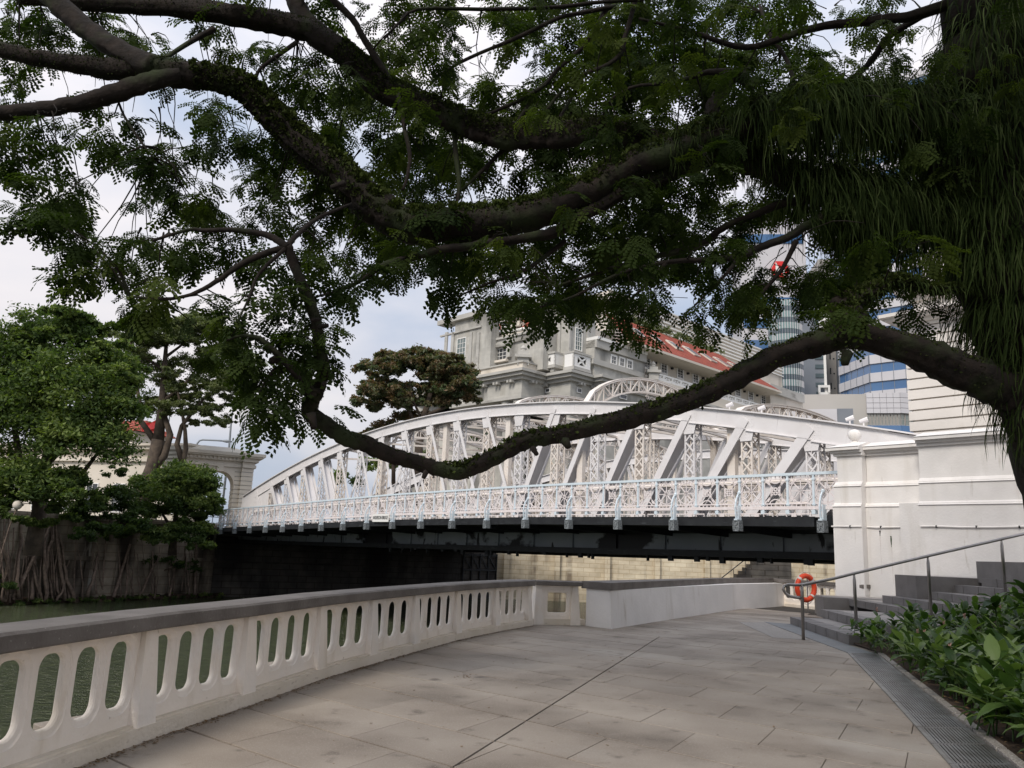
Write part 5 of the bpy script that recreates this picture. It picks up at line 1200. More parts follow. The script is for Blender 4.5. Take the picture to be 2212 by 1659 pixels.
# (f) teal curved glass tower
cx_, cY = c6(870, 0)[0], 150.; pcn = at(cx_, 900, cY)[:2]; R1_ = (c6(1010, 0)[0] - c6(700, 0)[0]) / FPX * cY / 2
tg = thing('teal_glass_tower', (*pcn, FAR_Z), 'curved teal glass tower with darker glazed bands behind the end of the red roof', 'office tower')
pcn = pcn + np.array([0, R1_]); fz = Face(pcn - np.array([0, R1_]), (1, 0)); zq0 = fz.sz(*c6(900, 1150))[1]; zq1 = fz.sz(1690, 655)[1]
per2 = fz.sz(*c6(900, 810))[1] - fz.sz(*c6(900, 915))[1]; z_ = zq0 - per2 * 3; k = 0
while z_ < zq1:
    for (h_, mm) in ((per2 * .42, 'tealdark'), (per2 * .58, 'teal')):
        mb = MB(); n_ = 20; V_ = []
        for i in range(n_ + 1):
            a = math.pi + math.pi * i / n_; V_.append((pcn[0] + R1_ * math.cos(a), pcn[1] + R1_ * math.sin(a)))
        mb.prism(V_, z_, z_ + h_ - .04); b_ = mb.build('window_band', M[mm], tg)
        mb = MB()
        for i in range(3, n_ - 2): mb.box((V_[i][0] - .07, V_[i][1] - .12, z_), (.14, 0, 0), (0, .2, 0), (0, 0, h_ - .05))
        if mm == 'teal': mb.box((V_[3][0], V_[3][1] - .1, z_ + h_ / 2), (.1, 0, 0), (0, .1, 0), (0, 0, .1)); MB.build(mb, 'mullion', M['panelw'], b_)
        else: mb.build('mullion', M['greyt'], b_)
        z_ += h_
MB().prism([(p[0], p[1] + .4) for p in V_], FAR_Z, z_).build('core', M['tealdark'], tg)
# (g) white tower with the red and white hexagon sign, behind the leaves
P_ = at(1600, 600, 190.)[:2]; F = Face(P_, unit((.99, -.1))); b1, _ = F.sz(1742, 600); z1 = F.sz(1680, 470)[1]
ht = thing('white_office_tower', (*P_, FAR_Z), 'pale office tower with dark window bands and a red hexagon sign near its top', 'office tower')
mb = MB(); F.box(mb, 0, b1, -12, 0, FAR_Z, z1); mb.build('wall', M['panelw'], ht)
per3 = 5.5; z_ = F.sz(1680, 1000)[1]
zs_a, zs_b = F.sz(1684, 602)[1], F.sz(1684, 566)[1]
while z_ < z1 - 2:
    if not (zs_a - 3 < z_ < zs_b + 1): mb = MB(); F.box(mb, .5, b1 - .5, 0, .2, z_, z_ + 2.4); mb.build('window_band', M['blueglass'], ht)
    z_ += per3
ah0, ah1 = F.sz(1664, 584)[0], F.sz(1705, 584)[0]; zc_ = (zs_a + zs_b) / 2; hw, hh = (ah1 - ah0) / 2, (zs_b - zs_a) / 2; ac = (ah0 + ah1) / 2; q = hw * .5
sg = thing('hexagon_sign', F.pt(ac, .5, zc_), 'red and white hexagon emblem sign high on the pale office tower', 'sign')
pt = lambda a, z, o=.5: F.pt(ac + a, o, zc_ + z)
MB().add([pt(-q, hh), pt(q, hh), pt(q, -hh), pt(-q, -hh), pt(-q, hh, .25), pt(q, hh, .25), pt(q, -hh, .25), pt(-q, -hh, .25)], [(0, 1, 2, 3), (7, 6, 5, 4), (0, 4, 5, 1), (1, 5, 6, 2), (2, 6, 7, 3), (3, 7, 4, 0)]).build('white_square', M['frame'], sg)
mb = MB()
for tri in (((-q, hh), (q, hh), (0, 0)), ((-q, -hh), (0, 0), (q, -hh)), ((-q, hh), (-q, -hh), (-hw, 0)), ((q, hh), (hw, 0), (q, -hh))):
    mb.add([pt(a, z, .6) for a, z in tri] + [pt(a, z, .3) for a, z in tri], [(0, 1, 2), (5, 4, 3), (0, 3, 4, 1), (1, 4, 5, 2), (2, 5, 3, 0)])
mb.build('red_triangles', M['red'], sg)

# ================================================================== LEFT BANK
# gateway arch
xr, yr = c1(1960, 1370); pg = at(c1(1828, 0)[0], 1050, 66.)[:2]; gu = unit((.90, .43)); FGt = Face(pg, gu)
gate = thing('gateway_arch', (*pg, FAR_Z), 'pale rusticated gateway arch with a heavy cornice at the far end of the bridge', 'archway')
zc = lambda cy, cx=1828: FGt.sz(*c1(cx, cy))[1]
a_l = FGt.sz(*c1(1420, 1400))[0]; a_r = FGt.sz(*c1(1955, 1400))[0]; ao0, ao1 = FGt.sz(*c1(1560, 1550))[0], FGt.sz(*c1(1795, 1600))[0]
z_spring, z_crown, z_ent, z_cor, z_top, z_rf = zc(1600), zc(1428), zc(1395), zc(1350), zc(1310), zc(1240); r_ = (ao1 - ao0) / 2; cxa = (ao0 + ao1) / 2; z_spring = z_crown - r_
TH = 2.2
def arc_wall(a0, a1, o0, o1, mb):
    n_ = 14; za = [(cxa + r_ * math.cos(math.pi - math.pi * i / n_), z_spring + r_ * math.sin(math.pi * i / n_)) for i in range(n_ + 1)]
    for i in range(n_):
        (p, zp), (q_, zq) = za[i], za[i + 1]
        P = [FGt.pt(p, o1, zp), FGt.pt(q_, o1, zq), FGt.pt(q_, o1, z_ent), FGt.pt(p, o1, z_ent), FGt.pt(p, o0, zp), FGt.pt(q_, o0, zq), FGt.pt(q_, o0, z_ent), FGt.pt(p, o0, z_ent)]
        mb.add(P, [(0, 1, 2, 3), (7, 6, 5, 4), (0, 4, 5, 1), (1, 5, 6, 2), (2, 6, 7, 3), (3, 7, 4, 0)])
    return mb
arc_wall(0, 0, -TH, 0, MB()).build('arch_head', M['cream'], gate)
nc = 14; hgt = z_ent - FAR_Z
for (p, q_, oo) in ((ao1, 0.2, 0), (a_l, ao0, 0), (.2, a_r, .35)):
    for k in range(nc):
        z0 = FAR_Z + hgt * k / nc
        if p == ao1 or q_ == ao0:
            if z0 > z_spring and False: continue
        mb = MB(); FGt.box(mb, p, q_, -TH, oo, z0 + .03, FAR_Z + hgt * (k + 1) / nc - .03); mb.build('stone_course', M['cream'], gate)
    mb = MB(); FGt.box(mb, p + .03 if p != ao1 else p + .04, q_ - .04, -TH + .05, oo - .05, FAR_Z, z_ent); mb.build('core', M['stone2'], gate)
mb = MB(); FGt.box(mb, cxa - .25, cxa + .25, 0, .2, z_crown - .05, z_ent); mb.build('keystone', M['cream'], gate)
for (o_, z0, z1) in ((.15, z_ent, z_ent + .25), (.05, z_ent + .252, z_cor), (.3, z_cor + .002, z_cor + .3), (.6, z_cor + .302, z_top), (.75, z_top + .002, z_top + .25)):
    mb = MB(); FGt.box(mb, a_l, .18, -TH - o_, o_, z0, z1); mb.build('cornice', M['cream'], gate)
    mb = MB(); FGt.box(mb, .2, a_r + o_, -TH - o_, .35 + o_, z0, z1); mb.build('cornice', M['cream'], gate)
mb = MB()
for k in range(int((a_r - a_l) / .3)): FGt.box(mb, a_l + k * .3, a_l + k * .3 + .14, 0, .42, z_cor + .05, z_cor + .28)
mb.build('dentils', M['cream'], gate)
P = [FGt.pt(a_l, .3, z_top + .25), FGt.pt(a_r, .5, z_top + .25), FGt.pt(a_r - 1.6, -.6, z_rf), FGt.pt(a_l + 1.2, -.6, z_rf), FGt.pt(a_l, -TH - .3, z_top + .25), FGt.pt(a_r, -TH - .3, z_top + .25)]
MB().add(P, [(0, 1, 2, 3), (1, 5, 2), (3, 2, 5, 4), (0, 3, 4)]).build('sloped_top', M['cream'], gate)
# pale bank building
FBd = Face(at(c1(650, 0)[0], 1050, 74.)[:2], unit((.95, -.32)))
bb = thing('riverside_building', (*FBd.P, FAR_Z), 'long pale classical building with a plain cornice half hidden by the left trees', 'building')
s0, s1 = -14, FBd.sz(*c1(1440, 1400))[0]; zb1 = FBd.sz(*c1(1100, 1215))[1]; zb2 = FBd.sz(*c1(1100, 1350))[1]
mb = MB(); FBd.box(mb, s0, s1, -2, 0, FAR_Z, zb2); mb.build('wall', M['cream'], bb)
for (o_, z0, z1) in ((.3, zb2, zb2 + .3), (-.1, zb2 + .302, zb1 - .5), (.5, zb1 - .498, zb1 - .2), (.7, zb1 - .198, zb1)): mb = MB(); FBd.box(mb, s0, s1 + o_, -2, o_, z0, z1); mb.build('cornice', M['cream'], bb)
for k in range(8): a = s0 + 2 + k * 3.1; window(FBd, a, a + 1.2, FAR_Z + 1.2, FAR_Z + 3.6, bb, .01, 2, 3)
mb = MB(); FBd.box(mb, s1 - 2.2, s1 + .5, .0, 1.6, zb2 - .6, zb2 + .6)
for k in range(6):
    mb2 = MB(); FBd.box(mb2, s1 - 1.8, s1 + .6, -.2, .3 + k * .22, zb1 - .35 - (5 - k) * .33 - .3, zb1 - .35 - (5 - k) * .33); mb2.build('stepped_moulding', M['stone2'], bb)
rfp = [FBd.pt(*(FBd.sz(*c1(830, 1130))[0], -4, 0))[:2]]
F9 = Face(FBd.P - FBd.n * 8, FBd.d); z0, z1 = F9.sz(*c1(1000, 1120))[1], F9.sz(*c1(1000, 1052))[1]; a0, a1 = F9.sz(*c1(840, 1100))[0], F9.sz(*c1(1050, 1100))[0]
MB().add([F9.pt(a0 - 4, 1, z0), F9.pt(a1 + 1, 1, z0), F9.pt(a1 - .6, -2, z1 + .6), F9.pt(a0 - 2, -2, z1 + .6), F9.pt(a0 - 4, -5, z0), F9.pt(a1 + 1, -5, z0)], [(0, 1, 2, 3), (1, 5, 2), (3, 2, 5, 4), (0, 3, 4)]).build('roof', M['roof'], bb)
mb = MB(); F9.box(mb, a0 - 3.5, a1 + .5, -4.5, .5, zb1, z0); mb.build('penthouse_wall', M['cream'], bb)
# flags and lamps
fp_ = at(*c1(1260, 1100), 70.); fl = thing('red_flag', (fp_[0], fp_[1], FAR_Z), 'small orange red flag flying above the pale riverside building', 'flag')
MB().tube([(fp_[0] + .4, fp_[1], FAR_Z), (fp_[0] + .4, fp_[1], fp_[2] + 1.6)], .05, 6).build('pole', M['post'], fl)
pz = [(0, 1.2), (-.8, 1.4), (-1.5, .9), (-2.3, .6), (-2.2, -.4), (-1.3, -.3), (-.7, .2), (0, .1)]
MB().add([(fp_[0] + .4 + x, fp_[1] + .15 * math.sin(x * 3), fp_[2] + z * .7) for x, z in pz] + [(fp_[0] + .4 + x, fp_[1] + .03 + .15 * math.sin(x * 3), fp_[2] + z * .7) for x, z in pz], [tuple(range(8)), tuple(reversed(range(8, 16)))] + [(i, i + 8, (i + 1) % 8 + 8, (i + 1) % 8) for i in range(8)]).build('cloth', M['red'], fl)
def lamp(pix, Y, label, r0=.11, z0=FAR_Z):
    P = [at(x, y, Y) for x, y in pix]; base = np.array([P[0][0] - (P[1][0] - P[0][0]) * 0, P[0][1], z0]); t = thing('street_lamp', base, label, 'street lamp', 'street lamps on the far bank')
    MB().tube([base] + P, [r0] * 2 + [r0 * .8] * (len(P) - 1), 7).build('pole', M['post'], t, smooth=True)
    d = unit(P[-1] - P[-2]); MB().tube([P[-1] - d * .1, P[-1] + d * .35, P[-1] + d * .9], [.09, .17, .07], 8).build('lamp_head', M['post'], t, smooth=True)
lamp([(495, 966), (500, 905), (502.5, 888), (509, 876), (519, 870.5), (527, 869.5)], 80, 'taller grey street lamp curving right above the gateway arch')
lamp([(424.5, 963), (426, 958), (431, 952), (438, 950), (470, 951.5), (482, 952.5)], 80, 'low grey street lamp with a long flat arm above the gateway arch')
gl = at(37.8, 1091, 44.); t = thing('globe_lamp', (gl[0] - 1.0, gl[1], WATER_Z + 3), 'round pale globe on a thin leaning stalk among the left trees', 'lamp')
MB().lathe(gl - np.array([0, 0, .24]), [(.05, 0), (.15, .04), (.22, .14), (.24, .24), (.22, .34), (.15, .44), (.03, .48)], 14).build('globe', M['cream'], t, smooth=True)
MB().tube([gl - np.array([.02, 0, .24]), gl + np.array([-.25, 0, -1.2]), gl + np.array([-.45, .0, -2.6])], [.035, .03, .02], 6).build('stalk', M['root'], t)
# railing on the quay
t = thing('quay_railing', Q(0, -.5, FAR_Z), 'thin dark railing along the top of the left quay wall', 'railing')
mb = MB()
for k in range(22): p = Q(-8 + k * 1.2, -.5, FAR_Z + .4); mb.tube([p, p + (0, 0, 1)], .03, 5)
mb.build('posts', M['black'], t); mb = MB()
for z in (.5, .75, 1.0): mb.tube([Q(-8, -.5, FAR_Z + .4 + z), Q(17.2, -.5, FAR_Z + .4 + z)], .025, 5)
mb.build('rails', M['black'], t)
# ================================================================== FAR TREES
def leaf_cloud(blobs, per, size, seed, flat=.5, tints=(0, 1)):
    """blobs: centre, radii(3), n clumps -> quads clustered into clumps over the blob volume (mostly near its surface)"""
    r = np.random.default_rng(seed); VV, TT = [], []
    for (c, rad, n) in blobs:
        c = np.array(c); rad = np.array(rad)
        d = r.normal(size=(n, 3)); d /= np.linalg.norm(d, axis=1)[:, None]; d[:, 2] = np.where(d[:, 2] < -.35, -d[:, 2] * .6, d[:, 2])
        rr_ = .62 + .42 * r.random(n) ** .8; cc = c + d * rad * rr_[:, None]; tb_ = r.uniform(*tints, n) * .6 + .4 * (d[:, 2] * .5 + .4)  # upward clumps tinted lighter, a highlight put into the leaf colour
        cs = (.13 + .12 * r.random(n)) * rad.mean()
        P = np.repeat(cc, per, 0) + r.normal(size=(n * per, 3)) * np.repeat(cs, per)[:, None] * np.array([1, 1, flat])
        m_ = len(P); s = size * r.uniform(.6, 1.3, m_)
        nrm = r.normal(size=(m_, 3)) + np.array([0, 0, 1.0]); nrm /= np.linalg.norm(nrm, axis=1)[:, None]
        t1 = np.cross(nrm, r.normal(size=(m_, 3))); t1 /= np.linalg.norm(t1, axis=1)[:, None]; t2 = np.cross(nrm, t1)
        t1 = t1 * s[:, None]; t2 = t2 * s[:, None] * .5
        VV.append(np.stack([P - t1, P + t2 * .9 - t1 * .1, P + t1, P - t2 * .9 - t1 * .1], 1).reshape(-1, 3))
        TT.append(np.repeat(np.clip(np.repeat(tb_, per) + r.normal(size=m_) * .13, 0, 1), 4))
    V_ = np.concatenate(VV); return V_, np.arange(len(V_)).reshape(-1, 4), np.concatenate(TT)
def crown_part(parent, blobs, per, size, mm, seed, flat=.5, name='crown', tints=(0, 1)):
    V_, Q_, T_ = leaf_cloud(blobs, per, size, seed, flat, tints); o = link(name, np_mesh(name, V_, Q_, M[mm], T_), parent); o['kind'] = 'stuff'; return o
def pb_(x, y, r_, Y, n, sq=.8, dy=.8):                  # blob from pixel centre/radius at depth Y
    R_ = r_ / FPX * Y; return (at(x, y, Y), (R_, R_ * dy, R_ * sq), n)
def scat(cx, cy, rx, ry, n, r0, r1, Y, nc, seed, sq=.7, up=.3):
    r = np.random.default_rng(seed); B = []
    for _ in range(n):
        a = r.uniform(0, 2 * math.pi); q = r.random() ** .45; x = cx + rx * q * math.cos(a); y = cy + ry * q * math.sin(a) - up * ry * (1 - q)
        B.append(pb_(x, y, r.uniform(r0, r1), Y + r.uniform(-1, 1) * rx / FPX * Y * .6, nc, sq))
    return B
def limbs(parent, paths, Y, mm='bark2', name='trunk', n=8, jit=.1):
    for k, (P, r0, r1) in enumerate(paths):
        pts = [at(x, y, Y + (q[0] if q else 0)) for (x, y, *q) in P]; nn = len(pts)
        MB().tube(pts, [r0 + (r1 - r0) * i / (nn - 1) for i in range(nn)], n, jit=jit).build(name if k == 0 else 'limb', M[mm], parent, smooth=True)
def ptree(name, basepx, Y, label, base_z=FAR_Z, grp=None):
    b_ = at(basepx[0], basepx[1], Y); return thing(name, (b_[0], b_[1], base_z), label, 'tree', grp)
# big fig tree at the far left
YF_ = 47.
t = ptree('fig_tree', (60, 1120), YF_, 'large dense green fig tree overhanging the left quay wall')
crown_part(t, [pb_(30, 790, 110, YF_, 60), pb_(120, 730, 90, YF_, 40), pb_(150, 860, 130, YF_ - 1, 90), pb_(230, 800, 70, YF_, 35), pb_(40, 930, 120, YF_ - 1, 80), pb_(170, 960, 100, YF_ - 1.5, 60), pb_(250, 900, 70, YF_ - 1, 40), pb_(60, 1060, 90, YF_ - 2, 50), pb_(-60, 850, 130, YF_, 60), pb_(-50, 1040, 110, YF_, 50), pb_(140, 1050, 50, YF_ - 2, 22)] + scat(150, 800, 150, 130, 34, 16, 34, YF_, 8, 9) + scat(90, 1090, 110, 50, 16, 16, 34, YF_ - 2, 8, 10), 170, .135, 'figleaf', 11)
limbs(t, [([(70, 1200), (85, 1100), (100, 1000), (120, 880)], .5, .2), ([(85, 1100), (40, 980), (20, 850)], .3, .12), ([(100, 1000), (170, 930), (240, 880)], .25, .08), ([(95, 1060), (180, 1020), (225, 960)], .2, .07)], YF_)
r_ = random.Random(5)
def root_path(x0, y0, x1, y1, Y, wob=6, n=9):
    return [at(x0 + (x1 - x0) * i / n + r_.uniform(-wob, wob) * math.sin(math.pi * i / n), y0 + (y1 - y0) * i / n, Y) for i in range(n + 1)]
def wallY(x):                                         # depth of the quay wall face seen in pixel column x
    p = qxcol(x, q0, qd); return p[1]
def add_root(par_, x0, y0, x1, y1, rad, wob=7):
    n = 9; P = []; wv = r_.uniform(-wob, wob) * .6; wp = r_.uniform(0, 6)
    for i in range(n + 1):
        x = x0 + (x1 - x0) * i / n + (wv * math.sin(i * .7 + wp) + wv * .6 * math.sin(i * 2.1 + wp * 3)) * min(1, i / 2); y = y0 + (y1 - y0) * i / n
        P.append(at(x, y, wallY(x) - .8 - .2 * math.sin(i * .6 + wp)))
    o = MB().tube(P, [rad * (1 + .5 * (i / n - .5)) for i in range(n + 1)], 5, jit=.2, r=r_).build('aerial_root', M['root'], par_, smooth=True)
for (a, b_, c, d) in [(112, 1120, 30, 1290), (115, 1125, 95, 1300), (110, 1130, 60, 1230), (60, 1230, 30, 1296), (118, 1120, 140, 1297), (100, 1110, 98, 1290), (45, 1130, 38, 1290), (30, 1140, 20, 1280), (150, 1210, 125, 1300), (135, 1190, 150, 1300), (10, 1120, 14, 1300), (75, 1140, 70, 1295), (125, 1150, 158, 1300), (20, 1200, 4, 1300), (60, 1180, 90, 1296)]:
    add_root(t, a, b_, c, d, r_.uniform(.05, .12))
for k in range(20):
    x = r_.uniform(0, 175); add_root(t, x, r_.uniform(1120, 1200), x + r_.uniform(-22, 22), r_.uniform(1280, 1303), r_.uniform(.02, .055), 5)
# open rain tree behind it, two leaning trunks
Y2 = 62.
t = ptree('umbrella_tree', (315, 1090), Y2, 'tall open crowned tree with forked bare trunks in front of the pale building')
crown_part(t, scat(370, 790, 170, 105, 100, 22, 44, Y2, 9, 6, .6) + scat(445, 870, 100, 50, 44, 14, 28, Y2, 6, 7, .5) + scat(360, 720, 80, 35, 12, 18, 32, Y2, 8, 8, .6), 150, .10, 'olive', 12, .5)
limbs(t, [([(305, 1110), (312, 1060), (330, 1010), (342, 950)], .62, .5), ([(342, 950), (350, 880), (355, 800), (360, 730)], .45, .12), ([(330, 1015), (355, 985), (368, 940), (352, 890), (345, 860)], .32, .15), ([(340, 960), (305, 910), (300, 860), (290, 790)], .28, .1), ([(350, 870), (400, 830), (430, 790)], .2, .08), ([(395, 1000), (382, 960), (392, 920), (420, 885), (450, 850)], .26, .08), ([(360, 1060), (378, 1025), (395, 1000), (402, 970), (400, 930), (392, 880), (380, 830)], .3, .07), ([(420, 885), (460, 885), (490, 868)], .1, .04), ([(355, 800), (310, 770), (280, 740)], .15, .05), ([(360, 770), (400, 740), (420, 720)], .13, .04)], Y2)
# bright bush by the arch
Y3 = 58.
t = ptree('wall_fig_bush', (370, 1160), Y3, 'bright green bushy fig growing over the quay wall beside the bridge end')
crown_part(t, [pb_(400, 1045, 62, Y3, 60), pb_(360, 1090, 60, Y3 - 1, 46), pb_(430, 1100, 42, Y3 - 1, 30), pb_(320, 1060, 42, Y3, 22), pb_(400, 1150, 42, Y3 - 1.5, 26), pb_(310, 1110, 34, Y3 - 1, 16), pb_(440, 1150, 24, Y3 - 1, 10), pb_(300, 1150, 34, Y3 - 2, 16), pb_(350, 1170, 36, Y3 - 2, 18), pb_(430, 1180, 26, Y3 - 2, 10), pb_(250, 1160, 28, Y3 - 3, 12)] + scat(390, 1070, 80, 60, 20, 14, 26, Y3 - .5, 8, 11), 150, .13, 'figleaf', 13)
limbs(t, [([(372, 1200), (375, 1150), (385, 1080)], .3, .12), ([(375, 1150), (345, 1100)], .15, .06), ([(378, 1140), (420, 1090)], .15, .06)], Y3)
for (a, b_, c, d) in [(280, 1180, 270, 1292), (282, 1175, 245, 1290), (275, 1215, 290, 1292), (370, 1160, 380, 1225), (380, 1225, 365, 1288), (425, 1170, 421, 1285), (215, 1190, 190, 1290), (400, 1180, 408, 1285), (345, 1200, 300, 1290), (330, 1190, 335, 1292), (255, 1180, 262, 1290)]: add_root(t, a, b_, c, d, r_.uniform(.05, .11), 4)
for k in range(16):
    x = r_.uniform(180, 430); add_root(t, x, r_.uniform(1150, 1215), x + r_.uniform(-12, 12), r_.uniform(1270, 1290), r_.uniform(.02, .05), 4)
t = ptree('shade_bush', (240, 1120), 54., 'dark green low bush on the quay between the two fig trees')
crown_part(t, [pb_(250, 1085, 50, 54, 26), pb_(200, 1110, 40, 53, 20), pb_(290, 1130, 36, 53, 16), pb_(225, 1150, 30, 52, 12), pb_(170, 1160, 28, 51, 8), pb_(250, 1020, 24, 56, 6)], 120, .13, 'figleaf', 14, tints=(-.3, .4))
limbs(t, [([(240, 1170), (240, 1110)], .15, .08)], 54)
t = ptree('wall_seedling', (350, 1235), 56., 'small leafy plant sprouting halfway down the quay wall', .0)
crown_part(t, [(at(345, 1215, wallY(345) - 1.2), (1.3, .7, .5), 8), (at(395, 1228, wallY(395) - 1.2), (1.2, .7, .7), 9), (at(4, 1272, wallY(4) - 1), (.8, .6, .8), 6)], 60, .14, 'figleaf', 15, tints=(-.3, .5))
MB().tube([at(355, 1232, wallY(355) - .2), at(370, 1225, wallY(370) - 1.2)], .06, 5).build('stem', M['root'], t)
t = tag(MB().build('bank_weeds', None), 'x', 'x'); bpy.data.objects.remove(t)
V_, Q_, T_ = leaf_cloud([((*(q0 + qd * s + nq * .7), WATER_Z + .12), (.9, .4, .28), 3) for s in np.arange(-6, 16, .8)], 60, .10, 16)
o = link('waterline_weeds', np_mesh('waterline_weeds', V_, Q_, M['figleaf'], T_)); o['kind'] = 'stuff'; tag(o, 'dark green weeds along the waterline of the left quay wall', 'weeds')
mb = MB()
for s in np.arange(-8, 16, .7): mb.tube([(*(q0 + qd * s + nq * (.4 + r_.uniform(0, .4))), WATER_Z + r_.uniform(-.1, .1)), (*(q0 + qd * (s + .8) + nq * .6), WATER_Z + .12)], [.3, .22], 7, jit=.3, r=r_)
o = mb.build('mud_bank', M['soil'], smooth=True); o['kind'] = 'structure'
# rusty tree in front of the hotel
Y4 = 74.
t = ptree('rusty_tree', (880, 1050), Y4, 'spreading tree with reddish brown and green leaves left of the hotel')
crown_part(t, scat(895, 822, 125, 66, 95, 15, 30, Y4, 9, 3) + scat(830, 870, 60, 24, 22, 12, 22, Y4, 6, 4) + scat(960, 830, 60, 45, 30, 14, 26, Y4, 8, 12) + scat(985, 860, 35, 25, 8, 14, 22, Y4, 7, 5), 90, .17, 'rust', 17, .6, tints=(.2, 1.15))
limbs(t, [([(900, 1050), (905, 960), (915, 900), (930, 850)], .4, .2), ([(905, 930), (880, 880), (850, 840)], .2, .08), ([(915, 900), (960, 880), (985, 850)], .2, .07), ([(910, 905), (890, 860), (885, 820)], .14, .06), ([(930, 860), (940, 820), (960, 790)], .14, .05)], Y4)
t = ptree('rusty_hedge_tree', (850, 1050), 76., 'low rust coloured tree top just above the bridge chord')
crown_part(t, [pb_(830, 930, 36, 76, 22, .7), pb_(880, 905, 34, 76, 22, .5), pb_(930, 900, 30, 76, 16, .4), pb_(790, 940, 20, 76, 8, .5)], 100, .18, 'rust', 18, .35, tints=(.4, 1.5))
limbs(t, [([(850, 1050), (850, 960), (870, 920)], .2, .1)], 76)
t = ptree('far_green_tree', (940, 1060), 80., 'green trees glimpsed through the bridge trusses')
crown_part(t, [pb_(820, 1010, 40, 84, 20), pb_(910, 1000, 30, 84, 14), pb_(740, 1040, 36, 84, 16), pb_(1040, 960, 30, 80, 10)], 80, .22, 'figleaf', 19)
limbs(t, [([(900, 1100), (905, 1000)], .3, .2)], 84)
t = thing('terrace_planting', (FBk.pt(aL, 0, zb0)), 'strip of low green plants on the terrace above the red roof', 'plants')
crown_part(t, [(FBk.pt(aL + 8 + (aR - aL - 14) * f, -.8, zb0 + .6), (1.6, .7, .7), 4) for f in np.linspace(0, 1, 22)], 26, .2, 'olive', 20, name='foliage')

# ================================================================== BIG RAIN TREE (foreground)
D0 = 8.6
rt = thing('rain_tree', (at(2330, 1200, 9.2)[0], 9.2, .3), 'huge rain tree on the right with dark sweeping limbs and hanging ferns', 'tree')
def pth(P, Y0, Y1):                                    # (x, y, r px) list -> 3D points and radii, spline-refined
    n = len(P); A_ = [at(p[0], p[1], Y0 + (Y1 - Y0) * i / (n - 1)) for i, p in enumerate(P)]; R_ = [p[2] / FPX * (Y0 + (Y1 - Y0) * i / (n - 1)) * 1.0 for i, p in enumerate(P)]
    out, rad = [], []
    for i in range(n - 1):
        p0, p1, p2, p3 = A_[max(i - 1, 0)], A_[i], A_[i + 1], A_[min(i + 2, n - 1)]; m_ = 6 if P[i][2] > 6 else 3
        for q in range(m_):
            u = q / m_; out.append(.5 * ((2 * p1) + (-p0 + p2) * u + (2 * p0 - 5 * p1 + 4 * p2 - p3) * u * u + (-p0 + 3 * p1 - 3 * p2 + p3) * u ** 3)); rad.append(R_[i] + (R_[i + 1] - R_[i]) * u)
    out.append(A_[-1]); rad.append(R_[-1]); return out, rad
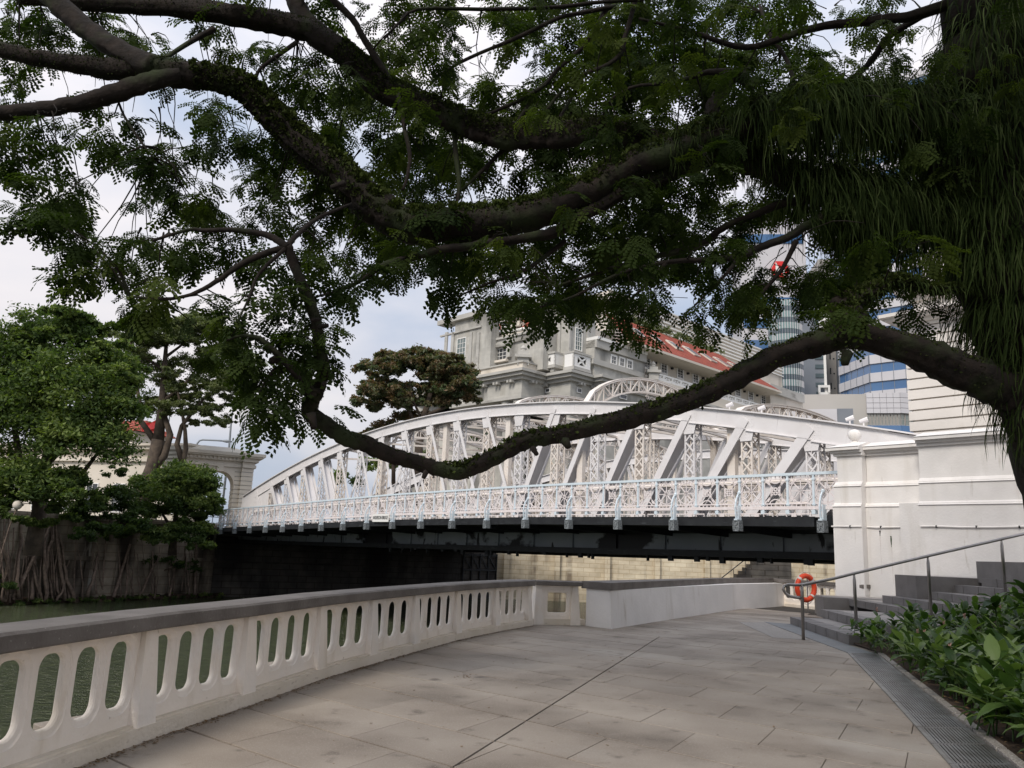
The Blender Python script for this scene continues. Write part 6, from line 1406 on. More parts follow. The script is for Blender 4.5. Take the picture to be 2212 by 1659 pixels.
LIMBS = [
 ('trunk', [(2470, 1300, 170), (2380, 1040, 140), (2265, 790, 105), (2185, 590, 105), (2150, 360, 120), (2175, 150, 125), (2190, -100, 120)], 9.2, 8.8),
 ('limb', [(2290, 1000, 62), (2212, 862, 46), (2140, 826, 40), (2069, 796, 37), (1970, 756, 31), (1870, 727, 29), (1800, 730, 28), (1744, 745, 26), (1672, 772, 24), (1576, 823, 23), (1504, 857, 21), (1440, 880, 20), (1361, 902, 20), (1221, 936, 15), (1137, 950, 17), (1080, 980, 16), (1025, 1006, 16), (983, 1018, 15), (930, 1008, 15), (885, 994, 15), (834, 980, 15), (790, 960, 16), (750, 948, 15), (710, 920, 16), (670, 893, 17), (676, 866, 15), (690, 838, 13), (700, 796, 12), (692, 750, 11), (685, 707, 11), (666, 643, 11), (638, 579, 10), (621, 531, 9)], 9.0, 6.8),
 ('limb', [(2150, 300, 90), (2047, 262, 62), (1927, 240, 56), (1800, 232, 48), (1727, 232, 46), (1607, 268, 38), (1527, 294, 36), (1463, 322, 36), (1344, 366, 32), (1265, 412, 33), (1183, 446, 34), (1080, 474, 36), (964, 482, 38), (880, 480, 38), (800, 436, 38), (740, 380, 36), (640, 300, 34), (590, 250, 32), (545, 205, 31), (490, 172, 30), (400, 160, 31), (330, 150, 34), (230, 148, 26), (160, 136, 23), (60, 122, 21), (-60, 90, 19)], 9.0, 7.6),
 ('limb', [(2150, 480, 90), (2007, 470, 66), (1900, 440, 55), (1847, 425, 46), (1727, 390, 33), (1647, 358, 30), (1560, 336, 30), (1480, 330, 30), (1400, 300, 33), (1320, 285, 32), (1264, 282, 34), (1180, 290, 36), (1104, 292, 36), (1040, 278, 34), (984, 256, 31), (864, 208, 30), (800, 164, 29), (744, 116, 29), (664, 68, 28), (600, 48, 26), (520, 34, 24), (360, 16, 20), (200, 8, 18), (40, -6, 15)], 9.2, 8.4),
 ('branch', [(330, 150, 30), (270, 115, 26), (200, 72, 25), (120, 0, 24), (60, -60, 22)], 7.75, 7.9),
 ('branch', [(390, 162, 14), (340, 172, 20), (280, 188, 21), (220, 205, 20), (160, 222, 18), (80, 236, 18), (0, 244, 17), (-80, 250, 16)], 7.7, 7.2),
 ('branch', [(720, 96, 24), (690, 70, 22), (660, 40, 20), (635, -5, 20), (610, -60, 18)], 8.6, 8.8),
 ('branch', [(850, 190, 10), (828, 152, 9), (790, 90, 8), (760, 40, 8), (720, 0, 8), (690, -40, 7)], 8.6, 8.4),
 ('branch', [(1607, 330, 22), (1540, 345, 18), (1464, 368, 16), (1400, 396, 15), (1344, 416, 15), (1270, 458, 13), (1203, 498, 12), (1120, 515, 11), (1063, 524, 10), (1000, 534, 9), (944, 540, 8), (880, 560, 8), (832, 572, 7), (790, 600, 5), (744, 624, 4), (680, 642, 2)], 8.9, 7.6),
 ('branch', [(1847, 440, 16), (1760, 432, 11), (1687, 440, 9), (1620, 468, 8), (1567, 488, 8), (1519, 524, 8), (1460, 545, 7), (1407, 556, 5), (1300, 586, 4), (1200, 620, 3)], 8.9, 9.4),
 ('branch', [(1880, 450, 16), (1800, 462, 12), (1747, 485, 10), (1700, 512, 9), (1647, 532, 8), (1600, 552, 8), (1547, 560, 7), (1447, 566, 6), (1340, 590, 4), (1240, 640, 3), (1160, 665, 2)], 8.9, 8.2),
 ('branch', [(2140, 0, 26), (2059, 8, 14), (1967, 36, 12), (1920, 40, 11), (1867, 46, 10), (1767, 58, 9), (1687, 82, 8), (1630, 100, 7), (1575, 96, 6), (1500, 70, 5), (1447, 56, 4), (1380, 40, 3)], 8.9, 9.3),
 ('branch', [(2059, 10, 11), (2000, 30, 9), (1919, 80, 8), (1890, 120, 8), (1855, 158, 7), (1800, 190, 4)], 9, 9.6),
 ('branch', [(1530, 285, 20), (1539, 240, 17), (1560, 195, 17), (1583, 160, 20), (1610, 170, 16), (1623, 190, 12)], 8.9, 8.9),
 ('branch', [(1583, 158, 13), (1530, 156, 7), (1490, 168, 6), (1435, 180, 5), (1360, 190, 4), (1300, 230, 3)], 8.9, 9.3),
 ('branch', [(1326, -20, 9), (1310, 20, 8), (1284, 68, 7), (1250, 110, 7), (1204, 150, 6), (1170, 190, 6), (1110, 222, 5), (1043, 252, 4), (1000, 275, 3)], 9.6, 9.2),
 ('branch', [(1135, 195, 4), (1150, 210, 5), (1130, 245, 5), (1110, 278, 6)], 9.4, 9.3),
 ('branch', [(1390, 0, 5), (1303, 4, 5), (1220, 14, 5), (1143, 18, 5), (1040, 20, 5), (903, 20, 4), (860, 52, 3), (830, 84, 3)], 9.4, 9.0),
 ('branch', [(1330, 14, 6), (1243, 30, 5), (1204, 40, 5), (1120, 80, 5), (1060, 105, 4), (991, 136, 4), (940, 170, 3)], 9.5, 9.0),
 ('branch', [(1376, -20, 7), (1368, 20, 6), (1350, 80, 6), (1339, 120, 6), (1300, 146, 5), (1263, 160, 5), (1210, 200, 4), (1180, 240, 4)], 9.5, 9.3),
 ('branch', [(1263, 160, 4), (1230, 220, 4), (1200, 270, 4)], 9.5, 9.3),
 ('branch', [(980, 272, 5), (985, 340, 6), (992, 400, 5), (985, 440, 4), (965, 470, 3)], 8.8, 8.5),
 ('branch', [(1100, 310, 7), (1060, 350, 5), (1020, 390, 4), (985, 420, 3)], 9, 8.8),
 ('branch', [(1720, 200, 5), (1700, 130, 5), (1660, 70, 4), (1640, 10, 3)], 9.3, 9.8),
 ('branch', [(1855, 160, 5), (1900, 230, 5), (1960, 260, 4)], 9.3, 9.2),
 ('limb', [(1842, 712, 40), (1835, 690, 32), (1818, 668, 27), (1838, 648, 24), (1870, 634, 20), (1905, 618, 15), (1930, 607, 13), (1960, 606, 12), (1990, 617, 11), (2020, 625, 9), (2070, 622, 7), (2110, 620, 6)], 8.35, 8.8),
 ('branch', [(621, 533, 9), (590, 514, 8), (560, 504, 7), (500, 496, 6), (440, 498, 5), (408, 496, 4), (330, 520, 3)], 6.8, 6.9),
 ('branch', [(621, 533, 8), (580, 545, 8), (520, 572, 7), (480, 600, 6), (440, 624, 5), (400, 640, 4), (352, 646, 4), (280, 640, 2)], 6.8, 7.2),
 ('branch', [(621, 531, 7), (650, 500, 6), (690, 470, 5), (760, 440, 3)], 6.8, 7.6),
 ('branch', [(621, 533, 6), (560, 590, 4), (540, 640, 3), (510, 700, 2)], 6.8, 6.6),
 ('branch', [(672, 852, 13), (660, 826, 11), (640, 806, 10), (620, 784, 9), (602, 767, 8), (580, 748, 7), (557, 729, 6), (520, 725, 3), (490, 735, 2)], 7.0, 6.6),
 ('branch', [(608, 790, 4), (590, 800, 4), (570, 830, 3), (560, 850, 2)], 7.0, 6.8),
 ('branch', [(602, 767, 4), (610, 730, 3), (640, 715, 2), (672, 735, 2)], 7.0, 6.8),
 ('branch', [(253, 196, 4), (254, 214, 3), (268, 250, 3), (300, 300, 3), (330, 340, 2)], 7.6, 7.6),
 ('branch', [(463, 62, 8), (420, 85, 6), (380, 110, 5), (350, 130, 5)], 8.3, 8.0),
 ('branch', [(640, 92, 6), (600, 120, 5), (560, 150, 4), (548, 180, 3)], 8.2, 8.0),
 ('branch', [(860, 200, 5), (870, 260, 5), (885, 330, 5), (880, 380, 4), (870, 410, 3)], 8.4, 8.2),
 ('branch', [(1220, 520, 6), (1170, 560, 5), (1120, 590, 4), (1060, 610, 3), (990, 640, 2)], 8.6, 8.3),
 ('branch', [(1440, 566, 5), (1400, 610, 4), (1370, 640, 3), (1330, 680, 2)], 8.4, 8.4),
 ('branch', [(1600, 552, 6), (1570, 590, 4), (1530, 630, 3), (1500, 660, 2)], 8.4, 8.4),
 ('branch', [(1720, 520, 7), (1690, 580, 5), (1640, 640, 4), (1600, 690, 3)], 8.6, 8.8),
]
LP = []                                               # limb points for twigs, creepers
stub_r = random.Random(9)
for name, P, Ya, Yb in LIMBS:
    pts, rad = pth(P, Ya, Yb); pts = [p + np.array([0, 0, 1]) * stub_r.uniform(-.12, .12) * r1 + np.array([1, 0, 0]) * stub_r.uniform(-.12, .12) * r1 for p, r1 in zip(pts, rad)]
    MB().tube(pts, rad, 14 if P[0][2] > 20 else 7, jit=.10 if P[0][2] > 12 else .05, r=stub_r).build(name, M['bark'], rt, smooth=True)
    LP.append((np.array(pts), np.array(rad)))
for (x, y, dx, dy, r1, Y) in [(745, 395, -30, 10, 6, 7.9), (688, 690, -16, 2, 5, 6.9), (700, 830, 0, 0, 5, 6.9), (600, 775, -16, 4, 9, 6.9), (690, 845, -16, -2, 5, 7.0), (672, 895, 6, 30, 9, 7.0), (1830, 760, -6, 26, 10, 8.3), (1220, 950, 8, 16, 8, 7.9), (204, 218, -14, -4, 4, 7.5), (690, 707, 18, -4, 5, 6.9), (920, 1020, -5, 12, 5, 7.2), (1150, 968, 10, 14, 6, 7.6)]:
    a, b_ = at(x, y, Y), at(x + dx, y + dy, Y - .05); MB().tube([a, (a + b_) / 2, b_], [r1 * 1.2 / FPX * Y, r1 / FPX * Y, r1 * .8 / FPX * Y], 8, jit=.2).build('stub', M['bark'], rt, smooth=True)

# ---- leaf frond template: drooping bipinnate leaf made of many small leaflets
def frond(seed):
    r = np.random.default_rng(seed); V_ = []; npin = r.integers(3, 5); RL = .20
    for i in range(npin):
        s = RL * (.35 + .65 * (i + 1) / npin)
        for sd in (-1, 1):
            base = np.array([s, 0, -.25 * s * s / RL]); pl = .155 * (1.05 - .25 * abs(i - npin * .6) / npin) * r.uniform(.85, 1.1); az = sd * (1.0 - .35 * i / npin + r.uniform(-.12, .12)); dr = r.uniform(.25, .75)
            d = np.array([math.cos(az), math.sin(az), 0])
            nl = 6
            for j in range(nl):
                u = (j + .7) / nl; c = base + d * pl * u + np.array([0, 0, -dr * pl * u * u]); tg_ = unit(d + np.array([0, 0, -2 * dr * u]))
                sidev = unit(np.cross(tg_, (0, 0, 1)))
                ll = .046 * (.7 + .5 * u) * r.uniform(.85, 1.12); lw = .025 * (.75 + .5 * u)
                for s2 in (-1, 1):
                    a = unit(sidev * s2 * .9 + tg_ * .42 + np.array([0, 0, r.uniform(-.5, .1)])); w = unit(np.cross(a, np.cross(a, tg_) + 1e-3)); w = unit(tg_ - a * np.dot(tg_, a))
                    V_ += [c + a * .003, c + a * ll * .55 + w * lw * .55, c + a * ll, c + a * ll * .5 - w * lw * .5]
    return np.array(V_)
FR_ = [frond(s) for s in range(10)]
GRID = """7775466334567777777775776 655
8876655 6325452467788887775 77665
""" 
rows = {0: '66644653435678888888884444655', 1: '8876655632656227999988544453', 2: '6213344255336769999998544476', 3: '6232155357769688888888678877', 4: '7101536876877788888844678876', 5: '2344567975555555777666567765', 6: '0377777766766688888855564333', 7: '0066766762757888889933362110', 8: '0056655323000767656568873000', 9: '0000024530000000020000212000', 10: '0000013410000000000000000000', 11: '0000001210000000000000000000'}
rg = np.random.default_rng(21)
clumps = []
for rI, row in rows.items():
    row = row.replace(' ', '5'); 
    for cI, ch in enumerate(row[:28]):
        d = int(ch)
        if d == 0: continue
        n = rg.poisson(.27 * d ** 1.32 / 1.35)
        for _ in range(n):
            x = cI * 80 + rg.uniform(0, 80); y = rI * 80 + rg.uniform(-10, 80) - 10
            left = x < 720
            Yl = (rg.uniform(8.3, 10.5) if y < 470 else rg.uniform(6.9, 9.0)) if left else rg.uniform(9.0, 12.5) if rg.random() < .85 else rg.uniform(7.6, 9)
            clumps.append((x, y, Yl))
# hand placed sprays that make the outline
for (x, y, Y) in [(30, 330, 7.3), (60, 380, 7.3), (120, 410, 7.2), (20, 280, 7.3), (110, 280, 7.2), (75, 350, 7.2), (230, 290, 7.6), (205, 320, 7.6), (340, 370, 7.5), (370, 400, 7.6), (320, 345, 7.6), (400, 430, 7.6), (120, 460, 7), (90, 490, 7), (130, 510, 7), (190, 560, 7), (180, 600, 7), (600, 160, 8), (570, 190, 8), (690, 170, 8), (740, 160, 8.2), (470, 290, 7.6), (450, 320, 7.6), (600, 860, 6.9), (555, 880, 6.9), (570, 905, 6.9), (540, 850, 6.9), (715, 740, 7), (712, 790, 7), (640, 730, 7), (650, 770, 7), (680, 800, 7), (490, 780, 6.8), (530, 790, 6.8), (480, 720, 6.8), (540, 700, 6.8), (600, 650, 6.9), (640, 640, 7), (740, 620, 7.8), (780, 630, 7.8), (820, 600, 7.8), (950, 680, 8.3), (970, 660, 8.3), (1190, 700, 8.4), (1365, 690, 8.4), (1370, 740, 8.4), (1350, 720, 8.4), (1410, 700, 8.4), (1520, 700, 8.6), (1500, 730, 8.6), (1580, 710, 8.8), (1640, 740, 8.8), (1620, 700, 8.8), (1560, 740, 8.7), (900, 580, 8), (930, 600, 8), (870, 590, 8)]: clumps.append((x, y, Y))
FV, FT, tw_V = [], [], MB()
allP = np.concatenate([p[::2] for p, r in LP[1:]]); allR = np.concatenate([r[::2] for p, r in LP[1:]])
tr_r = random.Random(31)
pct = 0
for (x, y, Y) in clumps:
    if 1645 < x < 1722 and 500 < y < 640: continue
    c = at(x, y - (22 if y < 560 else 42 if x < 900 else 66), Y); dist = np.linalg.norm(allP - c - np.array([0, 0, .15]), axis=1); near_ = np.argsort(dist)[:1][0]; a = allP[near_]
    v_ = c - a; Ld = np.linalg.norm(v_)
    if Ld > .12 :
        if Ld > 1.6: a = c - v_ / Ld * tr_r.uniform(.5, 1.0)
        mid = (a + c) / 2 + np.array([tr_r.uniform(-.08, .08), tr_r.uniform(-.08, .08), .10 * min(Ld, 1)])
        P = [a, a * .56 + mid * .44 + np.array([0, 0, .04]), mid, mid * .5 + c * .5 + np.array([tr_r.uniform(-.04, .04), 0, tr_r.uniform(0, .05)]), c]
        tw_V.tube(P, [.009 + .004 * min(Ld, 1.5), .008, .0065, .005, .003], 4, cap=False)
    big = rg.uniform(.85, 1.25); nf = rg.integers(4, 8); tint0 = np.clip(rg.normal(.45, .22) + (.12 if y < 320 and x > 800 else -.05), 0, 1)  # sprays in the upper view tinted lighter, as with light through them
    for k in range(nf):
        az = rg.uniform(0, 2 * math.pi); el = rg.uniform(-1.15, .25); roll = rg.uniform(-.5, .5)
        ca, sa, ce, se = math.cos(az), math.sin(az), math.cos(el), math.sin(el)
        Rm = np.array([[ca, -sa, 0], [sa, ca, 0], [0, 0, 1]]) @ np.array([[ce, 0, -se], [0, 1, 0], [se, 0, ce]]) @ np.array([[1, 0, 0], [0, math.cos(roll), -math.sin(roll)], [0, math.sin(roll), math.cos(roll)]])
        s = big * rg.uniform(.8, 1.15); f = FR_[rg.integers(0, 10)]; off = -np.array([0, 0, 1]) * rg.uniform(-.03, .10) + rg.normal(size=3) * .05
        FV.append(f @ Rm.T * s + c + off); FT.append(np.full(len(f), np.clip(tint0 + rg.normal(0, .12), 0, 1)))
FVa = np.concatenate(FV)
o = link('foliage', np_mesh('foliage', FVa, np.arange(len(FVa)).reshape(-1, 4), M['leaf'], np.concatenate(FT)), rt); o['kind'] = 'stuff'
o = tw_V.build('twigs', M['bark'], rt, smooth=True); o['kind'] = 'stuff'

# farther layer of the same crown: coarser leaves, tinted lighter as a sunlit top
def frond2(seed):
    r = np.random.default_rng(seed); V_ = []
    for i in range(4):
        for sd in (-1, 1):
            base = np.array([.06 * (i + 1), 0, -.02 * i]); az = sd * (1.05 - .1 * i + r.uniform(-.15, .15)); dr = r.uniform(.3, .9); pl = .19 * r.uniform(.8, 1.1); d = np.array([math.cos(az), math.sin(az), 0])
            for j in range(5):
                u = (j + .6) / 5; c = base + d * pl * u + np.array([0, 0, -dr * pl * u * u]); tg_ = unit(d + np.array([0, 0, -2 * dr * u])); sidev = unit(np.cross(tg_, (0, 0, 1)))
                for s2 in (-1, 1):
                    a = unit(sidev * s2 * .9 + tg_ * .4 + np.array([0, 0, r.uniform(-.5, .1)])); w = unit(tg_ - a * np.dot(tg_, a)); ll, lw = .062 * r.uniform(.8, 1.15), .034
                    V_ += [c, c + a * ll * .55 + w * lw * .5, c + a * ll, c + a * ll * .5 - w * lw * .5]
    return np.array(V_)
F2_ = [frond2(s + 40) for s in range(8)]
FV, FT = [], []; tw2 = MB()
for rI, row in rows.items():
    row = row.replace(' ', '5')
    for cI, ch in enumerate(row[:28]):
        d = int(ch)
        if d < 3 or rI > 8 or cI < 8: continue
        for _ in range(rg.poisson(.17 * max(0, d - 2) ** 1.70)):
            Y = rg.uniform(8.5, 10.5) if cI < 9 else rg.uniform(10.5, 14.5)
            if cI in (20, 21) and rI in (6, 7): continue
            c = at(cI * 80 + rg.uniform(0, 80), rI * 80 + rg.uniform(0, 80) - (24 if rI < 6 else 60), Y); t0 = np.clip(rg.normal(.5, .22), 0, 1)
            dd = np.array([rg.normal(), rg.normal() * .6, rg.uniform(-.1, .7)]); dd = unit(dd) * rg.uniform(.4, .9); tw2.tube([c + dd, c + dd * .5 + np.array([0, 0, .05]), c], [.009, .006, .003], 3, cap=False)
            for k in range(rg.integers(4, 8)):
                az = rg.uniform(0, 6.28); el = rg.uniform(-1.15, .25); ca, sa, ce, se = math.cos(az), math.sin(az), math.cos(el), math.sin(el)
                Rm = np.array([[ca, -sa, 0], [sa, ca, 0], [0, 0, 1]]) @ np.array([[ce, 0, -se], [0, 1, 0], [se, 0, ce]]); f = F2_[rg.integers(0, 8)]
                FV.append(f @ Rm.T * rg.uniform(.8, 1.25) + c + rg.normal(size=3) * .08); FT.append(np.full(len(f), np.clip(t0 + rg.normal(0, .12), 0, 1)))
F2a = np.concatenate(FV); NQ2 = len(F2a) // 4
o = link('foliage', np_mesh('foliage', F2a, np.arange(len(F2a)).reshape(-1, 4), M['leaf'], np.concatenate(FT)), rt); o['kind'] = 'stuff'
o = tw2.build('twigs', M['bark'], rt, smooth=True); o['kind'] = 'stuff'

# the same crown goes on overhead, above the view, and shades limbs and walk
rc = np.random.default_rng(5); bl = []
def shown(p):
    q = np.array(p) - CAM; z = q @ FW
    if z < .3: return False
    x, y = 1106 + FPX * (q @ RT) / z, 829.5 - FPX * (q @ UP) / z; m_ = 1.3 / z * FPX
    return -m_ < x < 2212 + m_ and -m_ < y < 1659 + m_
while len(bl) < 150:
    p = (rc.uniform(-6, 13), rc.uniform(-8, 13), rc.uniform(7.0, 12.5))
    if not shown(p): bl.append((p, (1.1, 1.1, .45), 8))
V_, Q_, T_ = leaf_cloud(bl, 55, .11, 99, .5); o = link('foliage', np_mesh('foliage', V_, Q_, M['leaf'], T_), rt); o['kind'] = 'stuff'

# ---- creeping small leaves on the limbs
def on_limb(P, R_, i0, i1, n, rg_, top_bias=0.):
    """random points on the surface: position, outward normal, axis"""
    i = rg_.integers(i0, max(i0 + 1, i1), n); u = rg_.random(n); a = P[i] + (P[np.minimum(i + 1, len(P) - 1)] - P[i]) * u[:, None]; ax = P[np.minimum(i + 1, len(P) - 1)] - P[i]; ax /= np.linalg.norm(ax, axis=1)[:, None]
    nn = rg_.normal(size=(n, 3)) + np.array([0, -.3, top_bias]); nn -= ax * np.sum(nn * ax, 1)[:, None]; nn /= np.linalg.norm(nn, axis=1)[:, None]
    return a + nn * R_[i][:, None] * .98, nn, ax
def creep(P, R_, i0, i1, n, size, seed, bias=.5, tint=(.1, .9)):
    r = np.random.default_rng(seed); p, nn, ax = on_limb(P, R_, i0, i1, n, r, bias)
    d = nn * .7 + r.normal(size=(n, 3)) * .7; d /= np.linalg.norm(d, axis=1)[:, None]; w = np.cross(d, r.normal(size=(n, 3))); w /= np.linalg.norm(w, axis=1)[:, None]
    s = (size * r.uniform(.5, 1.4, n))[:, None]; V_ = np.stack([p, p + d * s * .6 + w * s * .33, p + d * s, p + d * s * .6 - w * s * .33], 1).reshape(-1, 3)
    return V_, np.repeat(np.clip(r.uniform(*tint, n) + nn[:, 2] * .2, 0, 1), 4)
CV, CT = [], []
def lim(k, f0, f1, n, size, seed, bias=.5, tint=(.1, .9)):
    P, R_ = LP[k]; V_, T_ = creep(P, R_, int(len(P) * f0), int(len(P) * f1) - 1, n, size, seed, bias, tint); CV.append(V_); CT.append(T_)
lim(1, .0, .45, 5200, .026, 1, .9); lim(1, .3, .55, 900, .045, 2, 1.2); lim(1, .45, .95, 1400, .018, 3, .5, (0, .4))
lim(2, .1, .80, 24000, .034, 4, .35); lim(2, .1, .75, 5000, .055, 5, 2.2, (.4, 1)); lim(2, .7, 1, 3500, .02, 6, .6, (0, .5))
lim(3, .15, .75, 17000, .032, 7, .6); lim(3, .6, 1, 3500, .02, 8, .5, (0, .5)); lim(8, .0, .4, 1600, .03, 9, .4)
lim(25, 0, 1, 6500, .04, 10, .4, (.2, 1)); lim(13, 0, 1, 500, .03, 11, .6)
CVa = np.concatenate(CV); o = link('creeper_leaves', np_mesh('creeper_leaves', CVa, np.arange(len(CVa)).reshape(-1, 4), M['creep'], np.concatenate(CT)), rt); o['kind'] = 'stuff'
# ---- hanging strap ferns
def straps(P, R_, i0, i1, n, Ls, w0, seed, bias=.2):
    r = np.random.default_rng(seed); p, nn, ax = on_limb(P, R_, i0, i1, n, r, bias); L_ = r.uniform(*Ls, n); S = 7; V_ = []; d = nn * .85 + ax * r.normal(size=(n, 1)) * .5 + np.array([0, 0, .35]); pos = p.copy(); d /= np.linalg.norm(d, axis=1)[:, None]
    sidev = np.cross(nn, np.array([0, 0, 1.])) + r.normal(size=(n, 3)) * .45; sidev /= np.linalg.norm(sidev, axis=1)[:, None]
    for k in range(S + 1):
        w = w0 * (1.0 if 0 < k < S - 1 else (.5 if k == 0 else .55 if k == S - 1 else .08)) * r.uniform(.8, 1.2, n)
        V_.append(np.stack([pos - sidev * w[:, None], pos + sidev * w[:, None]], 1))
        d = d + np.array([0, 0, -.62]) + r.normal(size=(n, 3)) * .19; d /= np.linalg.norm(d, axis=1)[:, None]; pos = pos + d * (L_ / S)[:, None]
    V_ = np.stack(V_, 1).reshape(n, -1, 3); q = np.array([[2 * k, 2 * k + 1, 2 * k + 3, 2 * k + 2] for k in range(S)])
    Q_ = (q[None] + (np.arange(n) * (2 * (S + 1)))[:, None, None]).reshape(-1, 4)
    return V_.reshape(-1, 3), Q_, np.repeat(np.clip(r.beta(1.5, 2.3, n), 0, 1), 2 * (S + 1))
SV, SQ, ST = [], [], []; base = 0
for (k, f0, f1, n, Ls, w_) in [(0, .3, 1, 7200, (.35, .85), .0065), (2, 0, .21, 3600, (.3, .95), .0065), (2, .20, .30, 420, (.12, .35), .005), (3, 0, .19, 3000, (.3, .9), .0065), (3, .18, .28, 300, (.12, .35), .005), (25, .3, 1, 260, (.08, .25), .005), (8, 0, .25, 120, (.1, .25), .004), (1, 0, .05, 260, (.2, .4), .007), (9, 0, .2, 160, (.15, .35), .005), (10, 0, .25, 160, (.15, .4), .005), (2, .38, .62, 300, (.05, .14), .004), (11, 0, .1, 120, (.2, .5), .006)]:
    P, R_ = LP[k]; V_, Q_, T_ = straps(P, R_, int(len(P) * f0), max(int(len(P) * f1) - 1, 1), n, Ls, w_, 50 + len(SV)); SV.append(V_); SQ.append(Q_ + base); ST.append(T_); base += len(V_)
o = link('hanging_ferns', np_mesh('hanging_ferns', np.concatenate(SV), np.concatenate(SQ), M['fern'], np.concatenate(ST)), rt); o['kind'] = 'stuff'

# ================================================================== PLANTING BED
def leaf_mesh(seed, L_, W_, tint):
    r = np.random.default_rng(seed); n = 6; V_ = []; bend = r.uniform(.5, 1.3); tw_ = r.uniform(-.4, .4)
    for i in range(n + 1):
        u = i / n; w = W_ / 2 * (math.sin(math.pi * min(1, u * 1.02 + .03)) ** .75) * (1 - .25 * u) if u < 1 else .001
        a = bend * u * .9; x = L_ * (math.sin(a) / bend * 1.1 if bend > .1 else u) ; z = L_ * (-(1 - math.cos(a)) / bend)
        for s_ in (-1, 0, 1):
            y = s_ * w; zz_ = z + abs(s_) * w * .28 + .006 * math.sin(u * 18) * abs(s_); V_.append((x + .0, y * math.cos(tw_ * u), zz_ + y * math.sin(tw_ * u)))
    V_ = np.array(V_); Q_ = np.array([[i * 3 + s_, i * 3 + s_ + 1, i * 3 + s_ + 4, i * 3 + s_ + 3] for i in range(n) for s_ in (0, 1)])
    me = np_mesh('leaf', V_, Q_, M['bedleaf'], np.clip(tint + np.abs(V_[:, 1] / W_) * .1, 0, 1)); me.polygons.foreach_set('use_smooth', [True] * len(me.polygons)); return me
LM = [leaf_mesh(s, rng.uniform(.17, .28), rng.uniform(.08, .125), [0, .25, .45, .6, .8, 1][s % 6]) for s in range(14)]
stem_m = [MB().tube([(0, 0, 0), (.01, 0, .15), (.0, .01, .32)], [.008, .006, .004], 5, cap=False).mesh('stem', M['bedleaf']) for _ in range(1)]
for me in stem_m: a = me.attributes.new('tint', 'FLOAT', 'POINT'); a.data.foreach_set('value', [.35] * len(me.vertices))
pinkm = mat('pink_bract', (.55, .28, .22), (.5, .35, .28), 20, .6)
fl_m = MB()
for k in range(9):
    a = k * 2.4; z = .02 + k * .006; fl_m.add([(0, 0, z - .02), (.012 * math.cos(a + .8), .012 * math.sin(a + .8), z), (.026 * math.cos(a), .026 * math.sin(a), z + .03), (.012 * math.cos(a - .8), .012 * math.sin(a - .8), z)], [(0, 1, 2, 3)])
fl_m = fl_m.mesh('flower', pinkm)
pr_ = np.random.default_rng(77); placed = []; tries = 0; LBL = 'broad leaved green plant in the dense bed beside the steps'
for _p in [(6.0, 14.0), (6.2, 13.7), (5.95, 13.55), (6.5, 13.95), (5.9, 13.2), (5.85, 12.9), (6.1, 13.4), (6.35, 13.35), (5.75, 12.5), (5.6, 12.1), (6.7, 13.7), (6.9, 14.05)]: placed.append(_p)
while len(placed) < 298 and tries < 16000:
    tries += 1; y = 4.6 + 9.3 * pr_.random() ** .8; x0 = bed_left(y); x = x0 + .12 + pr_.random() ** 1.15 * (5.2 if y > 8 else 4.0)
    if x > .70 * y + 1.4: continue
    if any((x - p[0]) ** 2 + (y - p[1]) ** 2 < (.15 + .010 * y) ** 2 for p in placed): continue
    if y > 13.6 and x > 6.3: pass
    placed.append((x, y))
for i, (x, y) in enumerate(placed):
    z = soil_z(x, y); edge = x - bed_left(y) < .35; flw = (i % 11 == 3)
    zone = 0 if x - bed_left(y) < .75 else (1 if y > 11.2 else (2 if y > 7.6 else 3))
    LBL = ['broad leaved green plant at the edge of the bed next to the pale kerbstones', 'broad leaved green plant at the back of the bed just below the handrail', 'broad leaved green plant in the middle of the bed away from the kerb', 'broad leaved green plant in the near lower right corner of the bed'][zone]
    t = thing('bed_plant', (x, y, z), LBL, 'plant', ['bed plants along the kerb', 'bed plants below the handrail', 'bed plants in the middle', 'bed plants in the near corner'][zone])
    t['_local'] = 1
    if flw: tag(t, 'broad leaved green plant with a small pink flower in the dense bed', 'plant', 'flowering plants in the bed')
    sc_ = pr_.uniform(.85, 1.2) * (1.0 if edge else 1.08) * (.82 if y > 10.5 else 1); ns_ = 2 if y > 10.5 else 3
    for s_ in range(ns_):
        sx, sy = pr_.uniform(-.15, .15, 2); link('stem', stem_m[0], t, (sx, sy, 0), (pr_.uniform(-.25, .25), pr_.uniform(-.25, .25), 0), (sc_, sc_, sc_))
        nl = int(pr_.integers(8, 11))
        for k in range(nl):
            az = k * 2.4 + pr_.uniform(-.5, .5) + s_; el = pr_.uniform(-1.15, .05) if k < nl - 2 else pr_.uniform(-1.35, -.7); hz = (.10 + .26 * k / nl) * sc_
            link('leaf', LM[int(pr_.integers(0, 14))], t, (sx, sy, hz), (pr_.uniform(-.3, .3), el, az), (sc_ * pr_.uniform(.8, 1.2),) * 3)
    if flw: link('flower', fl_m, t, (sx, sy, .40 * sc_))
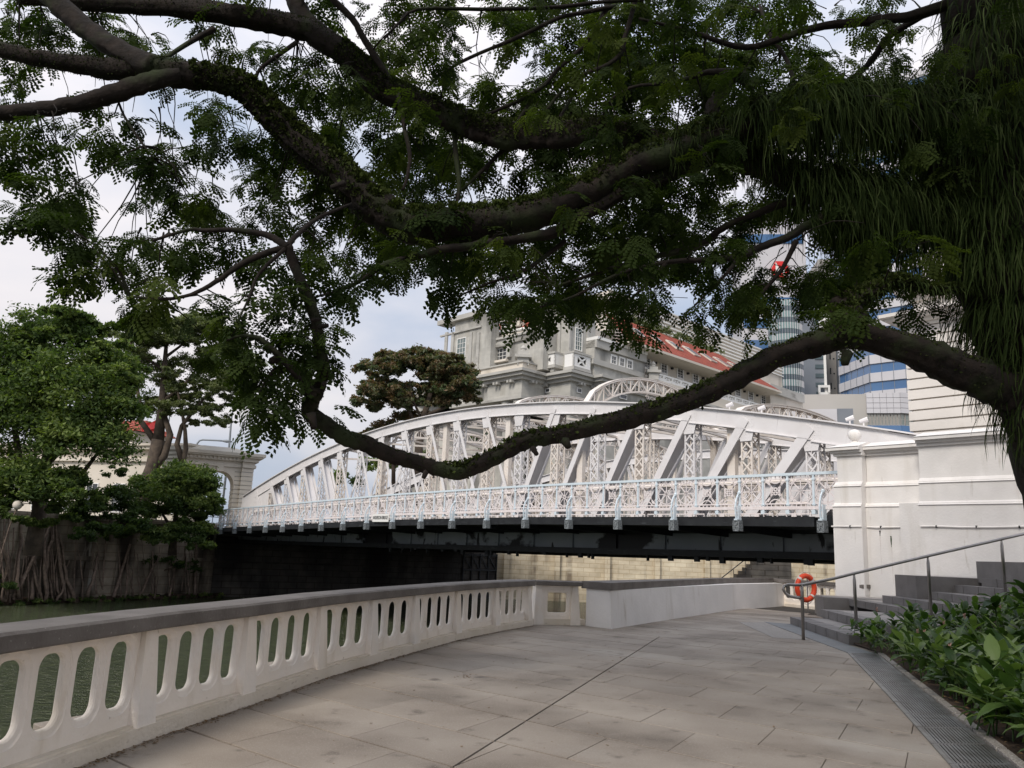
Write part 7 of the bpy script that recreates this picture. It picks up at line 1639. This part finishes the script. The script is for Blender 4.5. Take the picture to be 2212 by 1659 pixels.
# larger glossy plants at the right edge
for (px, py, Y, lab) in ((2150, 1300, 10.6, 'taller plant with a rosette of paddle shaped leaves before the upper step'), (2215, 1280, 9.8, 'tall paddle leaved plant cut by the right edge of the view')):
    p = at(px, py, Y); t = thing('paddle_leaf_plant', (p[0], p[1], soil_z(p[0], Y)), lab, 'plant'); t['_local'] = 1; hgt = p[2] - soil_z(p[0], Y)
    link('stem', stem_m[0], t, (0, 0, 0), None, (2, 2, max(hgt, .3) / .32))
    for k in range(15):
        link('leaf', LM[[3, 0, 6, 9, 1][k % 5]], t, (0, 0, hgt * (.8 + .25 * k / 15)), (pr_.uniform(-.2, .2), pr_.uniform(-1.1, .3) - .3 * (k > 9), k * 2.4), (1.15, 1.25, 1.1))
# litter: dead leaves along the kerb and twigs on the paving
lm = mat('dead_leaf', (.20, .12, .05), (.10, .06, .03), 30, .8)
V_, = [[]]; mb = MB(); lr = random.Random(4)
def flake(x, y, s_, z=.012):
    a = lr.uniform(0, 6.28); c_, s2 = math.cos(a), math.sin(a); q = [(-1, 0), (0, .45), (1, 0), (0, -.45)]
    mb.add([(x + s_ * (c_ * u - s2 * v), y + s_ * (s2 * u + c_ * v), z + lr.uniform(0, .5) * s_) for u, v in q], [(0, 1, 2, 3)])
for k in range(2, len(PAR) - 1):
    a, b_ = PAR[k], PAR[k + 1]; d = unit(b_ - a); nin = np.array([d[1], -d[0]])
    for q in range(200): u = lr.random(); p = a + (b_ - a) * u + nin * (.03 + abs(lr.gauss(0, .035))); flake(p[0], p[1], lr.uniform(.006, .018))
for q in range(420):
    y = lr.uniform(5, 16); x = lr.uniform(-1.5, 4.5)
    if inside((x, y), area): flake(x, y, lr.uniform(.006, .017))
for q in range(26): p = gnd(1003 + lr.gauss(0, 14), 1466 + lr.gauss(0, 3)); flake(p[0], p[1], lr.uniform(.008, .02))
for q in range(260):
    u = lr.random(); k = along(pr, u); flake(k[0] + .11 + abs(lr.gauss(0, .12)), k[1], lr.uniform(.01, .03), .05)
o = mb.build('fallen_leaves', lm); o['kind'] = 'stuff'; tag(o, 'small brown fallen leaves along the parapet foot and on the paving', 'leaf litter')
